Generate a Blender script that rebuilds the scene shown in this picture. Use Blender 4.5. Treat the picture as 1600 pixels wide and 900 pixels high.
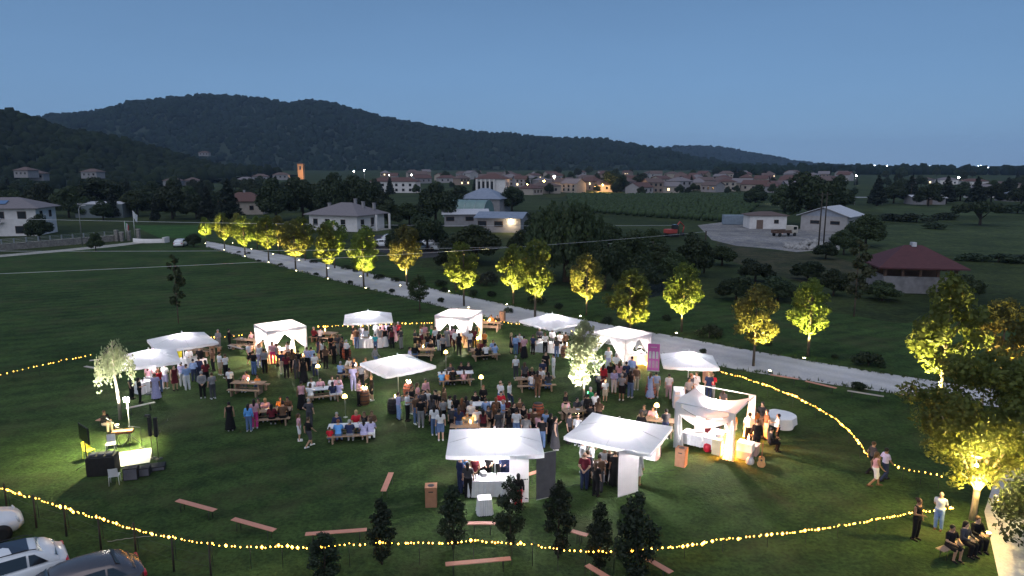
import bpy, math, random
import numpy as np
from mathutils import Vector, Matrix, Euler
R = math.radians
for o in list(bpy.data.objects): bpy.data.objects.remove(o)
S = bpy.context.scene
COL = S.collection

# ------------------------------------------------------------------ camera
CH, CF, CT = 14.5, 1067.0, R(9.836)          # drone height, focal length in px of a 1600 px frame, tilt
cd = bpy.data.cameras.new('camera'); cam = bpy.data.objects.new('camera', cd); COL.objects.link(cam)
cam.location = (0, 0, CH); cam.rotation_euler = (R(90) - CT, 0, 0)
cd.sensor_width = 36; cd.lens = 36 * CF / 1600; cd.clip_start = .1; cd.clip_end = 20000
S.camera = cam
# ------------------------------------------------------------------ sky, weak afterglow sun, exposure
W = bpy.data.worlds.new('World'); S.world = W; W.use_nodes = True
wn = W.node_tree; wn.nodes.clear()
sky = wn.nodes.new('ShaderNodeTexSky'); sky.sky_type = 'NISHITA'; sky.sun_disc = False
SUN_EL, SUN_AZ = R(14), R(205)
sky.sun_elevation = SUN_EL; sky.sun_rotation = SUN_AZ
sky.altitude = 0; sky.air_density = 1.0; sky.dust_density = 0.2; sky.ozone_density = 6.0
bgn = wn.nodes.new('ShaderNodeBackground'); wo = wn.nodes.new('ShaderNodeOutputWorld')
# blue hour: the clear sky is evened out by an afterglow that pales gently towards the horizon, all the way round
wtc = wn.nodes.new('ShaderNodeTexCoord'); wsx = wn.nodes.new('ShaderNodeSeparateXYZ'); wn.links.new(wtc.outputs['Generated'], wsx.inputs[0])
wcr = wn.nodes.new('ShaderNodeValToRGB'); wn.links.new(wsx.outputs['Z'], wcr.inputs[0])
e = wcr.color_ramp.elements; e[0].position = 0.0; e[0].color = (.195, .335, .535, 1); e[1].position = 1.0; e[1].color = (.060, .120, .245, 1)
q = e.new(.12); q.color = (.160, .292, .495, 1); q = e.new(.33); q.color = (.088, .175, .325, 1)
wnz = wn.nodes.new('ShaderNodeTexNoise'); wnz.inputs['Scale'].default_value = 2.2; wnz.inputs['Detail'].default_value = 3
wmp = wn.nodes.new('ShaderNodeMapping'); wmp.inputs['Scale'].default_value = (1, 1, 5)
wn.links.new(wtc.outputs['Generated'], wmp.inputs[0]); wn.links.new(wmp.outputs[0], wnz.inputs['Vector'])
wmr = wn.nodes.new('ShaderNodeMapRange'); wmr.inputs[3].default_value = .92; wmr.inputs[4].default_value = 1.08
wn.links.new(wnz.outputs[0], wmr.inputs[0])
wsc = wn.nodes.new('ShaderNodeVectorMath'); wsc.operation = 'SCALE'; wn.links.new(wcr.outputs[0], wsc.inputs[0]); wn.links.new(wmr.outputs[0], wsc.inputs['Scale'])
wsk = wn.nodes.new('ShaderNodeVectorMath'); wsk.operation = 'SCALE'; wn.links.new(sky.outputs[0], wsk.inputs[0]); wsk.inputs['Scale'].default_value = .05
wmx = wn.nodes.new('ShaderNodeMix'); wmx.data_type = 'RGBA'; wmx.inputs['Factor'].default_value = .2
wn.links.new(wsc.outputs[0], wmx.inputs['A']); wn.links.new(wsk.outputs[0], wmx.inputs['B'])
bgn.inputs['Strength'].default_value = 1.0
wn.links.new(wmx.outputs['Result'], bgn.inputs['Color']); wn.links.new(bgn.outputs[0], wo.inputs[0])
sl = bpy.data.lights.new('sun', 'SUN'); so = bpy.data.objects.new('sun', sl); COL.objects.link(so)
sl.energy = 1.5; sl.angle = R(120); sl.color = (.97, .95, .96)      # the sun is down: its afterglow comes from a wide patch of sky behind the camera
so.rotation_euler = (R(38), 0, R(-25))
S.view_settings.view_transform = 'Standard'; S.view_settings.look = 'None'
S.view_settings.gamma = 1; S.view_settings.exposure = .3; S.view_settings.use_curve_mapping = False
S.cycles.use_denoising = True
S.cycles.max_bounces = 6; S.cycles.diffuse_bounces = 3; S.cycles.glossy_bounces = 3; S.cycles.transmission_bounces = 4
S.cycles.volume_bounces = 0; S.cycles.transparent_max_bounces = 8
S.cycles.sample_clamp_indirect = 4; S.cycles.caustics_reflective = False; S.cycles.caustics_refractive = False
S.cycles.use_light_tree = True

# ------------------------------------------------------------------ measuring: where a spot seen in the photograph stands on a level
_c, _s = math.cos(CT), math.sin(CT)
def ray(px, py):
    x = (px - 800) / CF; v = -(py - 450) / CF
    return Vector((x, _c + v * _s, -_s + v * _c))
def G(px, py, z=0.0):
    d = ray(px, py); t = (z - CH) / d.z
    return Vector((d.x * t, d.y * t, z))
def AT(px, Y, z=0.0):
    return Vector(((px - 800) / CF * (Y * _c - (z - CH) * _s), Y, z))
def HT(px, py, Y):
    d = ray(px, py); return CH + d.z * Y / d.y
def PX(p):
    y = p[1] * _c - (p[2] - CH) * _s; u = p[1] * _s + (p[2] - CH) * _c
    return 800 + CF * p[0] / y, 450 - CF * u / y

# ------------------------------------------------------------------ materials
MATS = {}
def nodes(name):
    m = bpy.data.materials.new(name); m.use_nodes = True; MATS[name] = m
    n = m.node_tree.nodes; return m, n, m.node_tree.links, n['Principled BSDF']
def pm(name, c, c2=None, sc=6.0, rough=.8, bump=0.0, bsc=None, metal=0.0, detail=4.0, stretch=None, trans=0.0, spec=.3):
    """a surface of one or two mottled colours with fine relief"""
    if name in MATS: return MATS[name]
    m, n, l, p = nodes(name)
    c2 = c2 or tuple(v * .78 for v in c)
    tc = n.new('ShaderNodeTexCoord'); src = tc.outputs['Object']
    if stretch:
        mp = n.new('ShaderNodeMapping'); mp.inputs['Scale'].default_value = stretch; l.new(src, mp.inputs[0]); src = mp.outputs[0]
    nz = n.new('ShaderNodeTexNoise'); nz.inputs['Scale'].default_value = sc; nz.inputs['Detail'].default_value = detail
    l.new(src, nz.inputs['Vector'])
    cr = n.new('ShaderNodeValToRGB'); cr.color_ramp.elements[0].position = .32; cr.color_ramp.elements[1].position = .68
    cr.color_ramp.elements[0].color = (*c2, 1); cr.color_ramp.elements[1].color = (*c, 1)
    l.new(nz.outputs[0], cr.inputs[0]); l.new(cr.outputs[0], p.inputs['Base Color'])
    p.inputs['Roughness'].default_value = rough; p.inputs['Metallic'].default_value = metal
    p.inputs['Specular IOR Level'].default_value = spec
    if bump:
        nb = n.new('ShaderNodeTexNoise'); nb.inputs['Scale'].default_value = bsc or sc * 4; nb.inputs['Detail'].default_value = 3
        l.new(src, nb.inputs['Vector'])
        b = n.new('ShaderNodeBump'); b.inputs['Strength'].default_value = bump; b.inputs['Distance'].default_value = .05
        l.new(nb.outputs[0], b.inputs['Height']); l.new(b.outputs[0], p.inputs['Normal'])
    if trans:
        t = n.new('ShaderNodeBsdfTranslucent'); l.new(cr.outputs[0], t.inputs['Color'])
        mx = n.new('ShaderNodeMixShader'); mx.inputs[0].default_value = trans
        l.new(p.outputs[0], mx.inputs[1]); l.new(t.outputs[0], mx.inputs[2])
        l.new(mx.outputs[0], n['Material Output'].inputs[0])
    return m
def em(name, c, s):
    if name in MATS: return MATS[name]
    m, n, l, p = nodes(name)
    p.inputs['Base Color'].default_value = (.8, .8, .8, 1)
    p.inputs['Emission Color'].default_value = (*c, 1); p.inputs['Emission Strength'].default_value = s
    return m
def leafmat(name, c, c2, trans=.35, rough=.55):
    """leaves: the tint varies from clump to clump and from tree to tree, light comes through"""
    m, n, l, p = nodes(name)
    tc = n.new('ShaderNodeTexCoord'); oi = n.new('ShaderNodeObjectInfo')
    nz = n.new('ShaderNodeTexNoise'); nz.inputs['Scale'].default_value = 1.7; nz.inputs['Detail'].default_value = 5
    l.new(tc.outputs['Object'], nz.inputs['Vector'])
    cr = n.new('ShaderNodeValToRGB'); cr.color_ramp.elements[0].position = .3; cr.color_ramp.elements[1].position = .7
    cr.color_ramp.elements[0].color = (*c2, 1); cr.color_ramp.elements[1].color = (*c, 1)
    l.new(nz.outputs[0], cr.inputs[0])
    hs = n.new('ShaderNodeHueSaturation')
    mr = n.new('ShaderNodeMapRange'); mr.inputs[3].default_value = .75; mr.inputs[4].default_value = 1.3
    l.new(oi.outputs['Random'], mr.inputs[0]); l.new(mr.outputs[0], hs.inputs['Value'])
    mr2 = n.new('ShaderNodeMapRange'); mr2.inputs[3].default_value = .485; mr2.inputs[4].default_value = .515
    l.new(oi.outputs['Random'], mr2.inputs[0]); l.new(mr2.outputs[0], hs.inputs['Hue'])
    l.new(cr.outputs[0], hs.inputs['Color']); l.new(hs.outputs[0], p.inputs['Base Color'])
    p.inputs['Roughness'].default_value = rough; p.inputs['Specular IOR Level'].default_value = .25
    t = n.new('ShaderNodeBsdfTranslucent'); l.new(hs.outputs[0], t.inputs['Color'])
    mx = n.new('ShaderNodeMixShader'); mx.inputs[0].default_value = trans
    l.new(p.outputs[0], mx.inputs[1]); l.new(t.outputs[0], mx.inputs[2]); l.new(mx.outputs[0], n['Material Output'].inputs[0])
    return m
def glassmat(name, c=(.02, .03, .04), rough=.08):
    m, n, l, p = nodes(name)
    p.inputs['Base Color'].default_value = (*c, 1); p.inputs['Roughness'].default_value = rough
    p.inputs['Specular IOR Level'].default_value = .8
    return m

# ------------------------------------------------------------------ mesh building
def mesh_np(name, V, F, smooth=False):
    """V (n,3), F (m,k) arrays -> mesh"""
    V = np.asarray(V, np.float32); F = np.asarray(F, np.int32)
    me = bpy.data.meshes.new(name); m, k = F.shape
    me.vertices.add(len(V)); me.vertices.foreach_set('co', V.ravel())
    me.loops.add(m * k); me.loops.foreach_set('vertex_index', F.ravel())
    me.polygons.add(m); me.polygons.foreach_set('loop_start', np.arange(0, m * k, k, dtype=np.int32))
    me.polygons.foreach_set('loop_total', np.full(m, k, np.int32))
    if smooth: me.polygons.foreach_set('use_smooth', np.ones(m, bool))
    me.update(calc_edges=True); return me
def put(name, me, mat=None, parent=None, loc=None, rot=None, scale=None):
    o = bpy.data.objects.new(name, me); COL.objects.link(o)
    if mat is not None and me is not None:
        if len(me.materials) == 0: me.materials.append(mat)
        elif me.materials[0] is not mat:
            o.material_slots[0].link = 'OBJECT'; o.material_slots[0].material = mat
    if parent is not None: o.parent = parent
    if loc is not None: o.location = loc
    if rot is not None: o.rotation_euler = rot if hasattr(rot, '__len__') else (0, 0, rot)
    if scale is not None: o.scale = scale if hasattr(scale, '__len__') else (scale,) * 3
    return o
USED = {}
def tag(o, label, cat, group=None):
    o['label'] = label; o['category'] = cat
    if group: o['group'] = group
    USED.setdefault(label, []).append(o); return o
def empty(name, loc=(0, 0, 0), rz=0.0, scale=None):
    return put(name, None, loc=loc, rot=rz, scale=scale)
def struct(o, kind='structure'):
    o['kind'] = kind; return o
class MB:
    def __init__(s): s.v = []; s.f = []; s.sm = []
    def add(s, V, F, smooth=False, M=None):
        b = len(s.v)
        s.v += [tuple(M @ Vector(p)) for p in V] if M is not None else [tuple(p) for p in V]
        s.f += [tuple(i + b for i in f) for f in F]; s.sm += [smooth] * len(F); return s
    def box(s, x0, x1, y0, y1, z0, z1, M=None, bev=0.0):
        if bev:
            b = bev; V = []
            for z, i in ((z0, b), (z0 + b, 0), (z1 - b, 0), (z1, b)):
                V += [(x0 + i, y0 + i, z), (x1 - i, y0 + i, z), (x1 - i, y1 - i, z), (x0 + i, y1 - i, z)]
            F = [(3, 2, 1, 0), (12, 13, 14, 15)]
            for k in range(3):
                for j in range(4): F.append((k * 4 + j, k * 4 + (j + 1) % 4, k * 4 + 4 + (j + 1) % 4, k * 4 + 4 + j))
            return s.add(V, F, M=M)
        V = [(x, y, z) for z in (z0, z1) for x, y in ((x0, y0), (x1, y0), (x1, y1), (x0, y1))]
        return s.add(V, [(3, 2, 1, 0), (4, 5, 6, 7), (0, 1, 5, 4), (1, 2, 6, 5), (2, 3, 7, 6), (3, 0, 4, 7)], M=M)
    def tube(s, pts, r, n=6, cap=True, M=None, smooth=True):
        """pts list of points, r radius or list of radii"""
        pts = [Vector(p) for p in pts]; k = len(pts)
        rr = r if hasattr(r, '__len__') else [r] * k
        V = []; F = []; a = None
        for i, p in enumerate(pts):
            d = (pts[min(i + 1, k - 1)] - pts[max(i - 1, 0)])
            d = d.normalized() if d.length > 1e-9 else Vector((0, 0, 1))
            if a is None: a = d.orthogonal().normalized()
            else:
                a = a - d * a.dot(d); a = a.normalized() if a.length > 1e-6 else d.orthogonal().normalized()
            b = d.cross(a)
            for j in range(n):
                t = 2 * math.pi * j / n; V.append(p + (a * math.cos(t) + b * math.sin(t)) * rr[i])
        for i in range(k - 1):
            for j in range(n): F.append((i * n + j, i * n + (j + 1) % n, (i + 1) * n + (j + 1) % n, (i + 1) * n + j))
        if cap: F += [tuple(range(n - 1, -1, -1)), tuple(range((k - 1) * n, k * n))]
        return s.add(V, F, smooth, M)
    def lathe(s, prof, n=12, M=None, smooth=True):
        V = []; F = []
        for r, z in prof:
            for j in range(n):
                t = 2 * math.pi * j / n; V.append((r * math.cos(t), r * math.sin(t), z))
        for i in range(len(prof) - 1):
            for j in range(n): F.append((i * n + j, i * n + (j + 1) % n, (i + 1) * n + (j + 1) % n, (i + 1) * n + j))
        if prof[0][0] > 1e-4: F.append(tuple(range(n - 1, -1, -1)))
        if prof[-1][0] > 1e-4: F.append(tuple(range((len(prof) - 1) * n, len(prof) * n)))
        return s.add(V, F, smooth, M)
    def grid(s, fn, nu, nv, M=None, smooth=True, thick=0.0):
        V = [fn(i / nu, j / nv) for j in range(nv + 1) for i in range(nu + 1)]
        F = [(j * (nu + 1) + i, j * (nu + 1) + i + 1, (j + 1) * (nu + 1) + i + 1, (j + 1) * (nu + 1) + i) for j in range(nv) for i in range(nu)]
        return s.add(V, F, smooth, M)
    def mesh(s, name):
        me = bpy.data.meshes.new(name); me.from_pydata(s.v, [], s.f)
        me.polygons.foreach_set('use_smooth', s.sm); me.update(); return me
    def obj(s, name, mat, parent=None, loc=None, rot=None, scale=None):
        return put(name, s.mesh(name), mat, parent, loc, rot, scale)
def copy_tree(o, parent=None):
    c = o.copy(); COL.objects.link(c); c.parent = parent
    for k in o.children:
        copy_tree(k, c)
    return c
def lamp(name, kind, parent, loc, energy, color, rad=.05, rot=None, spot=None, blend=.5):
    l = bpy.data.lights.new(name, kind); l.energy = energy; l.color = color; l.shadow_soft_size = rad
    if kind == 'SPOT': l.spot_size = spot; l.spot_blend = blend
    o = bpy.data.objects.new(name, l); COL.objects.link(o); o.parent = parent; o.location = loc
    if rot is not None: o.rotation_euler = rot
    return o
def aim(d):
    return Vector(d).to_track_quat('-Z', 'Y').to_euler()
rnd = random.Random(5)
# ================================================================== ground, road, fields, hills
def groundmat(name, cols, scales, bump=.35, dist=.06, worn_lit=None, tracks=None, mot=1.0, fc=(.45, 1.5)):
    m, n, l, p = nodes(name)
    tc = n.new('ShaderNodeTexCoord'); prev = None
    big = n.new('ShaderNodeTexNoise'); big.inputs['Scale'].default_value = scales[0]; big.inputs['Detail'].default_value = 6
    l.new(tc.outputs['Object'], big.inputs['Vector'])
    fine = n.new('ShaderNodeTexNoise'); fine.inputs['Scale'].default_value = scales[1]; fine.inputs['Detail'].default_value = 5; fine.inputs['Roughness'].default_value = .7
    l.new(tc.outputs['Object'], fine.inputs['Vector'])
    c1 = n.new('ShaderNodeValToRGB'); c1.color_ramp.elements[0].position = .35; c1.color_ramp.elements[1].position = .65
    c1.color_ramp.elements[0].color = (*cols[0], 1); c1.color_ramp.elements[1].color = (*cols[1], 1); l.new(big.outputs[0], c1.inputs[0])
    c2 = n.new('ShaderNodeValToRGB'); c2.color_ramp.elements[0].position = .3; c2.color_ramp.elements[1].position = .72
    c2.color_ramp.elements[0].color = (*(fc[0],) * 3, 1); c2.color_ramp.elements[1].color = (*(fc[1],) * 3, 1); l.new(fine.outputs[0], c2.inputs[0])
    mx = n.new('ShaderNodeMix'); mx.data_type = 'RGBA'; mx.blend_type = 'MULTIPLY'; mx.inputs['Factor'].default_value = 1
    l.new(c1.outputs[0], mx.inputs['A']); l.new(c2.outputs[0], mx.inputs['B']); l.new(mx.outputs['Result'], p.inputs['Base Color'])
    mid = n.new('ShaderNodeTexNoise'); mid.inputs['Scale'].default_value = math.sqrt(scales[0] * scales[1]) * 1.2; mid.inputs['Detail'].default_value = 4; mid.inputs['Distortion'].default_value = .6
    l.new(tc.outputs['Object'], mid.inputs['Vector'])
    c3 = n.new('ShaderNodeValToRGB'); c3.color_ramp.elements[0].position = .35; c3.color_ramp.elements[1].position = .62
    c3.color_ramp.elements[0].color = (.72, .74, .8, 1); c3.color_ramp.elements[1].color = (1.12, 1.1, 1.0, 1); l.new(mid.outputs[0], c3.inputs[0])
    mx2 = n.new('ShaderNodeMix'); mx2.data_type = 'RGBA'; mx2.blend_type = 'MULTIPLY'; mx2.inputs['Factor'].default_value = mot
    l.new(mx.outputs['Result'], mx2.inputs['A']); l.new(c3.outputs[0], mx2.inputs['B']); l.new(mx2.outputs['Result'], p.inputs['Base Color'])
    b = n.new('ShaderNodeBump'); b.inputs['Strength'].default_value = bump; b.inputs['Distance'].default_value = dist
    l.new(fine.outputs[0], b.inputs['Height']); l.new(b.outputs[0], p.inputs['Normal'])
    p.inputs['Roughness'].default_value = .95; p.inputs['Specular IOR Level'].default_value = .1
    last = mx2.outputs['Result']
    if worn_lit:                                    # thin, trodden grass in loose patches, the lamps' brown-olive tint painted into its colour
        wz = n.new('ShaderNodeTexNoise'); wz.inputs['Scale'].default_value = .22; wz.inputs['Detail'].default_value = 7; wz.inputs['Roughness'].default_value = .62
        l.new(tc.outputs['Object'], wz.inputs['Vector']); wr = n.new('ShaderNodeMapRange'); wr.inputs[1].default_value = .50; wr.inputs[2].default_value = .72; wr.inputs[4].default_value = .75; l.new(wz.outputs[0], wr.inputs[0])
        wm = n.new('ShaderNodeMix'); wm.data_type = 'RGBA'; l.new(wr.outputs[0], wm.inputs['Factor']); l.new(last, wm.inputs['A']); wm.inputs['B'].default_value = (*worn_lit, 1); last = wm.outputs['Result']
        # mowing stripes
        mp = n.new('ShaderNodeMapping'); mp.inputs['Rotation'].default_value = (0, 0, R(62)); l.new(tc.outputs['Object'], mp.inputs[0])
        wv = n.new('ShaderNodeTexWave'); wv.inputs['Scale'].default_value = .16; wv.inputs['Distortion'].default_value = 1.4; wv.inputs['Detail'].default_value = 2; l.new(mp.outputs[0], wv.inputs['Vector'])
        wr2 = n.new('ShaderNodeMapRange'); wr2.inputs[3].default_value = .86; wr2.inputs[4].default_value = 1.1; l.new(wv.outputs[1], wr2.inputs[0])
        vs = n.new('ShaderNodeVectorMath'); vs.operation = 'SCALE'; l.new(last, vs.inputs[0]); l.new(wr2.outputs[0], vs.inputs['Scale']); last = vs.outputs[0]
    if tracks:                                  # two paler wheel tracks with a darker, grass-flecked middle strip
        ang, c0 = tracks; sx = n.new('ShaderNodeSeparateXYZ'); mp = n.new('ShaderNodeMapping'); mp.inputs['Rotation'].default_value = (0, 0, -ang); l.new(tc.outputs['Object'], mp.inputs[0]); l.new(mp.outputs[0], sx.inputs[0])
        def mth(op, a, b):
            q = n.new('ShaderNodeMath'); q.operation = op
            for i, v in enumerate((a, b)):
                if isinstance(v, (int, float)): q.inputs[i].default_value = v
                else: l.new(v, q.inputs[i])
            return q.outputs[0]
        d = mth('ABSOLUTE', mth('SUBTRACT', mth('ABSOLUTE', mth('SUBTRACT', sx.outputs[1], c0), 0.0), .85), 0.0)
        d = mth('ADD', d, mth('MULTIPLY', mth('SUBTRACT', mid.outputs[0], .5), 1.3))
        tr = n.new('ShaderNodeMapRange'); tr.inputs[1].default_value = .1; tr.inputs[2].default_value = .75; tr.inputs[3].default_value = 1.04; tr.inputs[4].default_value = .90; l.new(d, tr.inputs[0])
        vs = n.new('ShaderNodeVectorMath'); vs.operation = 'SCALE'; l.new(last, vs.inputs[0]); l.new(tr.outputs[0], vs.inputs['Scale']); last = vs.outputs[0]
    l.new(last, p.inputs['Base Color'])
    return m
M_lawn = groundmat('lawn', ((.026, .051, .015), (.046, .081, .024)), (.16, 5.5), .7, .09, worn_lit=(.060, .062, .028))
M_rough = groundmat('rough_grass', ((.022, .034, .012), (.046, .062, .022)), (.05, 1.6), .6, .2)
_ra, _rb = (G(322, 381) + Vector((0, 0, 0))), G(1405, 601)
_rang = math.atan2((_rb - _ra).y, (_rb - _ra).x); _rc = -math.sin(_rang) * _ra.x + math.cos(_rang) * _ra.y
M_gravel = groundmat('gravel', ((.47, .455, .46), (.60, .585, .585)), (.22, 7), .3, .03, tracks=(_rang, _rc), mot=.3, fc=(.82, 1.12))
M_yard = groundmat('yard_gravel', ((.17, .165, .17), (.27, .26, .265)), (.1, 2.5), .3, .05)
M_earth = groundmat('bare_earth', ((.03, .038, .018), (.065, .06, .035)), (.2, 2.2), .5, .1)
M_concrete = groundmat('concrete', ((.30, .29, .27), (.40, .385, .36)), (.5, 6), .15, .02)
M_forestfloor = pm('hill_slope', (.020, .034, .017), (.012, .022, .012), .02, .95)

def sheet(name, pts, z, mat, kind='structure'):
    """a flat outline laid on the ground"""
    V = [(p[0], p[1], z) for p in pts]
    me = bpy.data.meshes.new(name); me.from_pydata(V, [], [tuple(range(len(V)))]); me.update()
    if me.polygons[0].normal.z < 0:
        me.flip_normals()
    return struct(put(name, me, mat), kind)
def strip(name, A, B, z, mat):
    V = [(p[0], p[1], z) for ab in zip(A, B) for p in ab]
    F = [(2 * i, 2 * i + 1, 2 * i + 3, 2 * i + 2) for i in range(len(A) - 1)]
    me = bpy.data.meshes.new(name); me.from_pydata(V, [], F); me.update()
    if me.polygons[0].normal.z < 0: me.flip_normals()
    return struct(put(name, me, mat))
def terrain_z(x, y):
    """the plain lifts a little under the village and towards the hills"""
    return np.clip((y - 430) / 900, 0, 1) * 13.0 * np.clip((1500 - x) / 900, 0, 1)
# one ground sheet to the horizon, with finer squares near by
xs = np.unique(np.concatenate([np.linspace(-7000, 7000, 36), np.linspace(-1500, 1500, 61)]))
ys = np.unique(np.concatenate([np.linspace(-900, 7000, 40), np.linspace(0, 1700, 52)]))
gx, gy = np.meshgrid(xs, ys); V = np.stack([gx.ravel(), gy.ravel(), terrain_z(gx, gy).ravel()], 1)
nx = len(xs); F = [(j * nx + i, j * nx + i + 1, (j + 1) * nx + i + 1, (j + 1) * nx + i) for j in range(len(ys) - 1) for i in range(nx - 1)]
struct(put('ground', mesh_np('ground', V, F), M_rough))
# the lawn in front of the gravel road
near = [G(*p) for p in ((322, 386), (470, 425), (600, 457.5), (700, 482), (840, 513.5), (960, 540), (1040, 556), (1170, 581), (1300, 601), (1405, 616), (1500, 629), (1600, 641))]
far = [G(*p) for p in ((322, 376.5), (470, 403), (600, 432), (700, 457), (840, 486), (960, 509), (1040, 523), (1170, 547), (1300, 570), (1405, 587), (1500, 601), (1600, 614))]
wallA, wallB = G(-160, 409), G(330, 366)
sheet('lawn', [G(300, 376)] + [a.lerp(b, .3) for a, b in zip(near, far)] + [G(1720, 655), Vector((40, 18, 0)), Vector((-60, 4, 0)), Vector((-75, 40, 0)), G(-160, 411)], .004, M_lawn)
sheet('lawn', [a.lerp(b, .7) for a, b in zip(near, far)] + [G(1640, 500), G(1400, 505), G(1200, 470), G(1000, 462), G(860, 445), G(700, 425), G(560, 398), G(430, 372), G(330, 363)], .004, M_lawn)
sheet('lawn', [G(205, 352), G(320, 352), G(325, 372), G(250, 372)], .005, groundmat('bright_lawn', ((.03, .075, .02), (.045, .1, .026)), (.2, 4)))
strip('gravel_road', near, far, .012, M_gravel)
laneA = [G(1580, 628), G(1600, 690), G(1555, 748), G(1538, 800), G(1560, 900), G(1580, 960)]
laneB = [G(1700, 640), G(1720, 690), G(1690, 748), G(1680, 800), G(1720, 900), G(1760, 960)]
strip('gravel_lane', laneA, laneB, .016, M_gravel)
strip('concrete_path', [G(-60, 407), G(90, 394), G(180, 385.5), G(262, 375)], [G(-60, 403.5), G(90, 390.5), G(180, 381.5), G(258, 372.5)], .012, M_concrete)
sheet('gravel_yard', [G(1090, 352), G(1130, 347), G(1180, 352), G(1235, 356), G(1300, 362), G(1330, 372), G(1290, 390), G(1245, 394), G(1205, 389), G(1150, 384), G(1112, 375), G(1100, 362)], .012, M_yard)
sheet('bare_ground', [G(1120, 378), G(1200, 391), G(1290, 396), G(1360, 420), G(1350, 448), G(1250, 440), G(1190, 425), G(1120, 400)], .008, M_earth)
sheet('pale_field', [G(1370, 352), G(1620, 345), G(1800, 352), G(1700, 395), G(1420, 402), G(1350, 380)], .006, groundmat('pale_field_grass', ((.035, .052, .02), (.06, .082, .034)), (.06, 1.2)))
sheet('pale_field', [G(1360, 322), G(1900, 322), G(1900, 338), G(1390, 336)], .006, MATS['pale_field_grass'])
sheet('car_park', [G(560, 366), G(720, 372), G(730, 398), G(640, 405), G(570, 388)], .008, groundmat('dark_asphalt', ((.04, .042, .045), (.06, .06, .065)), (.3, 4)))
sheet('pond', [G(1008, 452), G(1018, 440), G(1036, 436), G(1042, 448), G(1030, 462), G(1012, 466)], .010, glassmat('pond_water', (.02, .03, .035), .03))

# ---- hills: a bare slope carrying a wood of single crowns
def ridge(name, prof, D, D0, Dback, step=14.0, gul=9.0, seed=1, z0=0.0):
    pts = sorted((AT(x, D)[0], max(HT(x, y, D), -1)) for x, y in prof)
    X = np.array([p[0] for p in pts]); Z = np.array([p[1] for p in pts])
    rs = np.random.RandomState(seed); ph = rs.rand(8) * 6.28
    def h(x, y):
        crest = np.interp(x, X, Z)
        t = np.clip((y - D0) / (D - D0), 0, 1); t = t * t * (3 - 2 * t) * .55 + t * .45
        b = np.clip((Dback - y) / (Dback - D), 0, 1)
        g = np.sin(x / 90 + ph[0] + y / 260) * np.sin(x / 41 + ph[1]) + .6 * np.sin(x / 63 + y / 55 + ph[2])
        return crest * np.minimum(t, b) + gul * g * t * (1 - t) * 3 - 1.5
    return h, X[0], X[-1]
ICO = None
def blob_mesh(name, P, Rr, rs):
    """thousands of tree crowns on a far hill, joined"""
    t = (1 + 5 ** .5) / 2
    v = np.array([(-1, t, 0), (1, t, 0), (-1, -t, 0), (1, -t, 0), (0, -1, t), (0, 1, t), (0, -1, -t), (0, 1, -t), (t, 0, -1), (t, 0, 1), (-t, 0, -1), (-t, 0, 1)]) / 1.902
    f = np.array([(0, 11, 5), (0, 5, 1), (0, 1, 7), (0, 7, 10), (0, 10, 11), (1, 5, 9), (5, 11, 4), (11, 10, 2), (10, 7, 6), (7, 1, 8), (3, 9, 4), (3, 4, 2), (3, 2, 6), (3, 6, 8), (3, 8, 9), (4, 9, 5), (2, 4, 11), (6, 2, 10), (8, 6, 7), (9, 8, 1)])
    n = len(P); a = rs.rand(n) * 6.28; c, s = np.cos(a), np.sin(a)
    vv = np.repeat(v[None], n, 0) * (1 + .35 * (rs.rand(n, 12, 1) - .5))
    x = vv[..., 0] * c[:, None] - vv[..., 1] * s[:, None]; y = vv[..., 0] * s[:, None] + vv[..., 1] * c[:, None]
    sc = Rr[:, None]
    V = np.stack([x * sc, y * sc, vv[..., 2] * sc * (.9 + .5 * rs.rand(n, 1))], -1) + P[:, None, :]
    F = f[None] + (np.arange(n) * 12)[:, None, None]
    return mesh_np(name, V.reshape(-1, 3), F.reshape(-1, 3), True)
def hill(name, prof, D, D0, Dback, n, rr, seed, mat, fmat, gul=9.0, ymin=None):
    h, x0, x1 = ridge(name, prof, D, D0, Dback, gul=gul, seed=seed)
    xs = np.linspace(x0, x1, 170); ys = np.linspace(D0, Dback, 46); gx, gy = np.meshgrid(xs, ys)
    V = np.stack([gx.ravel(), gy.ravel(), h(gx, gy).ravel()], 1); nx = len(xs)
    F = [(j * nx + i, j * nx + i + 1, (j + 1) * nx + i + 1, (j + 1) * nx + i) for j in range(len(ys) - 1) for i in range(nx - 1)]
    struct(put(name, mesh_np(name, V, F, True), mat))
    rs = np.random.RandomState(seed + 10)
    x = x0 + rs.rand(n * 3) * (x1 - x0); t = rs.rand(n * 3) ** .7; y = D0 + t * (D - D0) * 1.12
    keep = h(x, y) > 1.0; x, y = x[keep][:n], y[keep][:n]
    r = rr * (.65 + .8 * rs.rand(len(x)) ** 2)
    P = np.stack([x, y, h(x, y) + r * .35], 1)
    f = struct(put('forest', blob_mesh('forest', P, r, rs), fmat), 'stuff')
    f['label'] = {'hill_main': 'dark wood covering the long ridge'}.get(name, 'dark wood on the hillside'); f['category'] = 'forest'
    return h
M_far = pm('far_wood', (.014, .026, .015), (.009, .016, .010), .02, .95, spec=.05)
M_mid = pm('near_wood', (.020, .030, .014), (.009, .014, .008), .05, .95, spec=.05)
hill('hill', ((-150, 262), (-40, 230), (40, 200), (75, 189), (110, 182), (160, 180), (200, 172), (250, 160), (300, 154), (350, 152), (400, 154), (440, 162), (455, 165), (495, 160), (530, 166), (570, 178), (620, 190), (660, 196), (700, 205), (750, 210), (800, 214), (860, 219), (940, 221), (985, 230), (1010, 240), (1060, 252), (1130, 263), (1240, 270)), 2100, 1250, 2900, 15000, 7.5, 3, M_forestfloor, M_far, 12)
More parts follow.
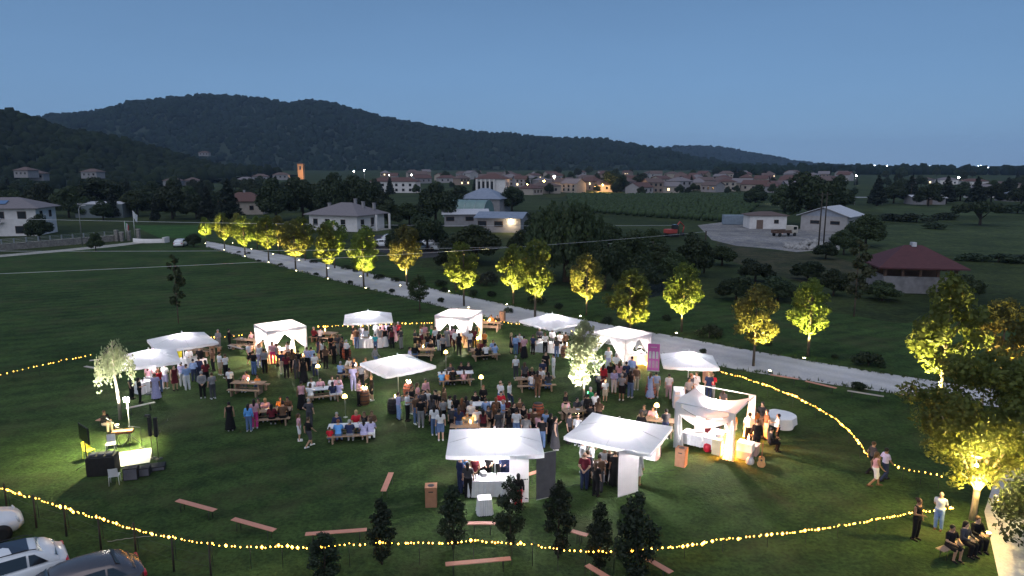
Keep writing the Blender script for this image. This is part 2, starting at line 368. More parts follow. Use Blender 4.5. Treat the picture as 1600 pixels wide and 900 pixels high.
hill('hill', ((880, 264), (960, 252), (1010, 237), (1060, 231), (1110, 232), (1160, 240), (1200, 248), (1250, 257), (1300, 264), (1340, 268)), 3600, 2900, 4600, 5000, 10, 5, M_forestfloor, M_far, 8)
hill('hill', ((-420, 160), (-200, 160), (-60, 165), (0, 176), (30, 181), (60, 186), (80, 195), (130, 208), (180, 218), (230, 232), (270, 246), (310, 257), (350, 263), (420, 268)), 760, 430, 1150, 4200, 4.6, 7, M_forestfloor, M_mid, 3)
# the far edge of the plain: low tree belts out to the horizon
rs = np.random.RandomState(21); n = 3600
yy = 900 + 5200 * rs.rand(n) ** 1.3; yy = np.round(yy / 190) * 190 + rs.rand(n) * 25; xx = (-.1 + rs.rand(n) * 1.25) * yy * .8 + yy * .0
keep = (xx / yy > .30) & (xx / yy < 1.0); xx, yy = xx[keep], yy[keep]
rr = 4.0 + 4 * rs.rand(len(xx)) + yy / 1500
o = struct(put('plain_woods', blob_mesh('plain_woods', np.stack([xx, yy, terrain_z(xx, yy) + rr * .6], 1), rr, rs), M_far), 'stuff')
o['label'] = 'dark tree belts far out on the plain'; o['category'] = 'trees'

def verge():
    """grass creeping over both edges of the road"""
    rs = np.random.RandomState(12); V = []; F = []
    for E, sg in ((near, -1), (far, 1)):
        for a, b in zip(E, E[1:]):
            L = (b - a).length; k = int(L * 5)
            for i in range(k):
                q = a.lerp(b, rs.rand()); q.y += sg * (rs.rand() - .62) * .75
                for j in range(5):
                    w = .03 + .03 * rs.rand(); h = .10 + .22 * rs.rand() ** 2; an = rs.rand() * 6.28; dx, dy = math.cos(an) * w, math.sin(an) * w; ox, oy = rs.randn(2) * .09; n0 = len(V)
                    V += [(q.x + ox - dx, q.y + oy - dy, 0), (q.x + ox + dx, q.y + oy + dy, 0), (q.x + ox + rs.randn() * .06, q.y + oy + rs.randn() * .06, h)]; F.append((n0, n0 + 1, n0 + 2))
    o = struct(put('verge_grass', mesh_np('verge_grass', V, F), pm('verge_blades', (.05, .08, .025), (.03, .05, .016), 2, .9)), 'stuff'); o['label'] = 'rough grass along both edges of the gravel road'; o['category'] = 'grass'
verge()
# ================================================================== trees, shrubs
def leaf_cloud(name, rs, blobs, n, size, droop=0.0, shell=.5, flat=.5):
    """n leaf-sized faces spread through a set of clumps: blobs rows (x,y,z,rx,ry,rz)"""
    B = np.array(blobs, float); w = (B[:, 3] * B[:, 4] * B[:, 5]) ** .75; w /= w.sum()
    k = rs.choice(len(B), n, p=w); d = rs.randn(n, 3); d /= np.linalg.norm(d, axis=1)[:, None]
    r = shell + (1.06 - shell) * rs.rand(n) ** .6
    P = B[k, :3] + d * B[k, 3:6] * r[:, None]
    nr = d + rs.randn(n, 3) * flat * 1.4; nr /= np.linalg.norm(nr, axis=1)[:, None]
    u = np.cross(nr, rs.randn(n, 3)); u /= np.linalg.norm(u, axis=1)[:, None]
    if droop: u = u * (1 - droop) + np.array([0, 0, -1]) * droop
    v = np.cross(nr, u); v /= np.maximum(np.linalg.norm(v, axis=1), 1e-6)[:, None]
    s = size * (.6 + .8 * rs.rand(n))[:, None]; L = u * s; Wd = v * s * .55
    fold = nr * s * .12
    V = np.stack([P - L, P + Wd + fold, P + L, P - Wd + fold], 1).reshape(-1, 3)
    return mesh_np(name, V, np.arange(n * 4).reshape(n, 4))
def limbs(name, rs, h, r, blobs, n=7, lean=0.0):
    m = MB(); top = Vector((lean, 0, h))
    m.tube([(0, 0, -.1), (lean * .2, .02, h * .3), (lean * .6, -.03, h * .65), top], [r * 1.25, r, r * .75, r * .3], 8)
    idx = rs.permutation(len(blobs))[:n]
    for i in idx:
        b = blobs[i]; z0 = min(h * .95, max(h * .35, b[2] - abs(b[0]) * .6 - abs(b[1]) * .6 - .3))
        a = Vector((lean * z0 / h, 0, z0)); e = Vector(b[:3]); mid = a.lerp(e, .5) + Vector((0, 0, .12 * (e - a).length))
        m.tube([a, mid, e], [r * .45, r * .3, r * .1], 5)
    return m.mesh(name)
M_bark = pm('bark', (.13, .10, .075), (.06, .05, .04), 9, .9, .6, 30, stretch=(1, 1, .3))
M_darkbark = pm('dark_bark', (.055, .045, .035), (.03, .025, .02), 9, .9, .6, 30, stretch=(1, 1, .3))
M_paleb = pm('pale_bark', (.36, .31, .24), (.2, .17, .13), 9, .9, .5, 30, stretch=(1, 1, .3))
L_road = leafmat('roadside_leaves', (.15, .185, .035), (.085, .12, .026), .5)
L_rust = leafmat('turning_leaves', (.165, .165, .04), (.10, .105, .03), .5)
L_dark = leafmat('dark_leaves', (.034, .050, .020), (.015, .025, .011), .2)
L_mid = leafmat('mid_leaves', (.052, .074, .028), (.025, .038, .015), .25)
L_conifer = leafmat('conifer_needles', (.018, .028, .016), (.008, .014, .009), .1)
L_willow = leafmat('willow_leaves', (.05, .07, .03), (.025, .038, .017), .25)
L_hedge = leafmat('hornbeam_leaves', (.022, .032, .016), (.010, .016, .008), .15)
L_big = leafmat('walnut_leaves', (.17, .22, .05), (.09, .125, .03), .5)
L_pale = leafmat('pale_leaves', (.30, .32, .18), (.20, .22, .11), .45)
def egg(rs, n, h0, h1, w, low=.35, lump=.3):
    out = []
    for i in range(n):
        t = (i + .5) / n; z = h0 + (h1 - h0) * t
        prof = math.sin(math.pi * min(1, (t / low) * .5 if t < low else .5 + (t - low) / (1 - low) * .5)) ** .7
        rad = w * prof * (.5 + .22 * rs.rand()); a = i * 2.4 + rs.rand() * 1.6; q = w * lump * (.68 + .55 * rs.rand()) * (.55 + .45 * prof)
        out.append((rad * math.cos(a), rad * math.sin(a), z, q, q, q * .95))
    return out
def round_crown(rs, n, zc, rx, rz, lump=.36):
    out = []
    for i in range(n):
        d = rs.randn(3); d /= np.linalg.norm(d); d[2] = abs(d[2]) * 1.2 - .45
        q = rx * lump * (.7 + .6 * rs.rand()); k = .55 + .35 * rs.rand()
        out.append((d[0] * rx * k, d[1] * rx * k, zc + d[2] * rz * k, q, q, q * .85))
    return out
PROTO = {}
def proto(key, name, trunk, crown, tm, lm):
    e = empty(name); e.hide_render = False
    put('trunk', trunk, tm, e); put('crown', crown, lm, e); PROTO[key] = [e, False]
def make_protos():
    for i in range(6):                         # young roadside trees, unit height 6 m, clear stem 1.7 m
        rs = np.random.RandomState(40 + i); b = egg(rs, 20, 1.75, 5.7, 1.5 + .12 * (i % 3), .26 + .05 * i, .37)
        proto('road%d' % i, 'roadside_tree', limbs('trunk', rs, 5.0, .075, b, 9), leaf_cloud('crown', rs, b, 2900, .125, shell=.25), M_bark, L_road)
    for i in range(4):                         # big broad trees, unit height 10 m
        rs = np.random.RandomState(60 + i); b = round_crown(rs, 30, 4.6, 4.0, 4.9)
        proto('big%d' % i, 'broad_tree', limbs('trunk', rs, 6.5, .26, b, 9), leaf_cloud('crown', rs, b, 8000, .30, shell=.45), M_darkbark, L_dark if i % 2 else L_mid)
    for i in range(2):                         # conifers, unit height 12 m
        rs = np.random.RandomState(70 + i); b = []
        for k in range(34):
            t = k / 34; a = k * 2.4; w = (1 - t) * 2.4 + .25
            b.append((w * .6 * math.cos(a), w * .6 * math.sin(a), 1.4 + 10.4 * t, w * .55, w * .55, .5 + .35 * (1 - t)))
        proto('con%d' % i, 'conifer', limbs('trunk', rs, 11, .2, b, 4), leaf_cloud('crown', rs, b, 5200, .30, droop=.3, shell=.3), M_darkbark, L_conifer)
    rs = np.random.RandomState(80); b = []     # weeping willow, unit height 10 m
    for k in range(46):
        a = k * 2.4; q = .35 + .65 * rs.rand(); x, y = 4.6 * q * math.cos(a), 4.6 * q * math.sin(a); zt = 9.2 - 3.4 * q * q
        b.append((x, y, zt - 1.9, .75, .75, 2.4 + rs.rand()))
    proto('willow', 'weeping_willow', limbs('trunk', rs, 7, .35, [(x, y, z + 2.2, 1, 1, 1) for x, y, z, *_ in b], 10), leaf_cloud('crown', rs, b, 11000, .30, droop=.8, shell=.25), M_darkbark, L_willow)
    for i in range(3):                         # columnar hornbeams in front, unit height 3 m
        rs = np.random.RandomState(90 + i); b = egg(rs, 26, .2, 2.9, .62, .42, .40)
        proto('col%d' % i, 'columnar_hornbeam', limbs('trunk', rs, 2.7, .035, b, 10), leaf_cloud('crown', rs, b, 3000, .058, shell=.15), M_darkbark, L_hedge)
    for i in range(3):                         # low round shrubs, unit height 1 m
        rs = np.random.RandomState(100 + i); b = round_crown(rs, 14, .42, .62, .5, .45)
        proto('shrub%d' % i, 'shrub', limbs('trunk', rs, .5, .03, b, 6), leaf_cloud('crown', rs, b, 1100, .075, shell=.3), M_darkbark, L_dark)
    rs = np.random.RandomState(110); b = []    # flat-topped orchard tree, unit height 5 m
    for k in range(20):
        a = k * 2.4; q = rs.rand() ** .5; b.append((4.2 * q * math.cos(a), 4.2 * q * math.sin(a), 3.9 - .9 * q * q, 1.15, 1.15, .8))
    proto('flat', 'flat_topped_tree', limbs('trunk', rs, 3.2, .25, b, 9), leaf_cloud('crown', rs, b, 4500, .25), M_darkbark, L_dark)
    rs = np.random.RandomState(120); b = egg(rs, 12, 1.2, 4.8, .8, .45, .4)   # thin sapling, unit height 5 m
    proto('sap', 'sapling', limbs('trunk', rs, 4.6, .045, b, 8), leaf_cloud('crown', rs, b, 1000, .13, shell=.2), M_bark, L_mid)
make_protos()
UNIT = dict(road=6., big=10., con=12., willow=10., col=3., shrub=1., flat=5., sap=5.)
WID = dict(road=3.4, big=9.4, con=4.6, willow=10.5, col=1.5, shrub=1.5, flat=10., sap=2.4)
def place_tree(key, p, h, w, label, cat='tree', group=None, rz=None, leaf=None, bark=None, z=None):
    e, used = PROTO[key]; kind = key.rstrip('0123456789')
    if used: e2 = copy_tree(e)
    else: e2 = e; PROTO[key][1] = True
    e2.location = (p[0], p[1], p[2] if z is None else z)
    e2.rotation_euler = (0, 0, rnd.random() * 6.28 if rz is None else rz)
    e2.scale = (w / WID[kind],) * 2 + (h / UNIT[kind],)
    for c in e2.children:
        m = leaf if c.name.startswith('crown') else bark
        if m: c.material_slots[0].link = 'OBJECT'; c.material_slots[0].material = m
    return tag(e2, label, cat, group)
def tree_px(key, px, by, ty, wpx, label, **k):
    p = G(px, by); h = HT(px, ty, p.y); depth = p.y * _c + CH * _s
    return place_tree(key, p, h, wpx / CF * depth, label, **k)
ORD = ['first', 'second', 'third', 'fourth', 'fifth', 'sixth', 'seventh', 'eighth', 'ninth', 'tenth', 'eleventh', 'twelfth', 'thirteenth', 'fourteenth', 'fifteenth', 'sixteenth', 'seventeenth', 'eighteenth', 'nineteenth', 'twentieth']
# ---- trees along the gravel road with their ground spotlights
M_black = pm('black_metal', (.02, .02, .022), None, 20, .45, spec=.5)
M_lens = em('spot_lens', (1, .86, .45), 28)
_sp_h = MB().lathe([(.09, 0), (.11, .02), (.12, .12), (.10, .16)], 10).mesh('housing')
_sp_l = MB().lathe([(.10, .163), (.06, .185), (.0, .19)], 10).mesh('lens')
def spotlight(p, target, label, energy=700, size=70, col=(1, .80, .27), lens=None):
    e = empty('ground_spotlight', p); put('housing', _sp_h, M_black, e); put('lens', _sp_l, lens or M_lens, e)
    lamp('spot_lamp', 'SPOT', e, (0, 0, .25), energy, col, .05, aim(Vector(target) - Vector(p) - Vector((0, 0, .25))), R(size), .6)
    return tag(e, label, 'spotlight', 'ground spotlights under the roadside trees')
NEARROW = [(322, 380, 338, 20), (351, 390, 331, 27), (383, 400, 335, 33), (420, 409, 334, 36), (462, 422, 341, 42), (511, 434, 347, 38), (568.5, 448, 357, 42), (725, 478, 377, 56), (836, 496, 369, 66), (983, 537, 417, 78), (1177, 572, 440, 70)]
FARROW = [(372, 380, 331, 24), (402, 389, 337, 24), (436, 397, 335, 28), (477, 407, 338, 34), (523, 419, 342, 38), (574, 432, 350, 42), (636, 446, 349, 52), (712, 455, 386, 42), (802, 475, 378, 54), (916, 493, 393, 52), (1065, 519, 407, 60), (1262, 557, 432, 74)]
def road_row(rows, side):
    for i, (px, by, ty, w) in enumerate(rows):
        rust = (side == 'near' and i in (4,)) or (side == 'far' and i in (2, 9))
        lab = 'uplit roadside tree on the %s side of the gravel road, %s from the left' % (side, ORD[i])
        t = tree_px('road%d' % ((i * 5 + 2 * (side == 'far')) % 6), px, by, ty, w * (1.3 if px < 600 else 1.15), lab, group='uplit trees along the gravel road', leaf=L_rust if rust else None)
        p = t.location; h = t.scale.z * 6
        if side == 'near': q = p + Vector((.6, -1.7, 0)); tg = p + Vector((.05, -.3, h * .74)); en, sz = 12500, 64
        else: q = p + Vector((-.7, -1.0, 0)); tg = p + Vector((0, -.2, h * .70)); en, sz = 12500, 72
        if side == 'near' and i == 9: en = 12000
        spotlight(q, tg, 'small glowing ground spotlight on the %s side of the road, %s from the left' % (side, ORD[i]), en, sz)
road_row(NEARROW, 'near'); road_row(FARROW, 'far')
# ---- right hand group
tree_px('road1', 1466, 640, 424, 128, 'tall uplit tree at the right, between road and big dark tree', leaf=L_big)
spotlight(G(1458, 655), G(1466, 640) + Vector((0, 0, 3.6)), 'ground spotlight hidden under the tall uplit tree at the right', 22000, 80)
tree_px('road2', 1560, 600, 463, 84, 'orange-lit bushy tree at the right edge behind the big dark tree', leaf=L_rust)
spotlight(G(1548, 603), G(1560, 600) + Vector((0, 0, 3.0)), 'ground spotlight under the orange-lit tree at the right edge', 8500, 80, (1, .62, .2))
def big_right():
    rs = np.random.RandomState(131); p = G(1519, 812); b = []
    for k in range(64):
        d = rs.randn(3); d /= np.linalg.norm(d); q = .3 + .62 * rs.rand() ** .6; a = .5 + .5 * rs.rand()
        b.append((d[0] * 2.9 * q + .25, d[1] * 2.4 * q, 4.65 + d[2] * 2.6 * q, a, a, a * .7))
    b += [(1.5, .1, 2.5, .6, .5, .45), (-.9, -.2, 1.9, .45, .4, .35), (1.9, .4, 3.2, .8, .7, .6)]
    e = empty('walnut_tree', p, 0, (1.12, 1.12, 1.0))
    m = MB(); m.tube([(0, 0, -.1), (.03, 0, .9), (.05, .02, 1.35)], [.13, .11, .12], 9)
    for tip, r in (((-.5, .1, 3.6), .08), ((.5, -.1, 4.2), .09), ((1.7, .3, 3.1), .07), ((-1.5, .2, 4.6), .05), ((.2, .5, 5.4), .06), ((1.2, -.6, 4.6), .05), ((-.9, -.4, 2.3), .04)):
        t = Vector(tip); a = Vector((.05, .02, 1.3)); m.tube([a, a.lerp(t, .45) + Vector((0, 0, .12)), t], [r * 1.3, r, r * .35], 6)
    put('trunk', m.mesh('trunk'), M_paleb, e); put('crown', leaf_cloud('crown', rs, b, 21000, .09, shell=.1), L_big, e)
    tag(e, 'big leafy tree at the right with a lit forked trunk', 'tree')
    spotlight(G(1543, 838), p + Vector((0.1, 0, 4.0)), 'bright orange ground spotlight at the foot of the big right tree', 5000, 80, (1, .66, .16), em('orange_lens', (1, .55, .12), 60))
    yb = p.y - 1.6; h = empty('hanging_lamp', AT(1526, yb, HT(1526, 727, yb))); MB().lathe([(0, -.06), (.06, -.03), (.06, .03), (0, .07)], 8).obj('bulb', em('tree_bulb', (1, .72, .25), 30), h); MB().tube([(0, 0, .07), (.05, .3, .5), (.1, .8, .9)], .006, 4).obj('cord', M_black, h)
    lamp('bulb_light', 'POINT', h, (0, -.16, 0), 1100, (1, .72, .25), .08); tag(h, 'bare bulb hanging in the big right tree', 'lamp')
    e2 = empty('leafy_tree', G(1622, 872)); rs = np.random.RandomState(133); b2 = round_crown(rs, 22, 1.9, 1.5, 1.5, .42)
    put('trunk', limbs('trunk', rs, 2.4, .09, b2, 8), M_darkbark, e2); put('crown', leaf_cloud('crown', rs, b2, 5200, .09, shell=.25), L_mid, e2)
    tag(e2, 'dark leafy small tree cut by the bottom right edge', 'tree')
big_right()
# ---- trees standing among the guests
def weeping():
    rs = np.random.RandomState(141); p = G(188, 656); e = empty('weeping_tree', p); b = []
    for k in range(26):
        a = k * 2.4; q = .25 + .75 * rs.rand(); b.append((1.0 * q * math.cos(a), .95 * q * math.sin(a), 4.3 - 1.15 * q * q - .35, .22, .22, .75 + .35 * rs.rand()))
    m = MB(); m.tube([(0, 0, -.1), (.03, 0, 1.2), (-.05, 0, 2.4), (-.12, 0, 3.6), (-.05, 0, 4.5)], [.10, .085, .075, .055, .02], 8)
    for x, y, z, *_ in b[:14]: m.tube([(-.1, 0, 3.0 + .05 * len(b)), (x * .5, y * .5, z + .95), (x, y, z + .6), (x * 1.05, y * 1.05, z - .3)], [.03, .02, .012, .006], 4)
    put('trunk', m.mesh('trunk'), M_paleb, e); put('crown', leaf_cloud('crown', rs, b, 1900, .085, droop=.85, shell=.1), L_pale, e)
    tag(e, 'small weeping tree lit white beside the stage', 'tree')
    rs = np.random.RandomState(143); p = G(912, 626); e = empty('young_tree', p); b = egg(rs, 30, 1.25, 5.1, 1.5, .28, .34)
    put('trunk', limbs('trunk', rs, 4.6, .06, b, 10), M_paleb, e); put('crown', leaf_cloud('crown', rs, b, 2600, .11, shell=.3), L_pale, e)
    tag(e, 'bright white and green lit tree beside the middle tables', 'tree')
weeping()
tree_px('sap', 279, 505, 393, 42, 'thin dark sapling alone on the lawn at the left')
tree_px('road3', 656, 486, 428, 44, 'small unlit dark tree at the near edge of the gravel road', leaf=L_mid)
tree_px('sap', 1334, 495, 369, 62, 'slender pale tree in front of the red-roofed barn', leaf=leafmat('olive_leaves', (.07, .075, .035), (.04, .045, .02)))
# ---- hornbeams in the foreground
for i, (px, by, ty, w) in enumerate(((509, 915, 830, 58), (597, 882, 776, 50), (708, 858, 757, 56), (797, 852, 742, 52), (872, 872, 748, 56), (936, 893, 783, 50), (992, 908, 768, 76))):
    tree_px('col%d' % (i % 3), px, by, ty, w * 1.15, 'dark columnar hornbeam in the foreground row, %s from the left' % ORD[i], cat='shrub', group='dark hornbeams along the front lights')
# ---- low shrubs by the road
SH = [(373, 395, 6), (388, 397, 7), (404, 409, 7), (438, 415, 8), (493, 430, 9), (547, 443, 10), (613, 457, 12), (690, 472, 14), (458, 402, 9), (490, 411, 11), (540, 421, 14), (556, 425, 12), (592, 436, 16), (617, 440, 14), (690, 447, 20), (695, 456, 15), (740, 462, 18), (768, 463, 17), (838, 474, 28), (874, 483, 18), (795, 489, 16), (948, 505, 20), (1108, 528, 40), (1198, 540, 16), (1357, 572, 42), (1098, 551, 14), (1340, 608, 24), (985, 523, 28), (1040, 500, 18), (1305, 560, 12)]
for i, (px, by, w) in enumerate(SH):
    p = G(px, by); d = p.y * _c + CH * _s
    place_tree('shrub%d' % (i % 3), p, w * .62 / CF * d, w * 1.1 / CF * d, 'low dark shrub by the gravel road, %s from the left' % '0', cat='shrub', group='low shrubs along the gravel road')
_sl = [o for o in COL.objects if o.get('group') == 'low shrubs along the gravel road']
_sl.sort(key=lambda o: PX(o.location)[0])
NUMW = ORD + ['twenty-' + w for w in ORD[:9]] + ['thirtieth']
for i, o in enumerate(_sl):
    o['label'] = 'low dark shrub by the gravel road, %s from the left' % NUMW[i]
tree_px('shrub0', 761, 446, 419, 34, 'pale round bush behind the uplit roadside trees', cat='shrub', leaf=leafmat('grey_leaves', (.07, .08, .06), (.04, .05, .035)))
# ---- dark trees behind the road, one by one
BG = [('big1', 625, 398, 345, 52, 'dark tree behind the avenue, left of the parked cars'), ('big3', 705, 425, 368, 56, 'dark tree behind the avenue, right of the parked cars'), ('big1', 815, 428, 352, 62, 'dark tree close left of the weeping willow'),
 ('big3', 945, 452, 366, 70, 'dark tree close right of the weeping willow'), ('big1', 1000, 455, 395, 62, 'low dark thicket left of the pond'), ('big0', 1052, 440, 388, 58, 'low dark tree right of the pond'), ('big2', 1128, 415, 378, 54, 'low bush below the gravel yard, left'),
 ('big3', 1180, 440, 400, 60, 'low bush below the gravel yard, middle'), ('big1', 1215, 470, 428, 70, 'dark thicket behind the rightmost uplit trees'), ('big3', 1262, 438, 402, 58, 'low dark thicket left of the red-roofed barn'), ('big1', 1302, 462, 415, 54, 'dark bush close left of the red-roofed barn'),
 ('big0', 1378, 470, 436, 60, 'dark bush in front of the red-roofed barn'), ('big2', 1500, 470, 420, 66, 'dark tree right of the red-roofed barn'), ('big3', 590, 345, 290, 60, 'dark tree behind the right end of the villa'), ('big1', 715, 330, 285, 56, 'dark tree left behind the greenhouse'),
 ('big1', 1180, 322, 285, 44, 'dark tree right end of the vineyard'), ('big3', 960, 300, 262, 50, 'big dark tree in the village middle'), ('big1', 1000, 298, 268, 40, 'dark tree in the village middle, right one'), ('big1', 270, 342, 276, 62, 'round dark tree right of the grey shed, behind the flags'), ('big3', 157, 335, 268, 84, 'wide dark tree behind the grey metal shed'), ('big0', 108, 340, 285, 52, 'dark tree between the left house and the grey shed'),
 ('big1', 64, 338, 280, 62, 'dark tree rising behind the left house roof'), ('big2', 18, 330, 290, 60, 'dark tree behind the left house at the picture edge'), ('big2', 215, 338, 290, 52, 'dark tree between the shed and the round tree'),
 ('con0', 325, 345, 288, 26, 'dark conifer left of the red-roofed house'), ('con1', 358, 346, 279, 38, 'tall dark conifer in front of the red-roofed house'), ('big1', 432, 345, 271, 70, 'big dark tree left of the white villa'),
 ('big3', 474, 342, 266, 66, 'big dark tree right behind the white villa chimney'), ('big1', 520, 345, 262, 66, 'tallest dark tree behind the white villa'), ('big3', 566, 345, 263, 70, 'dense dark tree behind the villa, right one'),
 ('big0', 607, 355, 308, 46, 'dark tree at the right end of the villa'), ('big2', 640, 352, 310, 52, 'mid green tree right of the villa'), ('big1', 681, 352, 279, 72, 'round dark tree left of the green dome'),
 ('big3', 668, 392, 325, 66, 'dark tree over the parked cars'), ('big2', 745, 412, 340, 92, 'broad green tree in front of the industrial sheds'), ('willow', 884, 440, 311, 138, 'huge weeping willow beyond the gravel road'),
 ('big1', 838, 372, 328, 50, 'dark tree left of the weeping willow'), ('big3', 800, 330, 285, 44, 'dark tree by the blue roof'), ('big0', 985, 432, 352, 74, 'loose dark tree right of the weeping willow'),
 ('big2', 1030, 425, 372, 60, 'pale-leaved bush tree beside the pond'), ('big1', 1085, 432, 356, 66, 'dark tree with a visible trunk before the gravel yard'), ('big3', 1150, 470, 425, 66, 'dense dark thicket right of the pond'),
 ('big3', 1265, 352, 256, 92, 'huge dark tree left behind the white barn'), ('big1', 1302, 340, 268, 62, 'dark tree behind the white barn roof'), ('big0', 1225, 330, 283, 48, 'dark tree left of the huge dark tree'),
 ('big2', 1352, 385, 326, 66, 'dark bushy tree at the right corner of the white barn'), ('big2', 1318, 398, 352, 44, 'olive tree between stone heap and red roof'), ('flat', 1531, 352, 312, 78, 'wide flat-topped tree standing in the right field'),
 ('big0', 950, 390, 345, 60, 'dark tree behind the weeping willow'), ('big2', 1020, 400, 348, 46, 'dark tree left of the red excavator'), ('big1', 1290, 405, 375, 40, 'dark bush below the stone heap'),
 ('big3', 303, 386, 362, 26, 'dark bushy tree left of the far end of the road'), ('big1', 62, 376, 330, 44, 'dark garden tree in front of the left house'), ('big0', 150, 392, 360, 26, 'small leafy tree by the wall near the street lamp')]
for k, px, by, ty, w, lab in BG: tree_px(k, px, by, ty, w, lab, group='dark trees beyond the road')
for i, px in enumerate((1370, 1396, 1422, 1450, 1478, 1500, 1524, 1548, 1572, 1595, 1618)):
    k = ('con0', 'big1', 'con1', 'big3')[i % 4]; by = 322 - (i % 3) * 4
    tree_px(k, px, by, 272 + (i * 7) % 13, (26 if k[0] == 'c' else 44), 'dark tree in the belt left of the far right houses, %s from the left' % ORD[i], group='tree belt at the right')
for i, (px, by, w) in enumerate(((1395, 345, 50), (1432, 347, 60), (1475, 343, 46), (1590, 333, 60), (1560, 410, 60), (1620, 412, 70), (1515, 407, 50), (1420, 398, 44), (1462, 358, 40))):
    p = G(px, by); d = p.y * _c + CH * _s
    place_tree('shrub%d' % (i % 3), p, w * .28 / CF * d, w / CF * d, 'dark bush in the hedge lines of the right fields, %s' % ORD[i], cat='shrub', group='hedges in the right fields')
_h = sorted([o for o in COL.objects if o.get('group') == 'hedges in the right fields'], key=lambda o: PX(o.location)[0])
for i, o in enumerate(_h): o['label'] = 'dark hedge bush in the right fields, %s from the left' % ORD[i]
rs_t = np.random.RandomState(7)
_n = 0; TT = []
for Y0, cnt, x0, x1, hh in ((250, 12, -170, -80, 9), (290, 16, -230, -70, 10), (205, 5, -135, -95, 7), (436, 26, 30, 215, 6), (560, 20, -100, 330, 8), (480, 12, -260, -90, 9), (330, 16, -320, -110, 9), (400, 20, -330, -60, 10), (470, 10, -160, 60, 9), (520, 16, 30, 420, 9), (640, 14, -120, 480, 10), (760, 14, -60, 560, 11), (900, 14, 60, 700, 12), (360, 8, 250, 420, 9), (420, 10, 250, 480, 10)):
    for j in range(cnt):
        x = x0 + (x1 - x0) * (j + rs_t.rand() * .8) / cnt; y = Y0 * (1 + .08 * rs_t.randn()); h = hh * (.7 + .5 * rs_t.rand())
        TT.append((x, y, h))
TT.sort(key=lambda t: PX((t[0], t[1], 0))[0])
NUMW = ORD + ['twenty-' + w for w in ORD[:9]] + ['thirtieth'] + ['thirty-' + w for w in ORD[:9]] + ['fortieth'] + ['forty-' + w for w in ORD[:9]] + ['fiftieth'] + ['fifty-' + w for w in ORD[:9]] + ['sixtieth'] + ['sixty-' + w for w in ORD[:9]] + ['seventieth'] + ['seventy-' + w for w in ORD[:9]]
cntw = {}
for i, (x, y, h) in enumerate(TT):
    px = PX((x, y, 0))[0]
    where = 'at the foot of the left hill' if px < 330 else 'left of the village under the ridge' if px < 600 else 'among the village roofs' if px < 1240 else 'on the plain at the right'
    k = ('big1', 'big3', 'con0', 'big0', 'big2', 'big1')[i % 6]
    place_tree(k, (x, y, float(terrain_z(x, y)) - .2), h * (1.15 if k[0] == 'c' else 1), h * (.45 if k[0] == 'c' else .95) * (.85 + .3 * rs_t.rand()), 'far dark tree %s, %s from the left' % (where, NUMW[cntw.setdefault(where, 0)]), group='far trees ' + where)
    cntw[where] += 1
# ================================================================== people: one continuous body each, hair and clothes as children
def nets(fn, lo, hi, h):
    """surface nets of fn(P)->distance on a grid"""
    lo = np.array(lo); hi = np.array(hi); N = np.ceil((hi - lo) / h).astype(int) + 1
    ax = [lo[i] + h * np.arange(N[i]) for i in range(3)]
    P = np.stack(np.meshgrid(*ax, indexing='ij'), -1); D = fn(P.reshape(-1, 3)).reshape(N)
    ins = D < 0; n = N - 1
    acc = np.zeros((*n, 3)); cnt = np.zeros(n)
    corners = [(i, j, k) for i in (0, 1) for j in (0, 1) for k in (0, 1)]
    def sub(A, c): return A[c[0]:c[0] + n[0], c[1]:c[1] + n[1], c[2]:c[2] + n[2]]
    for a in corners:
        for d in range(3):
            if a[d] == 0:
                b = list(a); b[d] = 1; da, db = sub(D, a), sub(D, b); m = (da < 0) != (db < 0)
                t = np.where(m, da / np.where(m, da - db, 1), 0)
                pos = np.zeros((*n, 3)); pos[...] = a; pos[..., d] += t
                acc += np.where(m[..., None], pos, 0); cnt += m
    act = cnt > 0; idx = -np.ones(n, int); idx[act] = np.arange(act.sum())
    base = np.stack(np.meshgrid(*[np.arange(k) for k in n], indexing='ij'), -1)
    V = lo + h * (base[act] + acc[act] / cnt[act][:, None])
    Fs = []
    for d in range(3):
        u, w = (d + 1) % 3, (d + 2) % 3
        A = np.take(ins, range(N[d] - 1), axis=d); B = np.take(ins, range(1, N[d]), axis=d)
        for flip, m in ((False, A & ~B), (True, ~A & B)):
            q = np.argwhere(m); q = q[(q[:, u] > 0) & (q[:, w] > 0) & (q[:, u] < n[u]) & (q[:, w] < n[w])]
            if not len(q): continue
            def c(du, dw):
                r = q.copy(); r[:, u] -= du; r[:, w] -= dw; return idx[r[:, 0], r[:, 1], r[:, 2]]
            f = np.stack([c(1, 1), c(0, 1), c(0, 0), c(1, 0)], 1)
            Fs.append(f[:, ::-1] if flip else f)
    return V, np.concatenate(Fs)
def cap(P, a, b, ra, rb):
    a = np.array(a); b = np.array(b); ab = b - a; t = np.clip((P - a) @ ab / (ab @ ab), 0, 1)
    return np.linalg.norm(P - a - t[:, None] * ab, axis=1) - (ra + (rb - ra) * t)
def ell(P, c, r):
    r = np.array(r); q = (P - np.array(c)) / r; k = np.linalg.norm(q, axis=1); return (k - 1) * r.min()
def smin(ds, k=.03):
    d = ds[0]
    for e in ds[1:]:
        h = np.clip(.5 + .5 * (e - d) / k, 0, 1); d = e * (1 - h) + d * h - k * h * (1 - h)
    return d
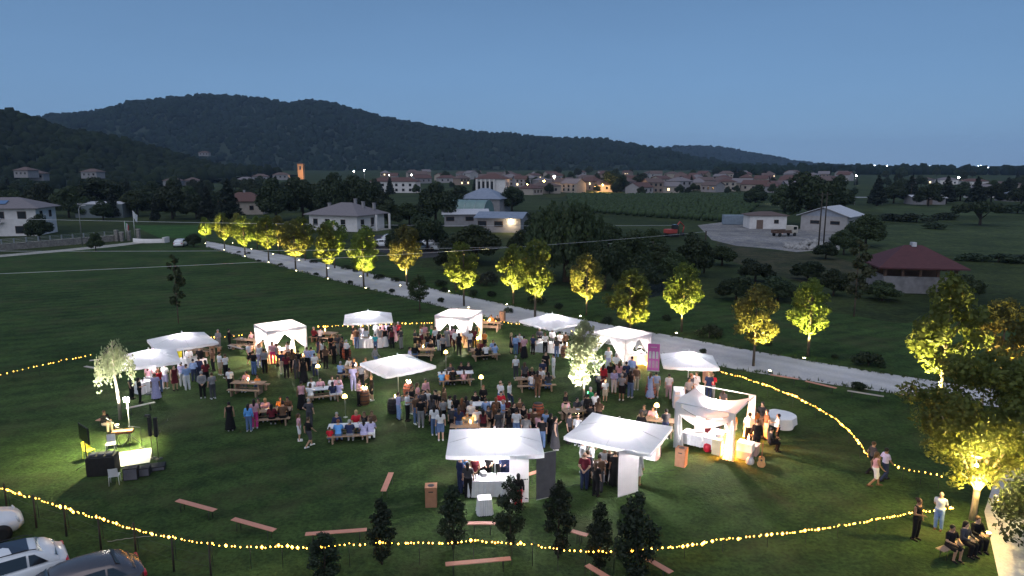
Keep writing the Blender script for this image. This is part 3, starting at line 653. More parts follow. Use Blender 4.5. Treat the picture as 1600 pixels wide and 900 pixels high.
# joints of a 1.72 m figure facing -Y.  arms: (elbow, wrist) for left(+x) and right(-x)
POSE = {}
def pose(name, drop=0.0, lean=0.0, le=(.235, .02, 1.13), lw=(.25, -.04, .89), re=(-.235, .02, 1.13), rw=(-.25, -.04, .89),
         lk=(.105, -.01, .49), la=(.11, .03, .08), rk=(-.105, -.01, .49), ra=(-.11, .03, .08), turn=0.0):
    POSE[name] = dict(drop=drop, lean=lean, arms=((.19, le, lw), (-.19, re, rw)), legs=((.09, lk, la), (-.09, rk, ra)), turn=turn)
pose('stand')
pose('hold', re=(-.24, -.02, 1.13), rw=(-.13, -.27, 1.16))
pose('plate', re=(-.23, -.03, 1.13), rw=(-.10, -.30, 1.10), le=(.23, -.03, 1.13), lw=(.12, -.28, 1.12))
pose('behind', re=(-.235, .10, 1.13), rw=(-.06, .17, .93), le=(.235, .10, 1.13), lw=(.06, .18, .95))
pose('drink', le=(.26, -.06, 1.16), lw=(.12, -.22, 1.37), rk=(-.12, -.04, .49), ra=(-.13, .02, .08))
pose('akimbo', le=(.34, .05, 1.16), lw=(.17, -.05, 1.0), lk=(.13, -.03, .49), la=(.16, -.02, .08))
pose('walk', lk=(.10, -.16, .52), la=(.10, -.20, .13), rk=(-.10, -.03, .49), ra=(-.10, .27, .15), le=(.235, .12, 1.14), lw=(.24, .10, .90), re=(-.235, -.07, 1.14), rw=(-.22, -.24, .96))
pose('sit', drop=.42, lean=-.04, lk=(.12, -.42, .50), la=(.12, -.40, .08), rk=(-.12, -.42, .50), ra=(-.12, -.36, .08), le=(.25, -.10, 1.14), lw=(.14, -.34, 1.14), re=(-.25, -.10, 1.14), rw=(-.14, -.34, 1.12))
pose('sitlean', drop=.42, lean=-.14, lk=(.12, -.42, .50), la=(.12, -.36, .08), rk=(-.12, -.42, .50), ra=(-.12, -.40, .08), le=(.27, -.20, 1.10), lw=(.08, -.40, 1.16), re=(-.25, -.18, 1.12), rw=(-.16, -.40, 1.15))
def joints(nm):
    p = POSE[nm]; dz = -p['drop']; ln = p['lean']
    def up(v): return np.array((v[0], v[1] + ln * max(0, v[2] - .95) / .65, v[2] + dz))
    return p, up, dz
def torso(P, up, g=0.0):
    return smin([ell(P, up((0, .005, .955)), (.160 + g, .118 + g, .13 + g)), ell(P, up((0, 0, 1.10)), (.140 + g, .102 + g, .16 + g)),
                 ell(P, up((0, 0, 1.28)), (.172 + g, .118 + g, .19 + g)), cap(P, up((-.15, 0, 1.385)), up((0, .01, 1.425)), .052 + g, .062 + g), cap(P, up((.15, 0, 1.385)), up((0, .01, 1.425)), .052 + g, .062 + g)], .05)
def arms(P, p, up, g=0.0, frac=None, low=True):
    ds = []
    for sx, e, w in p['arms']:
        s, e, w = up((sx * .95, 0, 1.385)), up(e), up(w)
        if frac is None:
            ds.append(smin([cap(P, s, e, .052 + g, .041 + g), cap(P, e, w, .041 + g, .028 + g)], .02))
            ha = w + (w - e) / np.linalg.norm(w - e) * .06; ds.append(cap(P, w, ha, .028, .035))
        elif frac <= 1: ds.append(cap(P, s, s + (e - s) * frac, .055 + g, .050 + g))
        else: ds.append(smin([cap(P, s, e, .053 + g, .044 + g), cap(P, e, e + (w - e) * (frac - 1), .044 + g, .036 + g)], .02))
    return ds
def legs(P, p, dz, g=0.0, lo=0.0, f=1.0):
    ds = []
    for sx, k, a in p['legs']:
        hp = np.array((sx, 0, .90 + dz)); k, a = np.array(k), np.array(a)
        if f >= 2: ds.append(smin([cap(P, hp, k, .086 + g, .058 + g), cap(P, k, a, .060 + g, .040 + g)], .03))
        else: ds.append(cap(P, hp, hp + (k - hp) * f, .09 + g, .07 + g))
    return ds
def body_fn(nm):
    p, up, dz = joints(nm); hc = up((0, -.01, 1.605))
    def fn(P):
        ds = [torso(P, up)] + legs(P, p, dz, 0, 0, 2) + arms(P, p, up)
        ds.append(cap(P, up((0, .01, 1.42)), up((0, 0, 1.54)), .056, .050))
        head = smin([ell(P, hc + (0, .008, .02), (.078, .098, .102)), ell(P, hc + (0, -.018, -.055), (.056, .068, .066))], .03)
        face = smin([head, cap(P, hc + (0, -.092, .012), hc + (0, -.106, -.018), .010, .016)], .012)
        for s in (-1, 1): face = np.minimum(face, ell(P, hc + (s * .080, .012, -.002), (.014, .022, .032)))
        for (sx, k, a) in p['legs']:
            a = np.array(a); ds.append(cap(P, a + (0, .02, -.035), a + (0, -.15, -.05), .042, .030))
        return smin([smin(ds, .028), face], .02)
    return fn
HB = .024
def bounds(nm):
    p, up, dz = joints(nm); pts = [up((0, 0, 1.74)), (0, 0, 0)] + [up(q) for a in p['arms'] for q in a[1:]] + [np.array(q) for l in p['legs'] for q in l[1:]]
    pts = np.array(pts); lo = pts.min(0) - .24; hi = pts.max(0) + .24; lo[2] = -.03; hi[2] = up((0, 0, 1.78))[2]
    return np.minimum(lo, (-.32, -.26, -.03)), np.maximum(hi, (.32, .3, 0))
PM = {}
def fingers(nm):
    """five fingers of each hand, rooted in the palm"""
    p, up, dz = joints(nm); m = MB()
    for sx, e, w in p['arms']:
        e, w = Vector(up(e)), Vector(up(w)); d = (w - e).normalized(); sd = d.cross(Vector((0, 1, .25))).normalized(); pal = d.cross(sd)
        for i, L in enumerate((.072, .082, .076, .060)):
            b = w + d * .075 + sd * (.024 - .016 * i); m.tube([b, b + d * L * .55 + pal * .006, b + d * L * .9 + pal * .028], [.0095, .0085, .006], 5)
        b = w + d * .03 + sd * .03; m.tube([b, b + sd * .03 + d * .025, b + sd * .028 + d * .06], [.011, .0095, .007], 5)
    return m
def body_mesh(nm):
    if ('b', nm) in PM: return PM['b', nm]
    lo, hi = bounds(nm); V, F = nets(body_fn(nm), lo, hi, HB); fg = fingers(nm); n = len(V)
    F4 = [tuple(f) for f in F] + [tuple(i + n for i in f) for f in fg.f]
    me = bpy.data.meshes.new('person'); me.from_pydata([tuple(v) for v in V] + fg.v, [], F4)
    me.polygons.foreach_set('use_smooth', [True] * len(F4)); me.update(); PM['b', nm] = me; return me
def top_mesh(nm, sl):
    k = ('t', nm, sl)
    if k in PM: return PM[k]
    p, up, dz = joints(nm); fr = {0: None, 1: .62, 2: 1.86}[sl]
    def fn(P):
        ds = [torso(P, up, .016)]
        d = smin(ds + (arms(P, p, up, .010, fr) if fr else []), .03)
        zt = up((0, 0, 1.455))[2]; zb = up((0, 0, .88))[2]
        if nm.startswith('sit'): zb = .45
        neck = cap(P, up((0, -.02, 1.47)), up((0, .0, 1.60)), .068 if sl else .10, .08)
        return np.maximum(np.maximum(np.maximum(d, P[:, 2] - zt), zb - P[:, 2]), -neck)
    lo, hi = bounds(nm); V, F = nets(fn, lo, hi, HB); PM[k] = mesh_np('top', V, F, True); return PM[k]
def bottom_mesh(nm, ty):
    k = ('d', nm, ty)
    if k in PM: return PM[k]
    p, up, dz = joints(nm); sit = nm.startswith('sit')
    def fn(P):
        pel = ell(P, up((0, .005, .955)), (.176, .136, .14))
        if ty == 'T': d = smin([pel] + legs(P, p, dz, .022, 0, 2), .03); lo = .055
        elif ty == 'S': d = smin([pel] + legs(P, p, dz, .026, 0, .92), .03); lo = .03
        else:
            hem = {'K': .50, 'L': .10}[ty]; rr = {'K': .235, 'L': .30}[ty]
            if sit:
                d = smin([pel] + legs(P, p, dz, .04, 0, 2 if ty == 'L' else 1.0) + [cap(P, (0, 0, .50), (0, -.40, .50), .14, .11)], .06); lo = .12 if ty == 'L' else .3
            else:
                z = P[:, 2]; t = np.clip((1.02 - z) / (1.02 - hem), 0, 1); an = np.arctan2(P[:, 1], P[:, 0])
                rad = .150 + (rr - .150) * t ** .8 + .014 * t * np.sin(an * 9)
                cx = 0; d = (np.hypot(P[:, 0] - cx, (P[:, 1]) * 1.18) - rad) * .85; lo = hem
        return np.maximum(np.maximum(d, P[:, 2] - up((0, 0, 1.03))[2]), lo - P[:, 2])
    lo, hi = bounds(nm); lo = np.minimum(lo, (-.42, -.40, -.03)); hi = np.maximum(hi, (.42, .40, 0)); V, F = nets(fn, lo, hi, HB)
    PM[k] = mesh_np('bottom', V, F, True); return PM[k]
def shoe_mesh(nm):
    if ('s', nm) in PM: return PM['s', nm]
    p = POSE[nm]; out = []
    for sx, k, a in p['legs']:
        m = MB(); V = []; z0 = a[2] - .08
        for y, w, h in ((.09, .030, .09), (.04, .040, .10), (-.05, .044, .075), (-.13, .048, .06), (-.19, .036, .045), (-.205, .015, .03)):
            for x, z in ((-w, 0), (w, 0), (w * .9, h * .7), (w * .4, h), (-w * .4, h), (-w * .9, h * .7)): V.append((a[0] + x, a[1] + y, z0 + z))
        F = [(i * 6 + j, i * 6 + (j + 1) % 6, i * 6 + 6 + (j + 1) % 6, i * 6 + 6 + j) for i in range(5) for j in range(6)] + [tuple(range(6)), tuple(range(35, 29, -1))]
        out.append(m.add(V, F, True).mesh('shoe'))
    PM['s', nm] = out; return out
def hair_mesh(ty):
    if ('h', ty) in PM: return PM['h', ty]
    def fn(P):
        sk = ell(P, (0, .018, .032), (.092, .106, .108)); cut = ell(P, (0, -.10, -.055), (.088, .10, .118))
        d = np.maximum(sk, -cut)
        if ty == 'short': d = np.maximum(d, -.045 - P[:, 2] + .3 * P[:, 1] * 0)
        if ty == 'bald': d = np.maximum(np.maximum(sk, -cut), P[:, 2] - .02); d = np.maximum(d, -.05 - P[:, 2])
        if ty == 'long': d = smin([d, np.maximum(cap(P, (0, .05, .02), (0, .085, -.24), .088, .07), -cut)], .03)
        if ty == 'bun': d = smin([np.maximum(d, -.06 - P[:, 2]), ell(P, (0, .125, .07), (.05, .045, .05))], .02)
        return d
    V, F = nets(fn, (-.13, -.14, -.36), (.13, .22, .17), .018); PM['h', ty] = mesh_np('hair', V, F, True); return PM['h', ty]
EYE = MB().lathe([(0, -.006), (.011, -.003), (.014, .002), (0, .007)], 6).mesh('eye')
MOUTH = MB().box(-.022, .022, -.007, .007, -.004, .004, bev=.002).mesh('mouth')
def cloth(name, c): return pm('cloth_' + name, c, tuple(v * .82 for v in c), 14, .9, .1, 30, spec=.15)
CL = {}
for k, (nm, c) in dict(w=('white', (.72, .72, .74)), k=('black', (.012, .012, .014)), b=('light blue', (.28, .40, .66)), n=('navy', (.025, .035, .085)), r=('red', (.55, .025, .04)), g=('green', (.03, .26, .10)),
    y=('yellow', (.72, .48, .03)), e=('grey', (.24, .24, .25)), p=('pink', (.62, .34, .38)), m=('maroon', (.13, .02, .03)), j=('blue jeans', (.10, .16, .30)), t=('beige', (.48, .40, .30)), o=('orange', (.65, .22, .05)),
    l=('lavender', (.44, .42, .64)), c=('teal', (.05, .42, .45)), d=('dark grey', (.06, .06, .07)), f=('magenta', (.62, .06, .24)), h=('brown', (.12, .07, .045)), s=('sky blue', (.12, .34, .72))).items():
    CL[k] = (nm, cloth(nm.replace(' ', '_'), c))
SK = [pm('skin_light', (.56, .36, .26), (.48, .29, .20), 20, .6), pm('skin_tan', (.42, .25, .16), (.35, .2, .13), 20, .6), pm('skin_deep', (.28, .16, .10), (.22, .12, .075), 20, .6)]
HC = {'k': ('black', pm('hair_black', (.012, .010, .010), None, 30, .5)), 'h': ('brown', pm('hair_brown', (.07, .04, .022), None, 30, .5)), 'y': ('blond', pm('hair_blond', (.42, .30, .14), None, 30, .5)), 'e': ('grey', pm('hair_grey', (.38, .37, .36), None, 30, .6)), 'o': ('auburn', pm('hair_auburn', (.22, .08, .03), None, 30, .5))}
M_eye = pm('eye_dark', (.03, .02, .02)); M_lip = pm('lips', (.3, .09, .08)); M_shoe = {'w': CL['w'][1], 'k': CL['k'][1], 'h': CL['h'][1]}
HN = {'short': 'short', 'long': 'long', 'bun': 'tied', 'bald': 'bald'}
PEOPLE = []
def person(x, y, rz, po, top, bot, hair='kS', sh='k', scale=1.0, where='', z=0.0):
    """top: colour + sleeve digit; bot: colour + type (T trousers, S shorts, K knee skirt, L long skirt); hair: colour + S/L/B/O"""
    e = put('person', body_mesh(po), SK[0], loc=(x, y, z), rot=rz, scale=scale)
    i = len(PEOPLE); sk = SK[(i * 7 + int(abs(x) * 3)) % 5 // 2]
    e.material_slots[0].link = 'OBJECT'; e.material_slots[0].material = sk
    tc, sl = top[0], int(top[1]); bc, ty = bot[0], bot[1]
    for nm, me, mt in (('top', top_mesh(po, sl), CL[tc][1]), ('bottom', bottom_mesh(po, ty), CL[bc][1]), ('shoe', shoe_mesh(po)[0], M_shoe[sh]), ('shoe', shoe_mesh(po)[1], M_shoe[sh])):
        dress = tc == bc and ty in 'KL'
        nm2 = {'top': 'bodice' if dress else 'shirt', 'bottom': {'T': 'trousers', 'S': 'shorts', 'K': 'skirt', 'L': 'long_skirt'}[ty], 'shoe': 'shoe'}[nm]
        o = put(nm2, me, mt, e); o.material_slots[0].link = 'OBJECT'; o.material_slots[0].material = mt
    p, up, dz = joints(po); hc = up((0, -.01, 1.605)); ht = {'S': 'short', 'L': 'long', 'B': 'bun', 'O': 'bald'}[hair[1]]
    o = put('hair', hair_mesh(ht), HC[hair[0]][1], e, hc); o.material_slots[0].link = 'OBJECT'; o.material_slots[0].material = HC[hair[0]][1]
    for q in (-.032, .032): put('eye', EYE, M_eye, e, hc + np.array((q, -.087, .018)), (R(90), 0, 0))
    put('mouth', MOUTH, M_lip, e, hc + np.array((0, -.086, -.048)))
    outfit = ('%s %s dress' % (CL[tc][0], 'long' if ty == 'L' else 'knee-length')) if (tc == bc and ty in 'KL') else '%s %s and %s' % (CL[tc][0], 'top' if sl == 0 else 'shirt', {'T': '%s trousers' % CL[bc][0] if bc != 'j' else 'jeans', 'S': '%s shorts' % CL[bc][0] if bc != 'j' else 'denim shorts', 'K': '%s skirt' % CL[bc][0], 'L': 'long %s skirt' % CL[bc][0]}[ty])
    verb = {'sit': 'sitting', 'sitlean': 'sitting', 'walk': 'walking'}.get(po, 'standing')
    PEOPLE.append((e, outfit, verb, where, HC[hair[0]][0] + ' ' + HN[ht] if ht != 'bald' else 'bald ' + HC[hair[0]][0])); return e
def face_to(p, q):            # rotation that makes -Y look from p to q
    return math.atan2(q[0] - p[0], -(q[1] - p[1]))
def standing(px, py, face, po, top, bot, hair='kS', sh='k', where='', sc=1.0):
    """px,py: top of the head as seen; face: degrees (0 looks at the camera, 90 to the right, 180 away)"""
    p = G(px, py, 1.72 * sc); cam_az = math.atan2(p.x, p.y)
    return person(p.x, p.y, R(face) - cam_az, po, top, bot, hair, sh, sc, where)
def label_people():
    left = list(PEOPLE); forms = [lambda t: 'person in %s %s %s' % (t[1], t[2], t[3]), lambda t: 'person in %s %s' % (t[1], t[3]), lambda t: '%s-haired person in %s %s' % (t[4].split()[0], t[1], t[3]), lambda t: 'person in %s %s' % (t[1].split(' and ')[0], t[3])]
    for f in forms[:3]:
        cnt = {}
        for t in PEOPLE: cnt[f(t)] = cnt.get(f(t), 0) + 1
        for t in list(left):
            if cnt[f(t)] == 1 and len(f(t).replace('-', ' ').split()) <= 16: tag(t[0], f(t), 'person', 'guests at the garden party'); left.remove(t)
    grp = {}
    for t in left: grp.setdefault((t[1].split(' and ')[0], t[3]), []).append(t)
    for (o, w), ts in grp.items():
        ts.sort(key=lambda t: PX(t[0].location)[0])
        for i, t in enumerate(ts): tag(t[0], 'person in %s %s%s' % (o, w, ', %s from left' % ORD[i] if len(ts) > 1 else ''), 'person', 'guests at the garden party')
# ================================================================== the garden party
M_white = pm('white_fabric', (.84, .84, .85), (.80, .80, .81), 3, .85, .35, 5, trans=.22)
M_cloth = pm('table_linen', (.76, .76, .77), (.68, .68, .70), 4, .85, .2, 10)
M_steel = pm('white_steel', (.70, .70, .70), None, 20, .4, metal=.2)
M_alu = pm('brushed_aluminium', (.5, .5, .52), None, 20, .35, metal=.8)
M_wood = pm('weathered_planks', (.36, .25, .17), (.25, .17, .11), 5, .75, .25, 25, stretch=(1, 8, 8))
M_bench = pm('orange_bench_wood', (.58, .27, .19), (.46, .21, .15), 4, .6, .15, 25, stretch=(1, 8, 8))
M_bench2 = pm('pale_bench_wood', (.42, .38, .33), (.34, .3, .26), 4, .7, .15, 25, stretch=(1, 8, 8))
M_card = pm('brown_cardboard', (.40, .20, .12), (.34, .17, .10), 5, .85, .1)
M_barrel = pm('barrel_staves', (.22, .10, .05), (.13, .06, .03), 6, .6, .3, 20, stretch=(6, 6, 1))
M_barrel2 = pm('orange_barrel_staves', (.42, .12, .06), (.3, .08, .04), 6, .6, .3, 20, stretch=(6, 6, 1))
M_hoop = pm('hoop_iron', (.06, .06, .065), None, 20, .5, metal=.8)
M_glow = em('lamp_shade_glow', (1, .64, .16), 8)
M_flame = em('flame', (1, .56, .14), 240)
M_bulb = em('string_bulb', (1, .47, .04), 15)
M_led = em('white_lamp', (1, .93, .88), 34)
M_hot = em('flood_lamp', (1, .95, .82), 110)
M_glass = glassmat('bottle_glass', (.012, .03, .015), .06)
M_clear = glassmat('clear_plastic', (.55, .57, .6), .15)
M_plate = pm('white_china', (.75, .75, .74), None, 9, .3)
M_wax = pm('candle_wax', (.8, .74, .6), None, 9, .5)
M_iron = pm('grey_screen', (.12, .12, .14), (.09, .09, .11), 3, .7, .1)
M_banner = pm('white_banner', (.62, .61, .63), (.56, .55, .57), 1.5, .7, .08, trans=.25)
M_red = pm('red_plastic', (.5, .02, .04), None, 6, .4)
M_dk = pm('black_case', (.018, .018, .02), (.012, .012, .013), 8, .6, .2)

# ---- umbrellas
def umbrella(px, py, sx, sy, rz, label, power=55, apex=2.95, edge=2.35, pole=True, col=(1, .93, .97)):
    p = G(px, py, apex); e = empty('market_umbrella', (p.x, p.y, 0), R(rz))
    hx, hy = sx / 2, sy / 2; m = MB(); n = 10
    for k in range(4):                                       # four panels, each sagging a little between its ribs
        c = ((-hx, -hy), (hx, -hy), (hx, hy), (-hx, hy)); a, b = c[k], c[(k + 1) % 4]
        def fn(u, v, a=a, b=b):
            x = a[0] + (b[0] - a[0]) * u; y = a[1] + (b[1] - a[1]) * u; s = v
            sag = .05 * math.sin(math.pi * u) * math.sin(math.pi * min(1, s)) + .05 * s * math.sin(math.pi * u)
            z = apex + (edge - apex) * s ** 1.08 - sag
            return (x * s, y * s, z)
        pan = MB().grid(fn, n, n).obj('canopy_panel', M_white, e)
        def val(u, v, a=a, b=b):
            x = a[0] + (b[0] - a[0]) * u; y = a[1] + (b[1] - a[1]) * u
            return (x * 1.003, y * 1.003, edge - .05 * math.sin(math.pi * u) - v * (.16 + .03 * abs(math.sin(u * math.pi * 5))))
        MB().grid(val, 20, 1).obj('valance', M_white, pan)
    MB().tube([(0, 0, .02), (0, 0, apex + .06)], .03, 8).obj('pole', M_steel, e)
    MB().lathe([(.0, apex + .02), (.05, apex + .03), (.04, apex + .12), (0, apex + .15)], 8).obj('finial', M_steel, e)
    for k in range(8):
        a = k * math.pi / 4; t = max(abs(math.cos(a)) / hx, abs(math.sin(a)) / hy); d = .97 / t
        tip = Vector((math.cos(a) * d, math.sin(a) * d, edge - .03))
        MB().tube([(0, 0, apex - .05), tip], .012, 4).obj('rib', M_steel, e)
    MB().box(-.4, .4, -.4, .4, .0, .09, bev=.02).obj('base', M_iron, e)
    if power:
        l = MB().lathe([(.045, apex - .52), (.075, apex - .50), (.075, apex - .44), (.045, apex - .42)], 12).obj('lamp_ring', M_led, e)
        for k in range(2): lamp('ring_lamp', 'POINT', e, ((.13, -.13)[k], 0, apex - .40), power / 2, col, .06)
    return tag(e, label, 'umbrella', 'white market umbrellas')
U = {}
U['u1'] = umbrella(284, 520, 3.9, 3.9, 38, 'white umbrella at the left with a yellow panel beneath', 230)
U['u2'] = umbrella(232, 546, 3.4, 3.4, 30, 'white umbrella partly hidden behind the weeping tree', 320)
U['u3'] = umbrella(575, 485.5, 3.9, 3.3, 12, 'white umbrella farthest back, over the drinks table', 520)
U['u4'] = umbrella(621, 555, 3.5, 3.5, 38, 'white umbrella in the middle, beside the barrels', 660)
U['u5'] = umbrella(863, 490, 3.8, 3.8, 42, 'white umbrella near the road, over the long clothed table', 520)
U['u6'] = umbrella(1077, 549.5, 3.4, 3.0, -8, 'white umbrella right of the pink banner', 380)
U['u7'] = umbrella(773, 670, 4.25, 3.0, 2, 'large white umbrella at the front with scalloped edge and grey screen', 950)
U['u8'] = umbrella(968, 655, 4.1, 3.6, -28, 'large white umbrella at the front with one hanging white banner', 950)
# ---- gazebos
def curtain(hw, h, tie=.95, sgn=1):
    """half a curtain on a side of half width hw: hangs from the beam, gathered to its pole at tie height"""
    def fn(u, v):
        z = h * (1 - v); zt = tie
        t = abs(z - zt) / (h - zt) if z > zt else (zt - z) / zt * .25
        w = .12 + (hw - .12) * min(1, t) ** (.75 if z > zt else 1)
        return (-hw + u * w, .035 * math.sin(u * 26) * (1 - .5 * t), z) if sgn > 0 else (hw - u * w, .035 * math.sin(u * 26) * (1 - .5 * t), z)
    return MB().grid(fn, 22, 16)
def gazebo(cx, cy, w, d, rz, label, sides, power, floods=(), roof='flat', h=2.5, col=(1, .83, .74)):
    e = empty('gazebo', (cx, cy, 0), R(rz)); hx, hy = w / 2, d / 2
    for x, y in ((-hx, -hy), (hx, -hy), (hx, hy), (-hx, hy)): MB().box(x - .03, x + .03, y - .03, y + .03, 0, h, bev=.006).obj('pole', M_steel, e)
    for k, (a, b) in enumerate((((-hx, -hy), (hx, -hy)), ((hx, -hy), (hx, hy)), ((hx, hy), (-hx, hy)), ((-hx, hy), (-hx, -hy)))):
        MB().tube([(*a, h), (*b, h)], .03, 6).obj('beam', M_steel, e)
    if roof == 'flat':
        def fn(u, v):
            x = -hx - .02 + u * (w + .04); y = -hy - .02 + v * (d + .04); q = max(abs(x) / hx, abs(y) / hy)
            return (x, y, h + .045 + .17 * (1 - min(1, q)) + .02 * math.sin(u * 9) * math.sin(v * 7))
        MB().grid(fn, 14, 14).obj('roof_cloth', M_white, e)
        for k in range(4):
            L = w if k % 2 == 0 else d; off = hy if k % 2 == 0 else hx
            M = Matrix.Rotation(k * math.pi / 2, 4, 'Z') @ Matrix.Translation((0, -off - .035, 0))
            MB().grid(lambda u, v: (-L / 2 + u * L, -.012 * math.sin(u * 30) * v, h + .04 - v * (.24 + .03 * math.sin(u * 19))), 30, 2, M=M).obj('valance', M_white, e)
    else:                                                    # one cloth slung between the corners, sagging in the middle
        def fn(u, v):
            x = -hx + u * w; s = 4 * u * (1 - u); y = -hy - .04 + v * d * (.62 + .25 * (1 - s)) 
            return (x, y, h + .04 - s * (.62 - .42 * v) + .05 * math.sin(v * 6 + u * 3) - .06 * math.sin(v * 14) * s)
        MB().grid(fn, 26, 14).obj('roof_cloth', M_white, e)
        MB().grid(lambda u, v: (-hx + u * w, -hy - .045 - .02 * math.sin(u * 18), h + .04 - 4 * u * (1 - u) * .62 - v * (.42 + .1 * math.sin(u * 5))), 26, 4).obj('front_swag', M_white, e)
    for k, st in enumerate(sides):                           # front, right, back, left: o open, c tied curtains, w wall, h one tied curtain
        L = w if k % 2 == 0 else d; off = hy if k % 2 == 0 else hx
        M = Matrix.Rotation(k * math.pi / 2, 4, 'Z') @ Matrix.Translation((0, -off, 0))
        def part(mb, nm):
            o = mb.obj(nm, M_white, e); o.matrix_local = M; return o
        if st == 'w': part(MB().grid(lambda u, v: (-L / 2 + u * L, .03 * math.sin(u * 40) * v, (h - .02) * (1 - v) + .03), 60, 5), 'side_wall')
        if st in 'ch': part(curtain(L / 2, h - .03, 1.0, 1), 'curtain')
        if st in 'cH': part(curtain(L / 2, h - .03, .9, -1), 'curtain')
        if st == 'p':
            for sg in (-1, 1): part(MB().grid(lambda u, v: (sg * (L / 2 - .02 - u * (.32 + .2 * v * v)), .05 * math.sin(u * 20) - .03, (h - .03) * (1 - v) + .02), 14, 12), 'curtain')
    m = MB().lathe([(0, h - .18), (.07, h - .17), (.08, h - .1), (.03, h - .04)], 12).obj('ceiling_lamp', M_led, e)
    lamp('ceiling_light', 'POINT', e, (0, 0, h - .34), power, col, .12)
    for x, y, pw in floods:
        q = MB().lathe([(.05, .03), (.09, .05), (.10, .22), (.06, .26)], 10).obj('floor_flood', em('warm_flood', (1, .45, .1), 20), e, (x, y, 0))
        lamp('flood_light', 'POINT', e, (x * .86, y * .86, .42), pw * 4.5, (1, .30, .05), .08)
    return tag(e, label, 'gazebo', 'white draped gazebos')
GZ = {}
GZ['g1'] = gazebo(-18.1, 52.0, 3.0, 3.0, 38, 'glowing white gazebo farthest left with tied curtains', 'cccc', 2600, ((-1.25, -1.3, 60), (1.3, -1.2, 50), (-1.4, 1.2, 60)))
GZ['g2'] = gazebo(-4.5, 56.6, 3.0, 3.0, -20, 'glowing white gazebo in the middle of the back row', 'cccc', 2600, ((1.3, -1.25, 60), (1.2, 1.2, 40)))
GZ['g3'] = gazebo(8.2, 49.5, 3.1, 3.1, 42, 'white gazebo beside the pink roll-up banner', 'cccc', 1500, ((1.35, -1.2, 45),))
GZ['g4'] = gazebo(10.85, 34.75, 3.1, 3.5, -35, 'open white gazebo with slung cloth roof at the front right', 'poph', 1500, ((1.4, -1.6, 130), (1.45, 1.5, 150), (-.2, -.2, 24)), roof='swag')
# ---- clothed tables, beer tables, benches
def local(e, x, y, z=0.0):
    return Matrix.Translation(e.location) @ Matrix.Rotation(e.rotation_euler.z, 4, 'Z') @ Vector((x, y, z))
ITEMS = [0]
_bot = MB().lathe([(.036, 0), (.038, .17), (.014, .23), (.014, .30)], 8).mesh('wine_bottle')
_pl = MB().lathe([(.05, 0), (.13, .018), (.128, .024), (.05, .008), (0, .008)], 12).mesh('plate')
_gl = MB().lathe([(.035, 0), (.006, .008), (.006, .09), (.035, .13), (.03, .20)], 8).mesh('wine_glass')
_cj = MB().lathe([(.05, 0), (.055, .02), (.055, .16), (.045, .16), (.045, .04), (0, .04)], 10).mesh('jar')
_cf = MB().lathe([(0, .07), (.034, .11), (.028, .19), (.012, .25), (0, .30)], 8).mesh('flame')
_bx = MB().box(-.16, .16, -.12, .12, 0, .2, bev=.01).mesh('box')
def item(kind, p, where, rz=0.0):
    if kind == 'candle':
        e = empty('candle_jar', p); put('jar', _cj, M_clear, e); put('flame', _cf, M_flame, e); return tag(e, 'burning candle jar on ' + where, 'candle', 'candle jars')
    me, mt, lab, cat = dict(bottle=(_bot, M_glass, 'dark wine bottle on ', 'bottle'), plate=(_pl, M_plate, 'white plate on ', 'plate'), glass=(_gl, M_clear, 'wine glass on ', 'glass'), box=(_bx, M_cloth, 'white carton on ', 'box'))[kind]
    o = put({'bottle': 'wine_bottle', 'plate': 'plate', 'glass': 'wine_glass', 'box': 'carton'}[kind], me, mt, loc=p, rot=rz); return tag(o, lab + where, cat, cat + ' on ' + where)
def clothed(cx, cy, w, d, rz, label, where, h=.78, items='', drop=.03):
    """a trestle table under a white cloth that falls in folds"""
    e = empty('clothed_table', (cx, cy, 0), R(rz)); hx, hy = w / 2, d / 2
    MB().box(-hx + .03, hx - .03, -hy + .03, hy - .03, h - .04, h - .006).obj('table_top', M_wood, e)
    for x in (-hx + .1, hx - .1):
        for y in (-hy + .1, hy - .1): MB().tube([(x, y, 0), (x, y, h - .04)], .02, 6).obj('leg', M_black, e)
    m = MB(); N = 72; V = []; per = 2 * (w + d)
    def edge(t):
        s = t * per
        if s < w: return (-hx + s, -hy), (0, -1)
        s -= w
        if s < d: return (hx, -hy + s), (1, 0)
        s -= d
        if s < w: return (hx - s, hy), (0, 1)
        return (-hx, hy - (s - w)), (-1, 0)
    for j, z in enumerate((h, h - .012, h * .66, h * .33, drop)):
        for i in range(N):
            (x, y), (a, b) = edge(i / N); f = (.0, .012, .03, .05, .07)[j] + .022 * j / 4 * math.sin(i * 1.9) + .012 * j / 4 * math.sin(i * .7)
            V.append((x + a * f, y + b * f, z))
    F = [(j * N + (i + 1) % N, j * N + i, (j + 1) * N + i, (j + 1) * N + (i + 1) % N) for j in range(4) for i in range(N)] + [tuple(range(N))]
    m.add(V, F, False).obj('table_cloth', M_cloth, e)
    tag(e, label, 'table', 'tables under white cloths')
    for k, c in enumerate(items):
        q = local(e, -hx * .8 + 1.6 * hx * ((k * .618 + .1) % 1), (-.5 + ((k * .37) % 1)) * d * .6, h + .004)
        item({'b': 'bottle', 'p': 'plate', 'g': 'glass', 'x': 'box', 'c': 'candle'}[c], q, where, k)
    return e
TABLES = {}
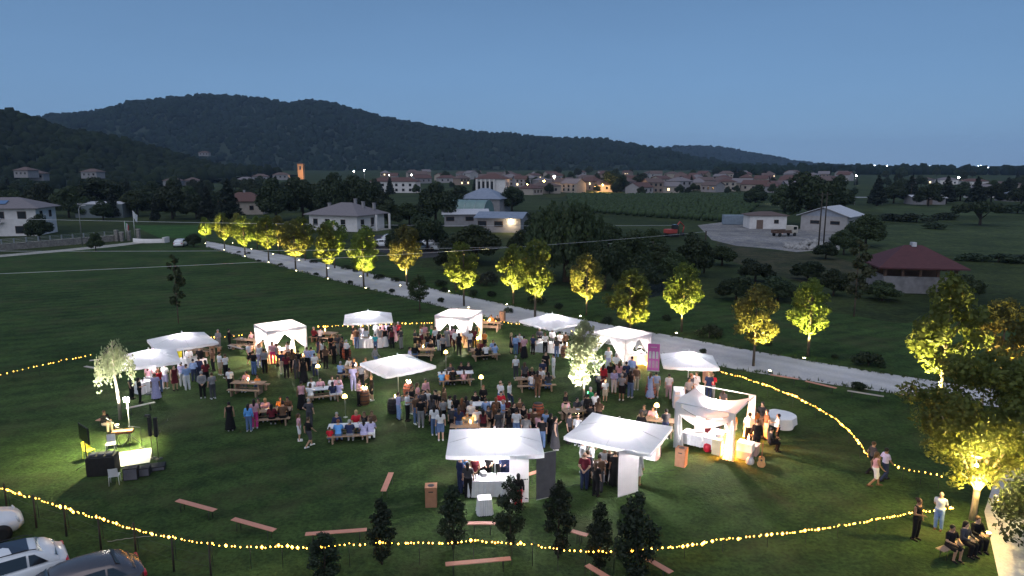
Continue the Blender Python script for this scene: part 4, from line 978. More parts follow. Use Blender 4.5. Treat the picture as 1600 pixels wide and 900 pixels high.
def beer_set(key, px, py, rz, where, items='bpg', white=False, L=2.2, benches=(1, 1), solid=True):
    p = G(px, py, .76); e = empty('wooden_table', (p.x, p.y, 0), R(rz)); TABLES[key] = (e, where)
    for k in range(4): MB().box(-L / 2, L / 2, -.36 + k * .181, -.36 + k * .181 + .172, .72, .76, bev=.006).obj('plank', M_wood if not white else M_cloth, e)
    for s in (-1, 1): MB().box(s * L * .36 - .04, s * L * .36 + .04, -.28, .28, 0, .715, bev=.008).obj('leg', M_wood, e)
    MB().box(-L * .36 + .04, L * .36 - .04, -.03, .03, .35, .42).obj('stretcher', M_wood, e)
    tag(e, 'plank table ' + where, 'table', 'plank tables with benches')
    for s in (-1, 1):
        if not benches[(s + 1) // 2]: continue
        q = local(e, 0, s * .68); b = empty('wooden_bench', q, R(rz))
        MB().box(-L / 2, L / 2, -.15, .15, .405, .45, bev=.006).obj('seat', M_wood, b)
        for t in (-1, 1): MB().box(t * L * .38 - .04, t * L * .38 + .04, -.12, .12, 0, .40, bev=.008).obj('leg', M_wood, b)
        tag(b, '%s bench of the table %s' % ('near' if s < 0 else 'far', where), 'bench', 'plank benches')
    for k, c in enumerate(items):
        q = local(e, -L * .38 + L * .76 * ((k * .618 + .5) % 1), -.22 + .44 * ((k * .37 + .5) % 1), .764)
        item({'b': 'bottle', 'p': 'plate', 'g': 'glass', 'x': 'box', 'c': 'candle'}[c], q, 'the table ' + where, k)
    return e
beer_set('t1', 388, 597, -6, 'left of the others, with one lit candle', 'cbp')
beer_set('t2', 424, 640, 12, 'at the left, ringed by a huddled group', 'cbgp')
beer_set('t3', 505, 606, 18, 'left of the wine barrel, laid white', 'bpgp', True)
beer_set('t4', 548, 664, 8, 'nearest at the left, laid white', 'bpgp', True, 2.4)
beer_set('t5', 556, 574, -10, 'behind the middle umbrella on its left', 'cbg')
beer_set('t6', 712, 582, 10, 'right of the middle umbrella', 'bpg', True, 2.4)
beer_set('t7', 661, 545, 0, 'in front of the middle back gazebo', 'cb', L=1.8)
beer_set('t8', 757, 545, 14, 'right of the middle back gazebo', 'bpg')
beer_set('t9', 836, 590, 8, 'in front of the drinks table near the road', 'bpg', L=2.6)
beer_set('t10', 764, 630, 4, 'in the middle, laid white and crowded', 'bpgbp', True, 2.6)
beer_set('t11', 735, 664, 0, 'right behind the front umbrella', 'ccg')
beer_set('t12', 903, 640, 20, 'under the white lit tree', 'pgb', L=1.8)
beer_set('t13', 1026, 655, -15, 'beside the lamp behind the front right umbrella', 'cbp')
beer_set('t14', 386, 530, -14, 'at the back left by the string lights', 'bp')
beer_set('t15', 318, 538, -16, 'under the far left umbrella edge', 'b')
beer_set('t16', 508, 519, -18, 'right of the left gazebo by the lights', 'cb')
beer_set('t17', 765, 503, -12, 'behind the middle back gazebo', 'cb')
def cl_at(px, py, w, d, rz, label, where, **k):
    p = G(px, py, .78); return clothed(p.x, p.y, w, d, rz, label, where, **k)
cl_at(576, 528, 2.2, .75, 4, 'long white clothed drinks table under the farthest umbrella', 'the drinks table under the farthest umbrella', items='bbbggx')
cl_at(855, 535, 2.5, .75, -14, 'long white clothed table under the umbrella near the road', 'the clothed table near the road', items='bbgggxb')
cl_at(764, 745, 1.9, .8, 3, 'brightly lit white clothed table under the front umbrella', 'the clothed table under the front umbrella', items='bbxpgb')
cl_at(757, 775, .55, .5, 8, 'small white clothed box in front of the front umbrella', 'the small clothed box at the front', h=.72)
cl_at(952, 722, 1.5, .7, 20, 'white clothed table under the front right umbrella', 'the clothed table under the front right umbrella', items='bgbg')
cl_at(1006, 690, 1.5, .7, -28, 'white clothed table at the far side of the front right umbrella', 'the clothed table at the far side there', items='bg')
cl_at(232, 593, 1.6, .75, 60, 'white clothed table under the umbrella behind the weeping tree', 'the clothed table behind the weeping tree', items='bbg')
cl_at(300, 560, 2.0, .8, -20, 'white clothed table under the far left umbrella', 'the clothed table under the far left umbrella', items='bxg')
cl_at(1066, 612, 1.0, 2.0, -12, 'white clothed buffet left of the right umbrella, heaped with food', 'the buffet left of the right umbrella', items='xbppg')
cl_at(441, 545, 1.8, .7, 38, 'white clothed counter inside the left gazebo', 'the counter in the left gazebo', items='bbx')
cl_at(716, 520, 1.8, .7, -20, 'white clothed counter inside the middle back gazebo', 'the counter in the middle back gazebo', items='bbx')
cl_at(995, 553, 2.0, .7, 20, 'white counter with cartons inside the gazebo by the pink banner', 'the counter by the pink banner', items='xxxbx')
def rel(g, x, y): q = local(GZ[g], x, y); return q.x, q.y
for (x, y, w, d, rz, lab, wh, it) in ((-.75, -1.0, 1.1, .7, -35, 'white clothed table at the front left of the open gazebo', 'the front left table in the open gazebo', 'gp'), (.25, -.55, .75, 1.5, -35, 'table with pale checked cloth in the middle of the open gazebo', 'the middle table in the open gazebo', 'ppgx'), (-.7, .6, 1.0, .6, -35, 'white clothed table at the back of the open gazebo', 'the back table in the open gazebo', 'xb')):
    clothed(*rel('g4', x, y), w, d, rz, lab, wh, items=it, drop=.2)
# round table
p = G(1219, 648, .75); e = empty('round_table', (p.x, p.y, 0)); N = 60; V = []
for j, (z, r0) in enumerate(((.75, .86), (.738, .875), (.5, .90), (.25, .93))):
    for i in range(N): a = i * 2 * math.pi / N; r = r0 + .04 * j / 3 * math.sin(a * 9) + .025 * j / 3 * math.sin(a * 4 + 1); V.append((r * math.cos(a), r * math.sin(a), z - (.1 * j / 3 * math.sin(a * 3))))
MB().add(V, [(j * N + (i + 1) % N, j * N + i, (j + 1) * N + i, (j + 1) * N + (i + 1) % N) for j in range(3) for i in range(N)] + [tuple(range(N))]).obj('table_cloth', M_cloth, e)
MB().lathe([(.3, 0), (.3, .03), (.05, .06), (.05, .72), (.84, .725), (.84, .74)], 24).obj('pedestal', M_black, e)
tag(e, 'round table under a white cloth at the right of the open gazebo', 'table')
# loose benches
def bench2(a, b, label, mat=None, z=.47, w=.25):
    a, b = G(*a, z), G(*b, z); c = (a + b) / 2; L = (b - a).length; e = empty('beer_bench', (c.x, c.y, 0), math.atan2((b - a).y, (b - a).x))
    MB().box(-L / 2, L / 2, -w / 2, w / 2, z - .03, z, bev=.006).obj('seat', mat or M_bench, e)
    for s in (-1, 1):
        x = s * (L / 2 - .28)
        MB().tube([(x, -w * .42, 0), (x, -w * .36, z - .04), (x, w * .36, z - .04), (x, w * .42, 0)], .014, 5).obj('leg_frame', M_black, e)
        MB().tube([(x, 0, z - .05), (x - s * .22, 0, z - .035)], .009, 4).obj('brace', M_black, e)
    return tag(e, label, 'bench', 'loose folding benches')
for a, b, l in (((277, 781), (336, 797), 'orange folding bench on the lawn, leftmost of the front benches'), ((364, 810), (429, 828), 'orange folding bench above the front lights, second from the left'), ((477, 834), (573, 827), 'orange folding bench behind the leftmost hornbeams'),
    ((611, 738), (599, 767), 'orange folding bench pointing away, standing alone mid lawn'), ((730, 817), (777, 817), 'orange folding bench between the front hornbeams'), ((696, 881), (798, 872), 'orange folding bench nearest to the camera, outside the lights'),
    ((917, 882), (955, 905), 'orange folding bench cut by the bottom edge'), ((1001, 866), (1049, 894), 'orange folding bench at the bottom behind the rightmost hornbeam'), ((893, 829), (918, 836), 'orange folding bench half hidden by a hornbeam right of centre'),
    ((822, 742), (850, 733), 'orange folding bench behind the grey screen')):
    bench2(a, b, l)
for a, b, l in (((1204, 585), (1248, 592), 'reddish folding bench by the road, left of three'), ((1259, 595), (1307, 606), 'reddish folding bench by the road, middle of three')): bench2(a, b, l)
bench2((1324, 610), (1381, 619), 'pale folding bench by the road, right of three', M_bench2)
bench2((133, 572), (163, 577), 'pale folding bench behind the weeping tree', M_bench2); bench2((140, 563), (168, 560), 'pale folding bench farthest left, behind the first', M_bench2)
bench2((196, 638), (242, 628), 'pale folding bench lit by the stage lamp', M_bench2); bench2((152, 657), (166, 650), 'orange folding bench with one person left of the stage')
bench2((357, 539), (380, 545), 'pale folding bench at the back left near the lights', M_bench2)
# ---- wine barrels
_st = MB().add(*(lambda R0: ([(r * math.cos(a), r * math.sin(a), z) for z, r in R0 for a in (-.19, -.06, .06, .19)], [(i * 4 + j, i * 4 + j + 1, i * 4 + 5 + j, i * 4 + 4 + j) for i in range(5) for j in range(3)]))([(.0, .27), (.2, .33), (.42, .355), (.64, .345), (.84, .29), (.90, .265)]), True).mesh('stave')
_hp = [MB().lathe([(r, z), (r + .012, z + .005), (r + .012, z + .045), (r, z + .05)], 24).mesh('hoop') for r, z in ((.295, .07), (.345, .27), (.352, .58), (.305, .76))]
def barrel(px, py, label, mat, where, items='c', lid=True):
    p = G(px, py, .9); e = empty('wine_barrel', p.xy.to_3d())
    for k in range(17): put('stave', _st, mat, e, rot=k * 2 * math.pi / 17)
    for h in _hp: put('hoop', h, M_hoop, e)
    MB().lathe([(0, .86), (.26, .86), (.265, .90)], 20).obj('lid', mat if lid else M_black, e)
    tag(e, label, 'barrel', 'wine barrels')
    for k, c in enumerate(items):
        a = k * 2.4; item({'b': 'bottle', 'p': 'plate', 'g': 'glass', 'c': 'candle'}[c], (p.x + .13 * math.cos(a), p.y + .13 * math.sin(a), .875), where, k)
barrel(569, 610, 'brown wine barrel with candles, two people beside it', M_barrel, 'the brown barrel left of centre', 'cccg')
barrel(638, 600, 'orange-lit wine barrel behind the middle umbrella pole', M_barrel2, 'the orange barrel by the umbrella', 'ccccb')
barrel(614, 623, 'dark barrel in front of the middle umbrella pole', M_dk, 'the dark barrel by the umbrella', 'cp')
barrel(841, 630, 'open wooden barrel standing alone right of centre', M_barrel2, 'the open barrel', '', False)
barrel(883, 541, 'brown wine barrel at the right of the drinks table near the road', M_barrel, 'the barrel near the road', 'cg')
barrel(541, 543, 'orange barrel left of the farthest umbrella', M_barrel2, 'the barrel left of the farthest umbrella', 'g')
barrel(1017, 600, 'reddish barrel behind the lamp at the right', M_barrel2, 'the barrel behind the right lamp', 'p')
# ---- garden lamps with glowing shades
def garden_lamp(px, py, by, label):
    b = G(px, by); z = HT(px, py, b.y); e = empty('garden_lamp', b)
    MB().lathe([(.14, 0), (.14, .02), (.02, .04)], 12).obj('base', M_alu, e); MB().tube([(0, 0, .03), (0, 0, z)], .012, 6).obj('stem', M_alu, e)
    MB().lathe([(.02, z - .10), (.15, z - .08), (.15, z - .02), (.11, z + .08), (.04, z + .13), (0, z + .135)], 14).obj('shade', M_glow, e)
    tag(e, label, 'lamp', 'glowing garden lamps')
for a in ((498, 572, 602, 'glowing lamp behind the table left of the wine barrel'), (540, 619, 652, 'glowing lamp behind the nearest left table'), (697, 550, 578, 'glowing lamp before the middle back gazebo'), (752, 589, 622, 'glowing lamp behind the crowded middle table'), (1025, 633, 664, 'glowing lamp left of the open gazebo')): garden_lamp(*a)
# ---- cardboard bins
def bin_(px, py, rz, label, w=.5, h=.92):
    p = G(px, py); e = empty('cardboard_bin', p, R(rz)); m = MB()
    for k in range(4):
        M = Matrix.Rotation(k * math.pi / 2, 4, 'Z'); MB().box(-w / 2, w / 2, -w / 2, -w / 2 + .012, 0, h - .02, M=M).obj('panel', M_card, e)
    l = MB().box(-w / 2 - .01, w / 2 + .01, -w / 2 - .01, w / 2 + .01, h - .018, h).obj('lid', M_card, e)
    MB().lathe([(.15, h + .002), (.14, h + .003), (0, h + .003)], 14).obj('hole', M_black, l); MB().box(-.1, .1, -w / 2 - .004, -w / 2 - .001, h - .22, h - .17).obj('hand_slot', M_black, e)
    tag(e, label, 'bin', 'cardboard bins')
bin_(674, 789, 4, 'brown cardboard bin left of the front umbrella'); bin_(1064, 727, -30, 'orange-lit cardboard bin at the front of the open gazebo'); bin_(785, 501, -15, 'brown cardboard bin near the road behind the back row'); bin_(1105, 598, 10, 'brown cardboard bin behind the right umbrella')
# ---- hanging banners and screens at the front
def panel(a, b, z0, z1, name, label, mat, cat, poles=True, mid=True, edge=None):
    a, b = G(*a, 0), G(*b, 0); c = (a + b) / 2; L = (b - a).length; e = empty(name, c, math.atan2((b - a).y, (b - a).x))
    MB().grid(lambda u, v: (-L / 2 + u * L, .015 * math.sin(u * 7 + v * 3), z0 + (z1 - z0) * v), 16, 16).obj('cloth', mat, e)
    MB().tube([(-L / 2, 0, z1), (L / 2, 0, z1)], .015, 6).obj('top_rail', M_alu, e); MB().tube([(-L / 2, 0, z0), (L / 2, 0, z0)], .018, 6).obj('bottom_rail', M_alu, e)
    if mid: MB().tube([(0, .02, max(0, z0 - .1)), (0, .02, z1)], .012, 6).obj('centre_pole', M_alu, e)
    return tag(e, label, cat)
B1 = panel((796, 790), (826, 788), .12, 2.28, 'hanging_banner', 'tall white banner with small dark marks hanging from the front umbrella', M_banner, 'banner')
for k, (x, z, w) in enumerate(((-.28, 1.12, .09), (-.22, 1.06, .05), (.20, 1.16, .03), (.27, 1.17, .09), (.36, 1.17, .06), (.3, .28, .08), (.36, .26, .04))):
    MB().box(x - w / 2, x + w / 2, -.022, -.019, z, z + .045).obj('dark_mark', M_dk, B1)
panel((965, 782), (997, 772), .15, 2.3, 'hanging_banner', 'tall blank white banner hanging from the front right umbrella', M_banner, 'banner')
panel((838, 783), (868, 776), .05, 2.2, 'screen', 'tall dark grey folding screen right of the front umbrella', M_iron, 'screen')
# pink roll-up banner
a, b = G(1011, 577), G(1030, 583); c = (a + b) / 2; L = .85; e = empty('roll_up_banner', c, R(-14))
pk = MB().box(-L / 2, L / 2, -.006, .006, .06, 2.05).obj('cloth', pm('pink_print', (.74, .20, .50), (.60, .15, .50), 1.2, .6, trans=.3), e)
MB().box(-L / 2 - .02, L / 2 + .02, -.09, .09, 0, .06, bev=.01).obj('base', M_alu, e); MB().tube([(0, .03, .05), (0, .03, 2.04)], .012, 6).obj('pole', M_alu, e)
for k in range(3):
    for z0, z1, mt in ((.95, 1.5, 'w'), (.25, .80, 'p')):
        x = -.25 + k * .25; w = .085; n = 12; pts = [(x - w, -.010, z0), (x + w, -.010, z0)] + [(x + w * math.cos(t * math.pi / n), -.010, z1 - w + w * math.sin(t * math.pi / n)) for t in range(n + 1)]
        MB().add(pts, [tuple(range(len(pts)))]).obj('printed_arch', M_plate if mt == 'w' else pm('pale_pink_print', (.65, .42, .55)), pk)
MB().box(-.22, .22, -.010, -.008, 1.78, 1.82).obj('printed_line', M_plate, pk)
tag(e, 'pink roll-up banner with white arches beside the gazebo', 'banner')
# yellow panel and card under the far left umbrella
p = G(278, 573); e = empty('panel_stand', p, R(-12)); MB().box(-.42, .42, -.015, .015, .2, 1.95, bev=.004).obj('panel', pm('yellow_panel', (.75, .62, .03), None, 3, .6, trans=.3), e)
for s in (-1, 1): MB().tube([(s * .35, 0, 0), (s * .35, 0, 1.9)], .015, 6).obj('post', M_alu, e)
tag(e, 'yellow upright panel under the far left umbrella', 'panel')
p = G(247, 578); e = empty('panel_stand', p, R(-8)); MB().box(-.38, .38, -.015, .015, 1.2, 1.95, bev=.004).obj('panel', M_banner, e); MB().tube([(0, .03, 0), (0, .03, 1.3)], .02, 6).obj('post', M_alu, e)
tag(e, 'small white board between the two left umbrellas', 'panel')
# open gazebo: what stands beside it
def crate(name, w, d, h, lo, rz, mat, label, cat, z=0.0, lid=None):
    e = empty(name, (lo[0], lo[1], z), R(rz)); MB().box(-w / 2, w / 2, -d / 2, d / 2, 0, h, bev=.012).obj('body', mat, e)
    MB().box(-w / 2 - .012, w / 2 + .012, -d / 2 - .012, d / 2 + .012, h + .001, h + .05, bev=.01).obj('lid', lid or mat, e); return tag(e, label, cat)
crate('storage_box', .72, .5, .38, rel('g4', 1.95, -1.0), -35, pm('grey_box', (.34, .33, .38), None, 4, .5), 'grey storage box at the right foot of the open gazebo', 'box')
crate('storage_box', .76, .55, .40, rel('g4', 1.95, -1.0), -35, M_cloth, 'white storage box stacked on the grey one', 'box', .435)
crate('storage_box', .8, .6, .5, rel('g4', 1.98, -.2), -35, pm('pink_box', (.55, .38, .36), None, 4, .5), 'pale pink storage box behind the stacked boxes', 'box')
crate('paper_board', .5, .35, .78, rel('g4', .62, -1.3), -35, pm('cream_carton', (.7, .62, .42), None, 4, .7), 'cream carton standing at the front edge of the open gazebo', 'box')
q = rel('g4', .1, -1.25); e = empty('red_bag', (*q, 0), R(-35)); MB().lathe([(.14, 0), (.21, .06), (.23, .25), (.20, .4), (.10, .47), (0, .48)], 14).obj('body', M_red, e); MB().tube([(-.1, 0, .45), (-.06, 0, .58), (.06, 0, .58), (.1, 0, .45)], .012, 5).obj('handle', M_red, e)
tag(e, 'red bag under the middle table of the open gazebo', 'bag')
q = rel('g4', 2.35, -1.55); e = empty('white_bag', (*q, 0), 0); MB().lathe([(.15, 0), (.2, .05), (.21, .2), (.13, .33), (.05, .37)], 12).obj('body', M_banner, e); MB().tube([(-.05, 0, .35), (-.04, 0, .5), (.04, 0, .5), (.05, 0, .35)], .01, 5).obj('handle', M_banner, e)
tag(e, 'white bag on the grass beside the guitar', 'bag')
q = G(1189, 731); e = empty('guitar', q, R(-25)); M = Matrix.Rotation(R(-12), 4, 'X')
V = []; pr = [(.0, .0), (.12, .02), (.19, .12), (.19, .22), (.13, .33), (.15, .42), (.13, .52), (.04, .56)]; n = len(pr)
out = [(x, z) for x, z in pr] + [(-x, z) for x, z in pr[::-1]]
MB().add([(x, y, z + .02) for y in (-.05, .05) for x, z in out], [tuple(range(2 * n)), tuple(range(4 * n - 1, 2 * n - 1, -1))] + [(i, i + 2 * n, (i + 1) % (2 * n) + 2 * n, (i + 1) % (2 * n)) for i in range(2 * n)], M=M).obj('body', pm('guitar_wood', (.45, .24, .1), (.36, .18, .07), 4, .35, stretch=(8, 8, 1)), e)
MB().box(-.03, .03, -.07, -.045, .5, 1.06, M=M).obj('neck', M_barrel, e); MB().box(-.045, .045, -.065, -.045, 1.06, 1.24, M=M, bev=.008).obj('head', M_barrel, e)
MB().lathe([(.05, 0), (0, .001)], 14, M=M @ Matrix.Translation((0, -.052, .38)) @ Matrix.Rotation(R(90), 4, 'X')).obj('sound_hole', M_dk, e)
tag(e, 'wooden guitar leaning upright at the right of the open gazebo', 'guitar')
# ---- the little stage at the left
p = G(193, 718); e = empty('stage_mat', p, R(24)); MB().box(-1.25, 1.25, -1.0, 1.0, .02, .045, bev=.01).obj('mat', pm('white_mat', (.66, .66, .66), (.56, .56, .56), 2, .8, .1), e); tag(e, 'white floor mat of the small stage', 'mat')
p = G(163, 739); e = empty('mixing_desk', p, R(12)); MB().box(-.62, .62, -.4, .35, 0, .95, bev=.03).obj('black_cloth', M_dk, e); MB().box(-.6, .6, -.36, .30, .955, .985).obj('table_top', M_dk, e)
for k in range(3): MB().box(-.5 + k * .36, -.22 + k * .36, -.2, .15, .987, 1.05, bev=.01).obj('mixer', M_iron, e)
tag(e, 'black draped mixing desk at the front of the stage', 'desk')
p = G(137, 731); e = empty('screen_stand', p, R(-40)); MB().tube([(0, 0, .1), (0, 0, 1.6)], .03, 8).obj('pole', M_black, e)
for k in range(3): a = k * 2.09 + .4; MB().tube([(0, 0, .25), (.5 * math.cos(a), .5 * math.sin(a), .02)], .018, 6).obj('foot', M_black, e)
MB().box(-.62, .62, -.03, .03, 1.35, 2.2, bev=.012).obj('screen', M_dk, e); MB().box(-.58, .58, -.036, -.031, 1.39, 2.16).obj('display', glassmat('dark_display', (.006, .006, .008), .2), e)
tag(e, 'black flat screen on a stand left of the mixing desk', 'screen')
p = G(205, 693); z = HT(201, 624, p.y); e = empty('flood_light_stand', p); MB().tube([(0, 0, .05), (0, 0, z - .1)], .02, 8).obj('pole', M_alu, e)
for k in range(3): a = k * 2.09; MB().tube([(0, 0, .5), (.5 * math.cos(a), .5 * math.sin(a), .02)], .014, 6).obj('foot', M_alu, e)
MB().box(-.16, .16, -.04, .06, z - .14, z + .14, bev=.02).obj('housing', M_black, e); MB().box(-.14, .14, -.055, -.042, z - .12, z + .12, bev=.006).obj('lamp_face', M_hot, e)
lamp('flood_lamp', 'SPOT', e, (0, -.14, z - .05), 3400, (1, .87, .45), .12, aim((-.42, -.3, -1.0)), R(140), .7)
tag(e, 'blazing white flood light on a tall stand over the stage', 'lamp')
for k, (px, by, lab) in enumerate(((239, 716, 'black column loudspeaker on a stand, left of two'), (248, 717, 'black column loudspeaker on a stand, right of two'))):
    p = G(px, by); e = empty('column_speaker', p, R(8)); MB().tube([(0, 0, 0), (0, 0, 1.2)], .022, 8).obj('pole', M_black, e); MB().lathe([(.2, 0), (.2, .02), (.03, .04)], 12).obj('base', M_black, e)
    MB().box(-.075, .075, -.08, .08, 1.2, 2.2, bev=.012).obj('cabinet', M_dk, e)
    if k == 0: MB().box(-.2, .06, -.07, .07, 2.22, 2.34, bev=.02).obj('spot_head', M_black, e)
    tag(e, lab, 'loudspeaker', 'column loudspeakers')
def amp(px, by, w, d, h, rz, label):
    p = G(px, by); e = empty('amplifier', p, R(rz)); MB().box(-w / 2, w / 2, -d / 2, d / 2, 0, h, bev=.02).obj('cabinet', M_dk, e)
    MB().box(-w / 2 + .03, w / 2 - .03, -d / 2 - .006, -d / 2 - .001, .04, h - .05).obj('grille', M_iron, e); MB().tube([(-.1, 0, h), (-.08, 0, h + .04), (.08, 0, h + .04), (.1, 0, h)], .01, 5).obj('handle', M_black, e); tag(e, label, 'amplifier', 'black stage boxes')
amp(206, 748, .62, .42, .6, 14, 'black amplifier in front of the stage, nearest'); amp(225, 742, .6, .45, .42, 14, 'low black stage box right of the nearest amplifier'); amp(243, 733, .9, .6, .22, 20, 'flat black stage box under the column loudspeakers')
def chair(px, by, rz, mat, label):
    p = G(px, by); e = empty('chair', p, R(rz)); MB().box(-.22, .22, -.22, .22, .43, .46, bev=.01).obj('seat', mat, e); MB().grid(lambda u, v: (-.2 + .4 * u, .2 + .06 * v + .03 * math.sin(u * 3.1), .47 + .4 * v), 8, 6).obj('backrest', mat, e)
    for x in (-.19, .19):
        for y in (-.19, .19): MB().tube([(x, y, .43), (x * 1.12, y * 1.12, 0)], .014, 6).obj('leg', mat, e)
    tag(e, label, 'chair')
chair(180, 756, -160, M_clear, 'clear plastic chair on the grass before the stage'); chair(174, 706, 20, M_steel, 'white chair at the back of the stage'); chair(140, 716, 60, pm('yellow_seat', (.7, .6, .05), None, 4, .5), 'yellow-backed chair behind the mixing desk')
def mic(px, by, h, lab, rz):
    p = G(px, by); e = empty('microphone_stand', p, R(rz)); MB().tube([(0, 0, .03), (0, 0, h)], .011, 6).obj('pole', M_black, e); MB().lathe([(.14, 0), (.14, .02), (.02, .035)], 10).obj('base', M_black, e)
    MB().tube([(0, 0, h), (-.5, 0, h + .22)], .009, 5).obj('boom', M_alu, e); MB().lathe([(0, -.09), (.014, -.08), (.018, 0), (.03, .03), (.024, .07), (0, .085)], 8, M=Matrix.Translation((-.52, 0, h + .23)) @ Matrix.Rotation(R(-70), 4, 'Y')).obj('microphone', M_alu, e); tag(e, lab, 'microphone', 'microphone stands')
mic(204, 712, 1.35, 'microphone stand at the right of the stage mat', 10); mic(222, 700, 1.15, 'microphone stand at the back right of the stage', 60); mic(183, 696, 1.2, 'microphone stand at the back left of the stage', -20)
kb = crate('keyboard', 1.0, .35, .10, G(194, 696).xy, 15, M_barrel, 'brown keyboard on a stand at the back of the stage', 'keyboard', .7)
for s_ in (-1, 1): MB().tube([(s_ * .35, -.12, -.70), (s_ * .1, .1, 0)], .014, 5).obj('stand_leg', M_black, kb); MB().tube([(s_ * .1, -.12, -.70), (s_ * .35, .1, 0)], .014, 5).obj('stand_leg', M_black, kb)
e = bpy.data.objects[-1] if False else None
for lab, px, by, tg, en, c in (('white spotlight at the foot of the weeping tree', 183, 668, (188, 656, 3.6), 7000, (1, .95, .86)), ('white spotlight at the foot of the white lit tree', 902, 650, (912, 626, 3.3), 15000, (1, .97, .85))):
    q = G(px, by); t = G(tg[0], tg[1]); spotlight(q, t + Vector((0, 0, tg[2])), lab, en, 75, c)
# ---- strings of lights
_bb = MB().add([(0, 0, .035), (.027, 0, 0), (0, .027, 0), (-.027, 0, 0), (0, -.027, 0), (0, 0, -.035)], [(0, 1, 2), (0, 2, 3), (0, 3, 4), (0, 4, 1), (5, 2, 1), (5, 3, 2), (5, 4, 3), (5, 1, 4)]).mesh('bulb')
NB = [0]
def light_string(pts, z, label, gap=.30, stake=True, pm_=None):
    P = [G(x, y, z) for x, y in pts]; e = empty('string_lights', P[0].xy.to_3d()); o = e.location.copy(); wire = []; acc = 0.0
    for a, b in zip(P, P[1:]):
        L = (b - a).length; n = max(2, int(L / .35)); sag = min(.18, .02 * L)
        for i in range(n):
            t = i / n; q = a.lerp(b, t); q.z -= sag * 4 * t * (1 - t); q.z += .02 * rnd.random(); wire.append(q - o)
        if stake: MB().tube([(a.x - o.x, a.y - o.y, 0), (a.x - o.x, a.y - o.y, z + .03)], .012, 5).obj('stake', M_hoop, e)
    wire.append(P[-1] - o); MB().tube(wire, .006, 3, smooth=False).obj('cable', M_black, e)
    d = 0.0; nxt = 0.0
    for a, b in zip(wire, wire[1:]):
        L = (b - a).length
        while nxt <= d + L:
            q = a.lerp(b, (nxt - d) / max(L, 1e-6)); put('bulb', _bb, M_bulb, e, (q.x + rnd.uniform(-.03, .03), q.y + rnd.uniform(-.03, .03), q.z - .045 - .05 * rnd.random()), scale=rnd.choice((.7, .9, 1.0, 1.1, 1.2, 1.3, 2.2))); NB[0] += 1
            nxt += gap * rnd.uniform(.55, 1.5)
        d += L
    return tag(e, label, 'string lights', 'warm strings of lights round the lawn')
light_string([(-30, 749), (12, 764), (57, 776), (104, 792), (158, 808), (213, 825), (272, 838), (330, 848), (390, 852), (440, 851), (486, 853), (545, 848), (597, 846), (655, 846), (708, 845), (740, 842), (800, 846), (832, 848), (872, 856), (915, 859), (960, 859), (1010, 856)], .95, 'warm string lights along the front fence from left to centre', .17)
light_string([(1010, 856), (1070, 850), (1130, 840), (1200, 833), (1260, 827), (1310, 819), (1370, 809), (1430, 798), (1492, 790)], .6, 'warm string lights at the front right, rising to the big tree', .16)
light_string([(1118, 576), (1160, 588), (1200, 601), (1240, 616), (1275, 634), (1305, 652), (1328, 672), (1345, 692), (1357, 711)], .8, 'warm string lights curving round the right side of the lawn', .2)
light_string([(1388, 722), (1412, 730), (1440, 735), (1468, 741), (1492, 747)], .7, 'short warm string lights left of the big right tree', .2)
light_string([(-20, 588), (20, 579), (60, 570), (100, 561), (142, 553)], .8, 'string lights at the far left of the lawn', .3)
light_string([(330, 526), (350, 525), (386, 521)], .8, 'string lights left of the left gazebo', .35)
light_string([(497, 509), (530, 508), (575, 507), (620, 504), (650, 504), (684, 502)], .8, 'string lights at the back between the two left gazebos', .32)
light_string([(757, 499), (785, 502), (812, 505)], .8, 'short string lights at the back right of the middle gazebo', .32)
light_string([(893, 516), (915, 520), (930, 523)], .8, 'short string lights right of the umbrella near the road', .6)
# front fence posts
e = empty('post_fence', G(12, 815)); o0 = e.location.copy(); tops = []
for x, y in ((12, 805), (57, 825), (104, 838), (158, 860), (213, 872), (272, 893), (330, 905)):
    q = G(x, y) ; zt = 1.45; MB().tube([(q.x - o0.x, q.y - o0.y, -.1), (q.x - o0.x + .02, q.y - o0.y, zt)], [.04, .035], 7).obj('post', M_darkbark, e); tops.append(q - o0)
for zz in (.5, .95): MB().tube([t + Vector((0, 0, zz)) for t in tops], .004, 3).obj('wire', M_hoop, e)
tag(e, 'row of brown fence posts with wires at the lower left', 'fence')

q0 = G(168, 846); e = empty('hose', q0); MB().tube([G(168 + 7 * k, 846 - 9 * math.sin(k / 11 * 1.5) + (1 if k % 2 else 0), .02) - q0 for k in range(12)], .014, 5).obj('tube', pm('pale_hose', (.3, .3, .26), None, 5, .6), e); tag(e, 'thin pale hose lying on the grass behind the parked cars', 'hose')
for (a, b, lab) in (((205, 712), (262, 655), 'black cable running from the stage towards the tables'), ((760, 790), (1060, 732), 'black cable on the grass between the front umbrella and open gazebo')):
    A, B = G(*a, .012), G(*b, .012); e = empty('cable', A); d = B - A; nrm = Vector((-d.y, d.x, 0)).normalized()
    MB().tube([d * (k / 20) + nrm * .35 * math.sin(k * .9) * math.sin(k / 20 * math.pi) for k in range(21)], .012, 4).obj('sheath', M_dk, e); tag(e, lab, 'cable')
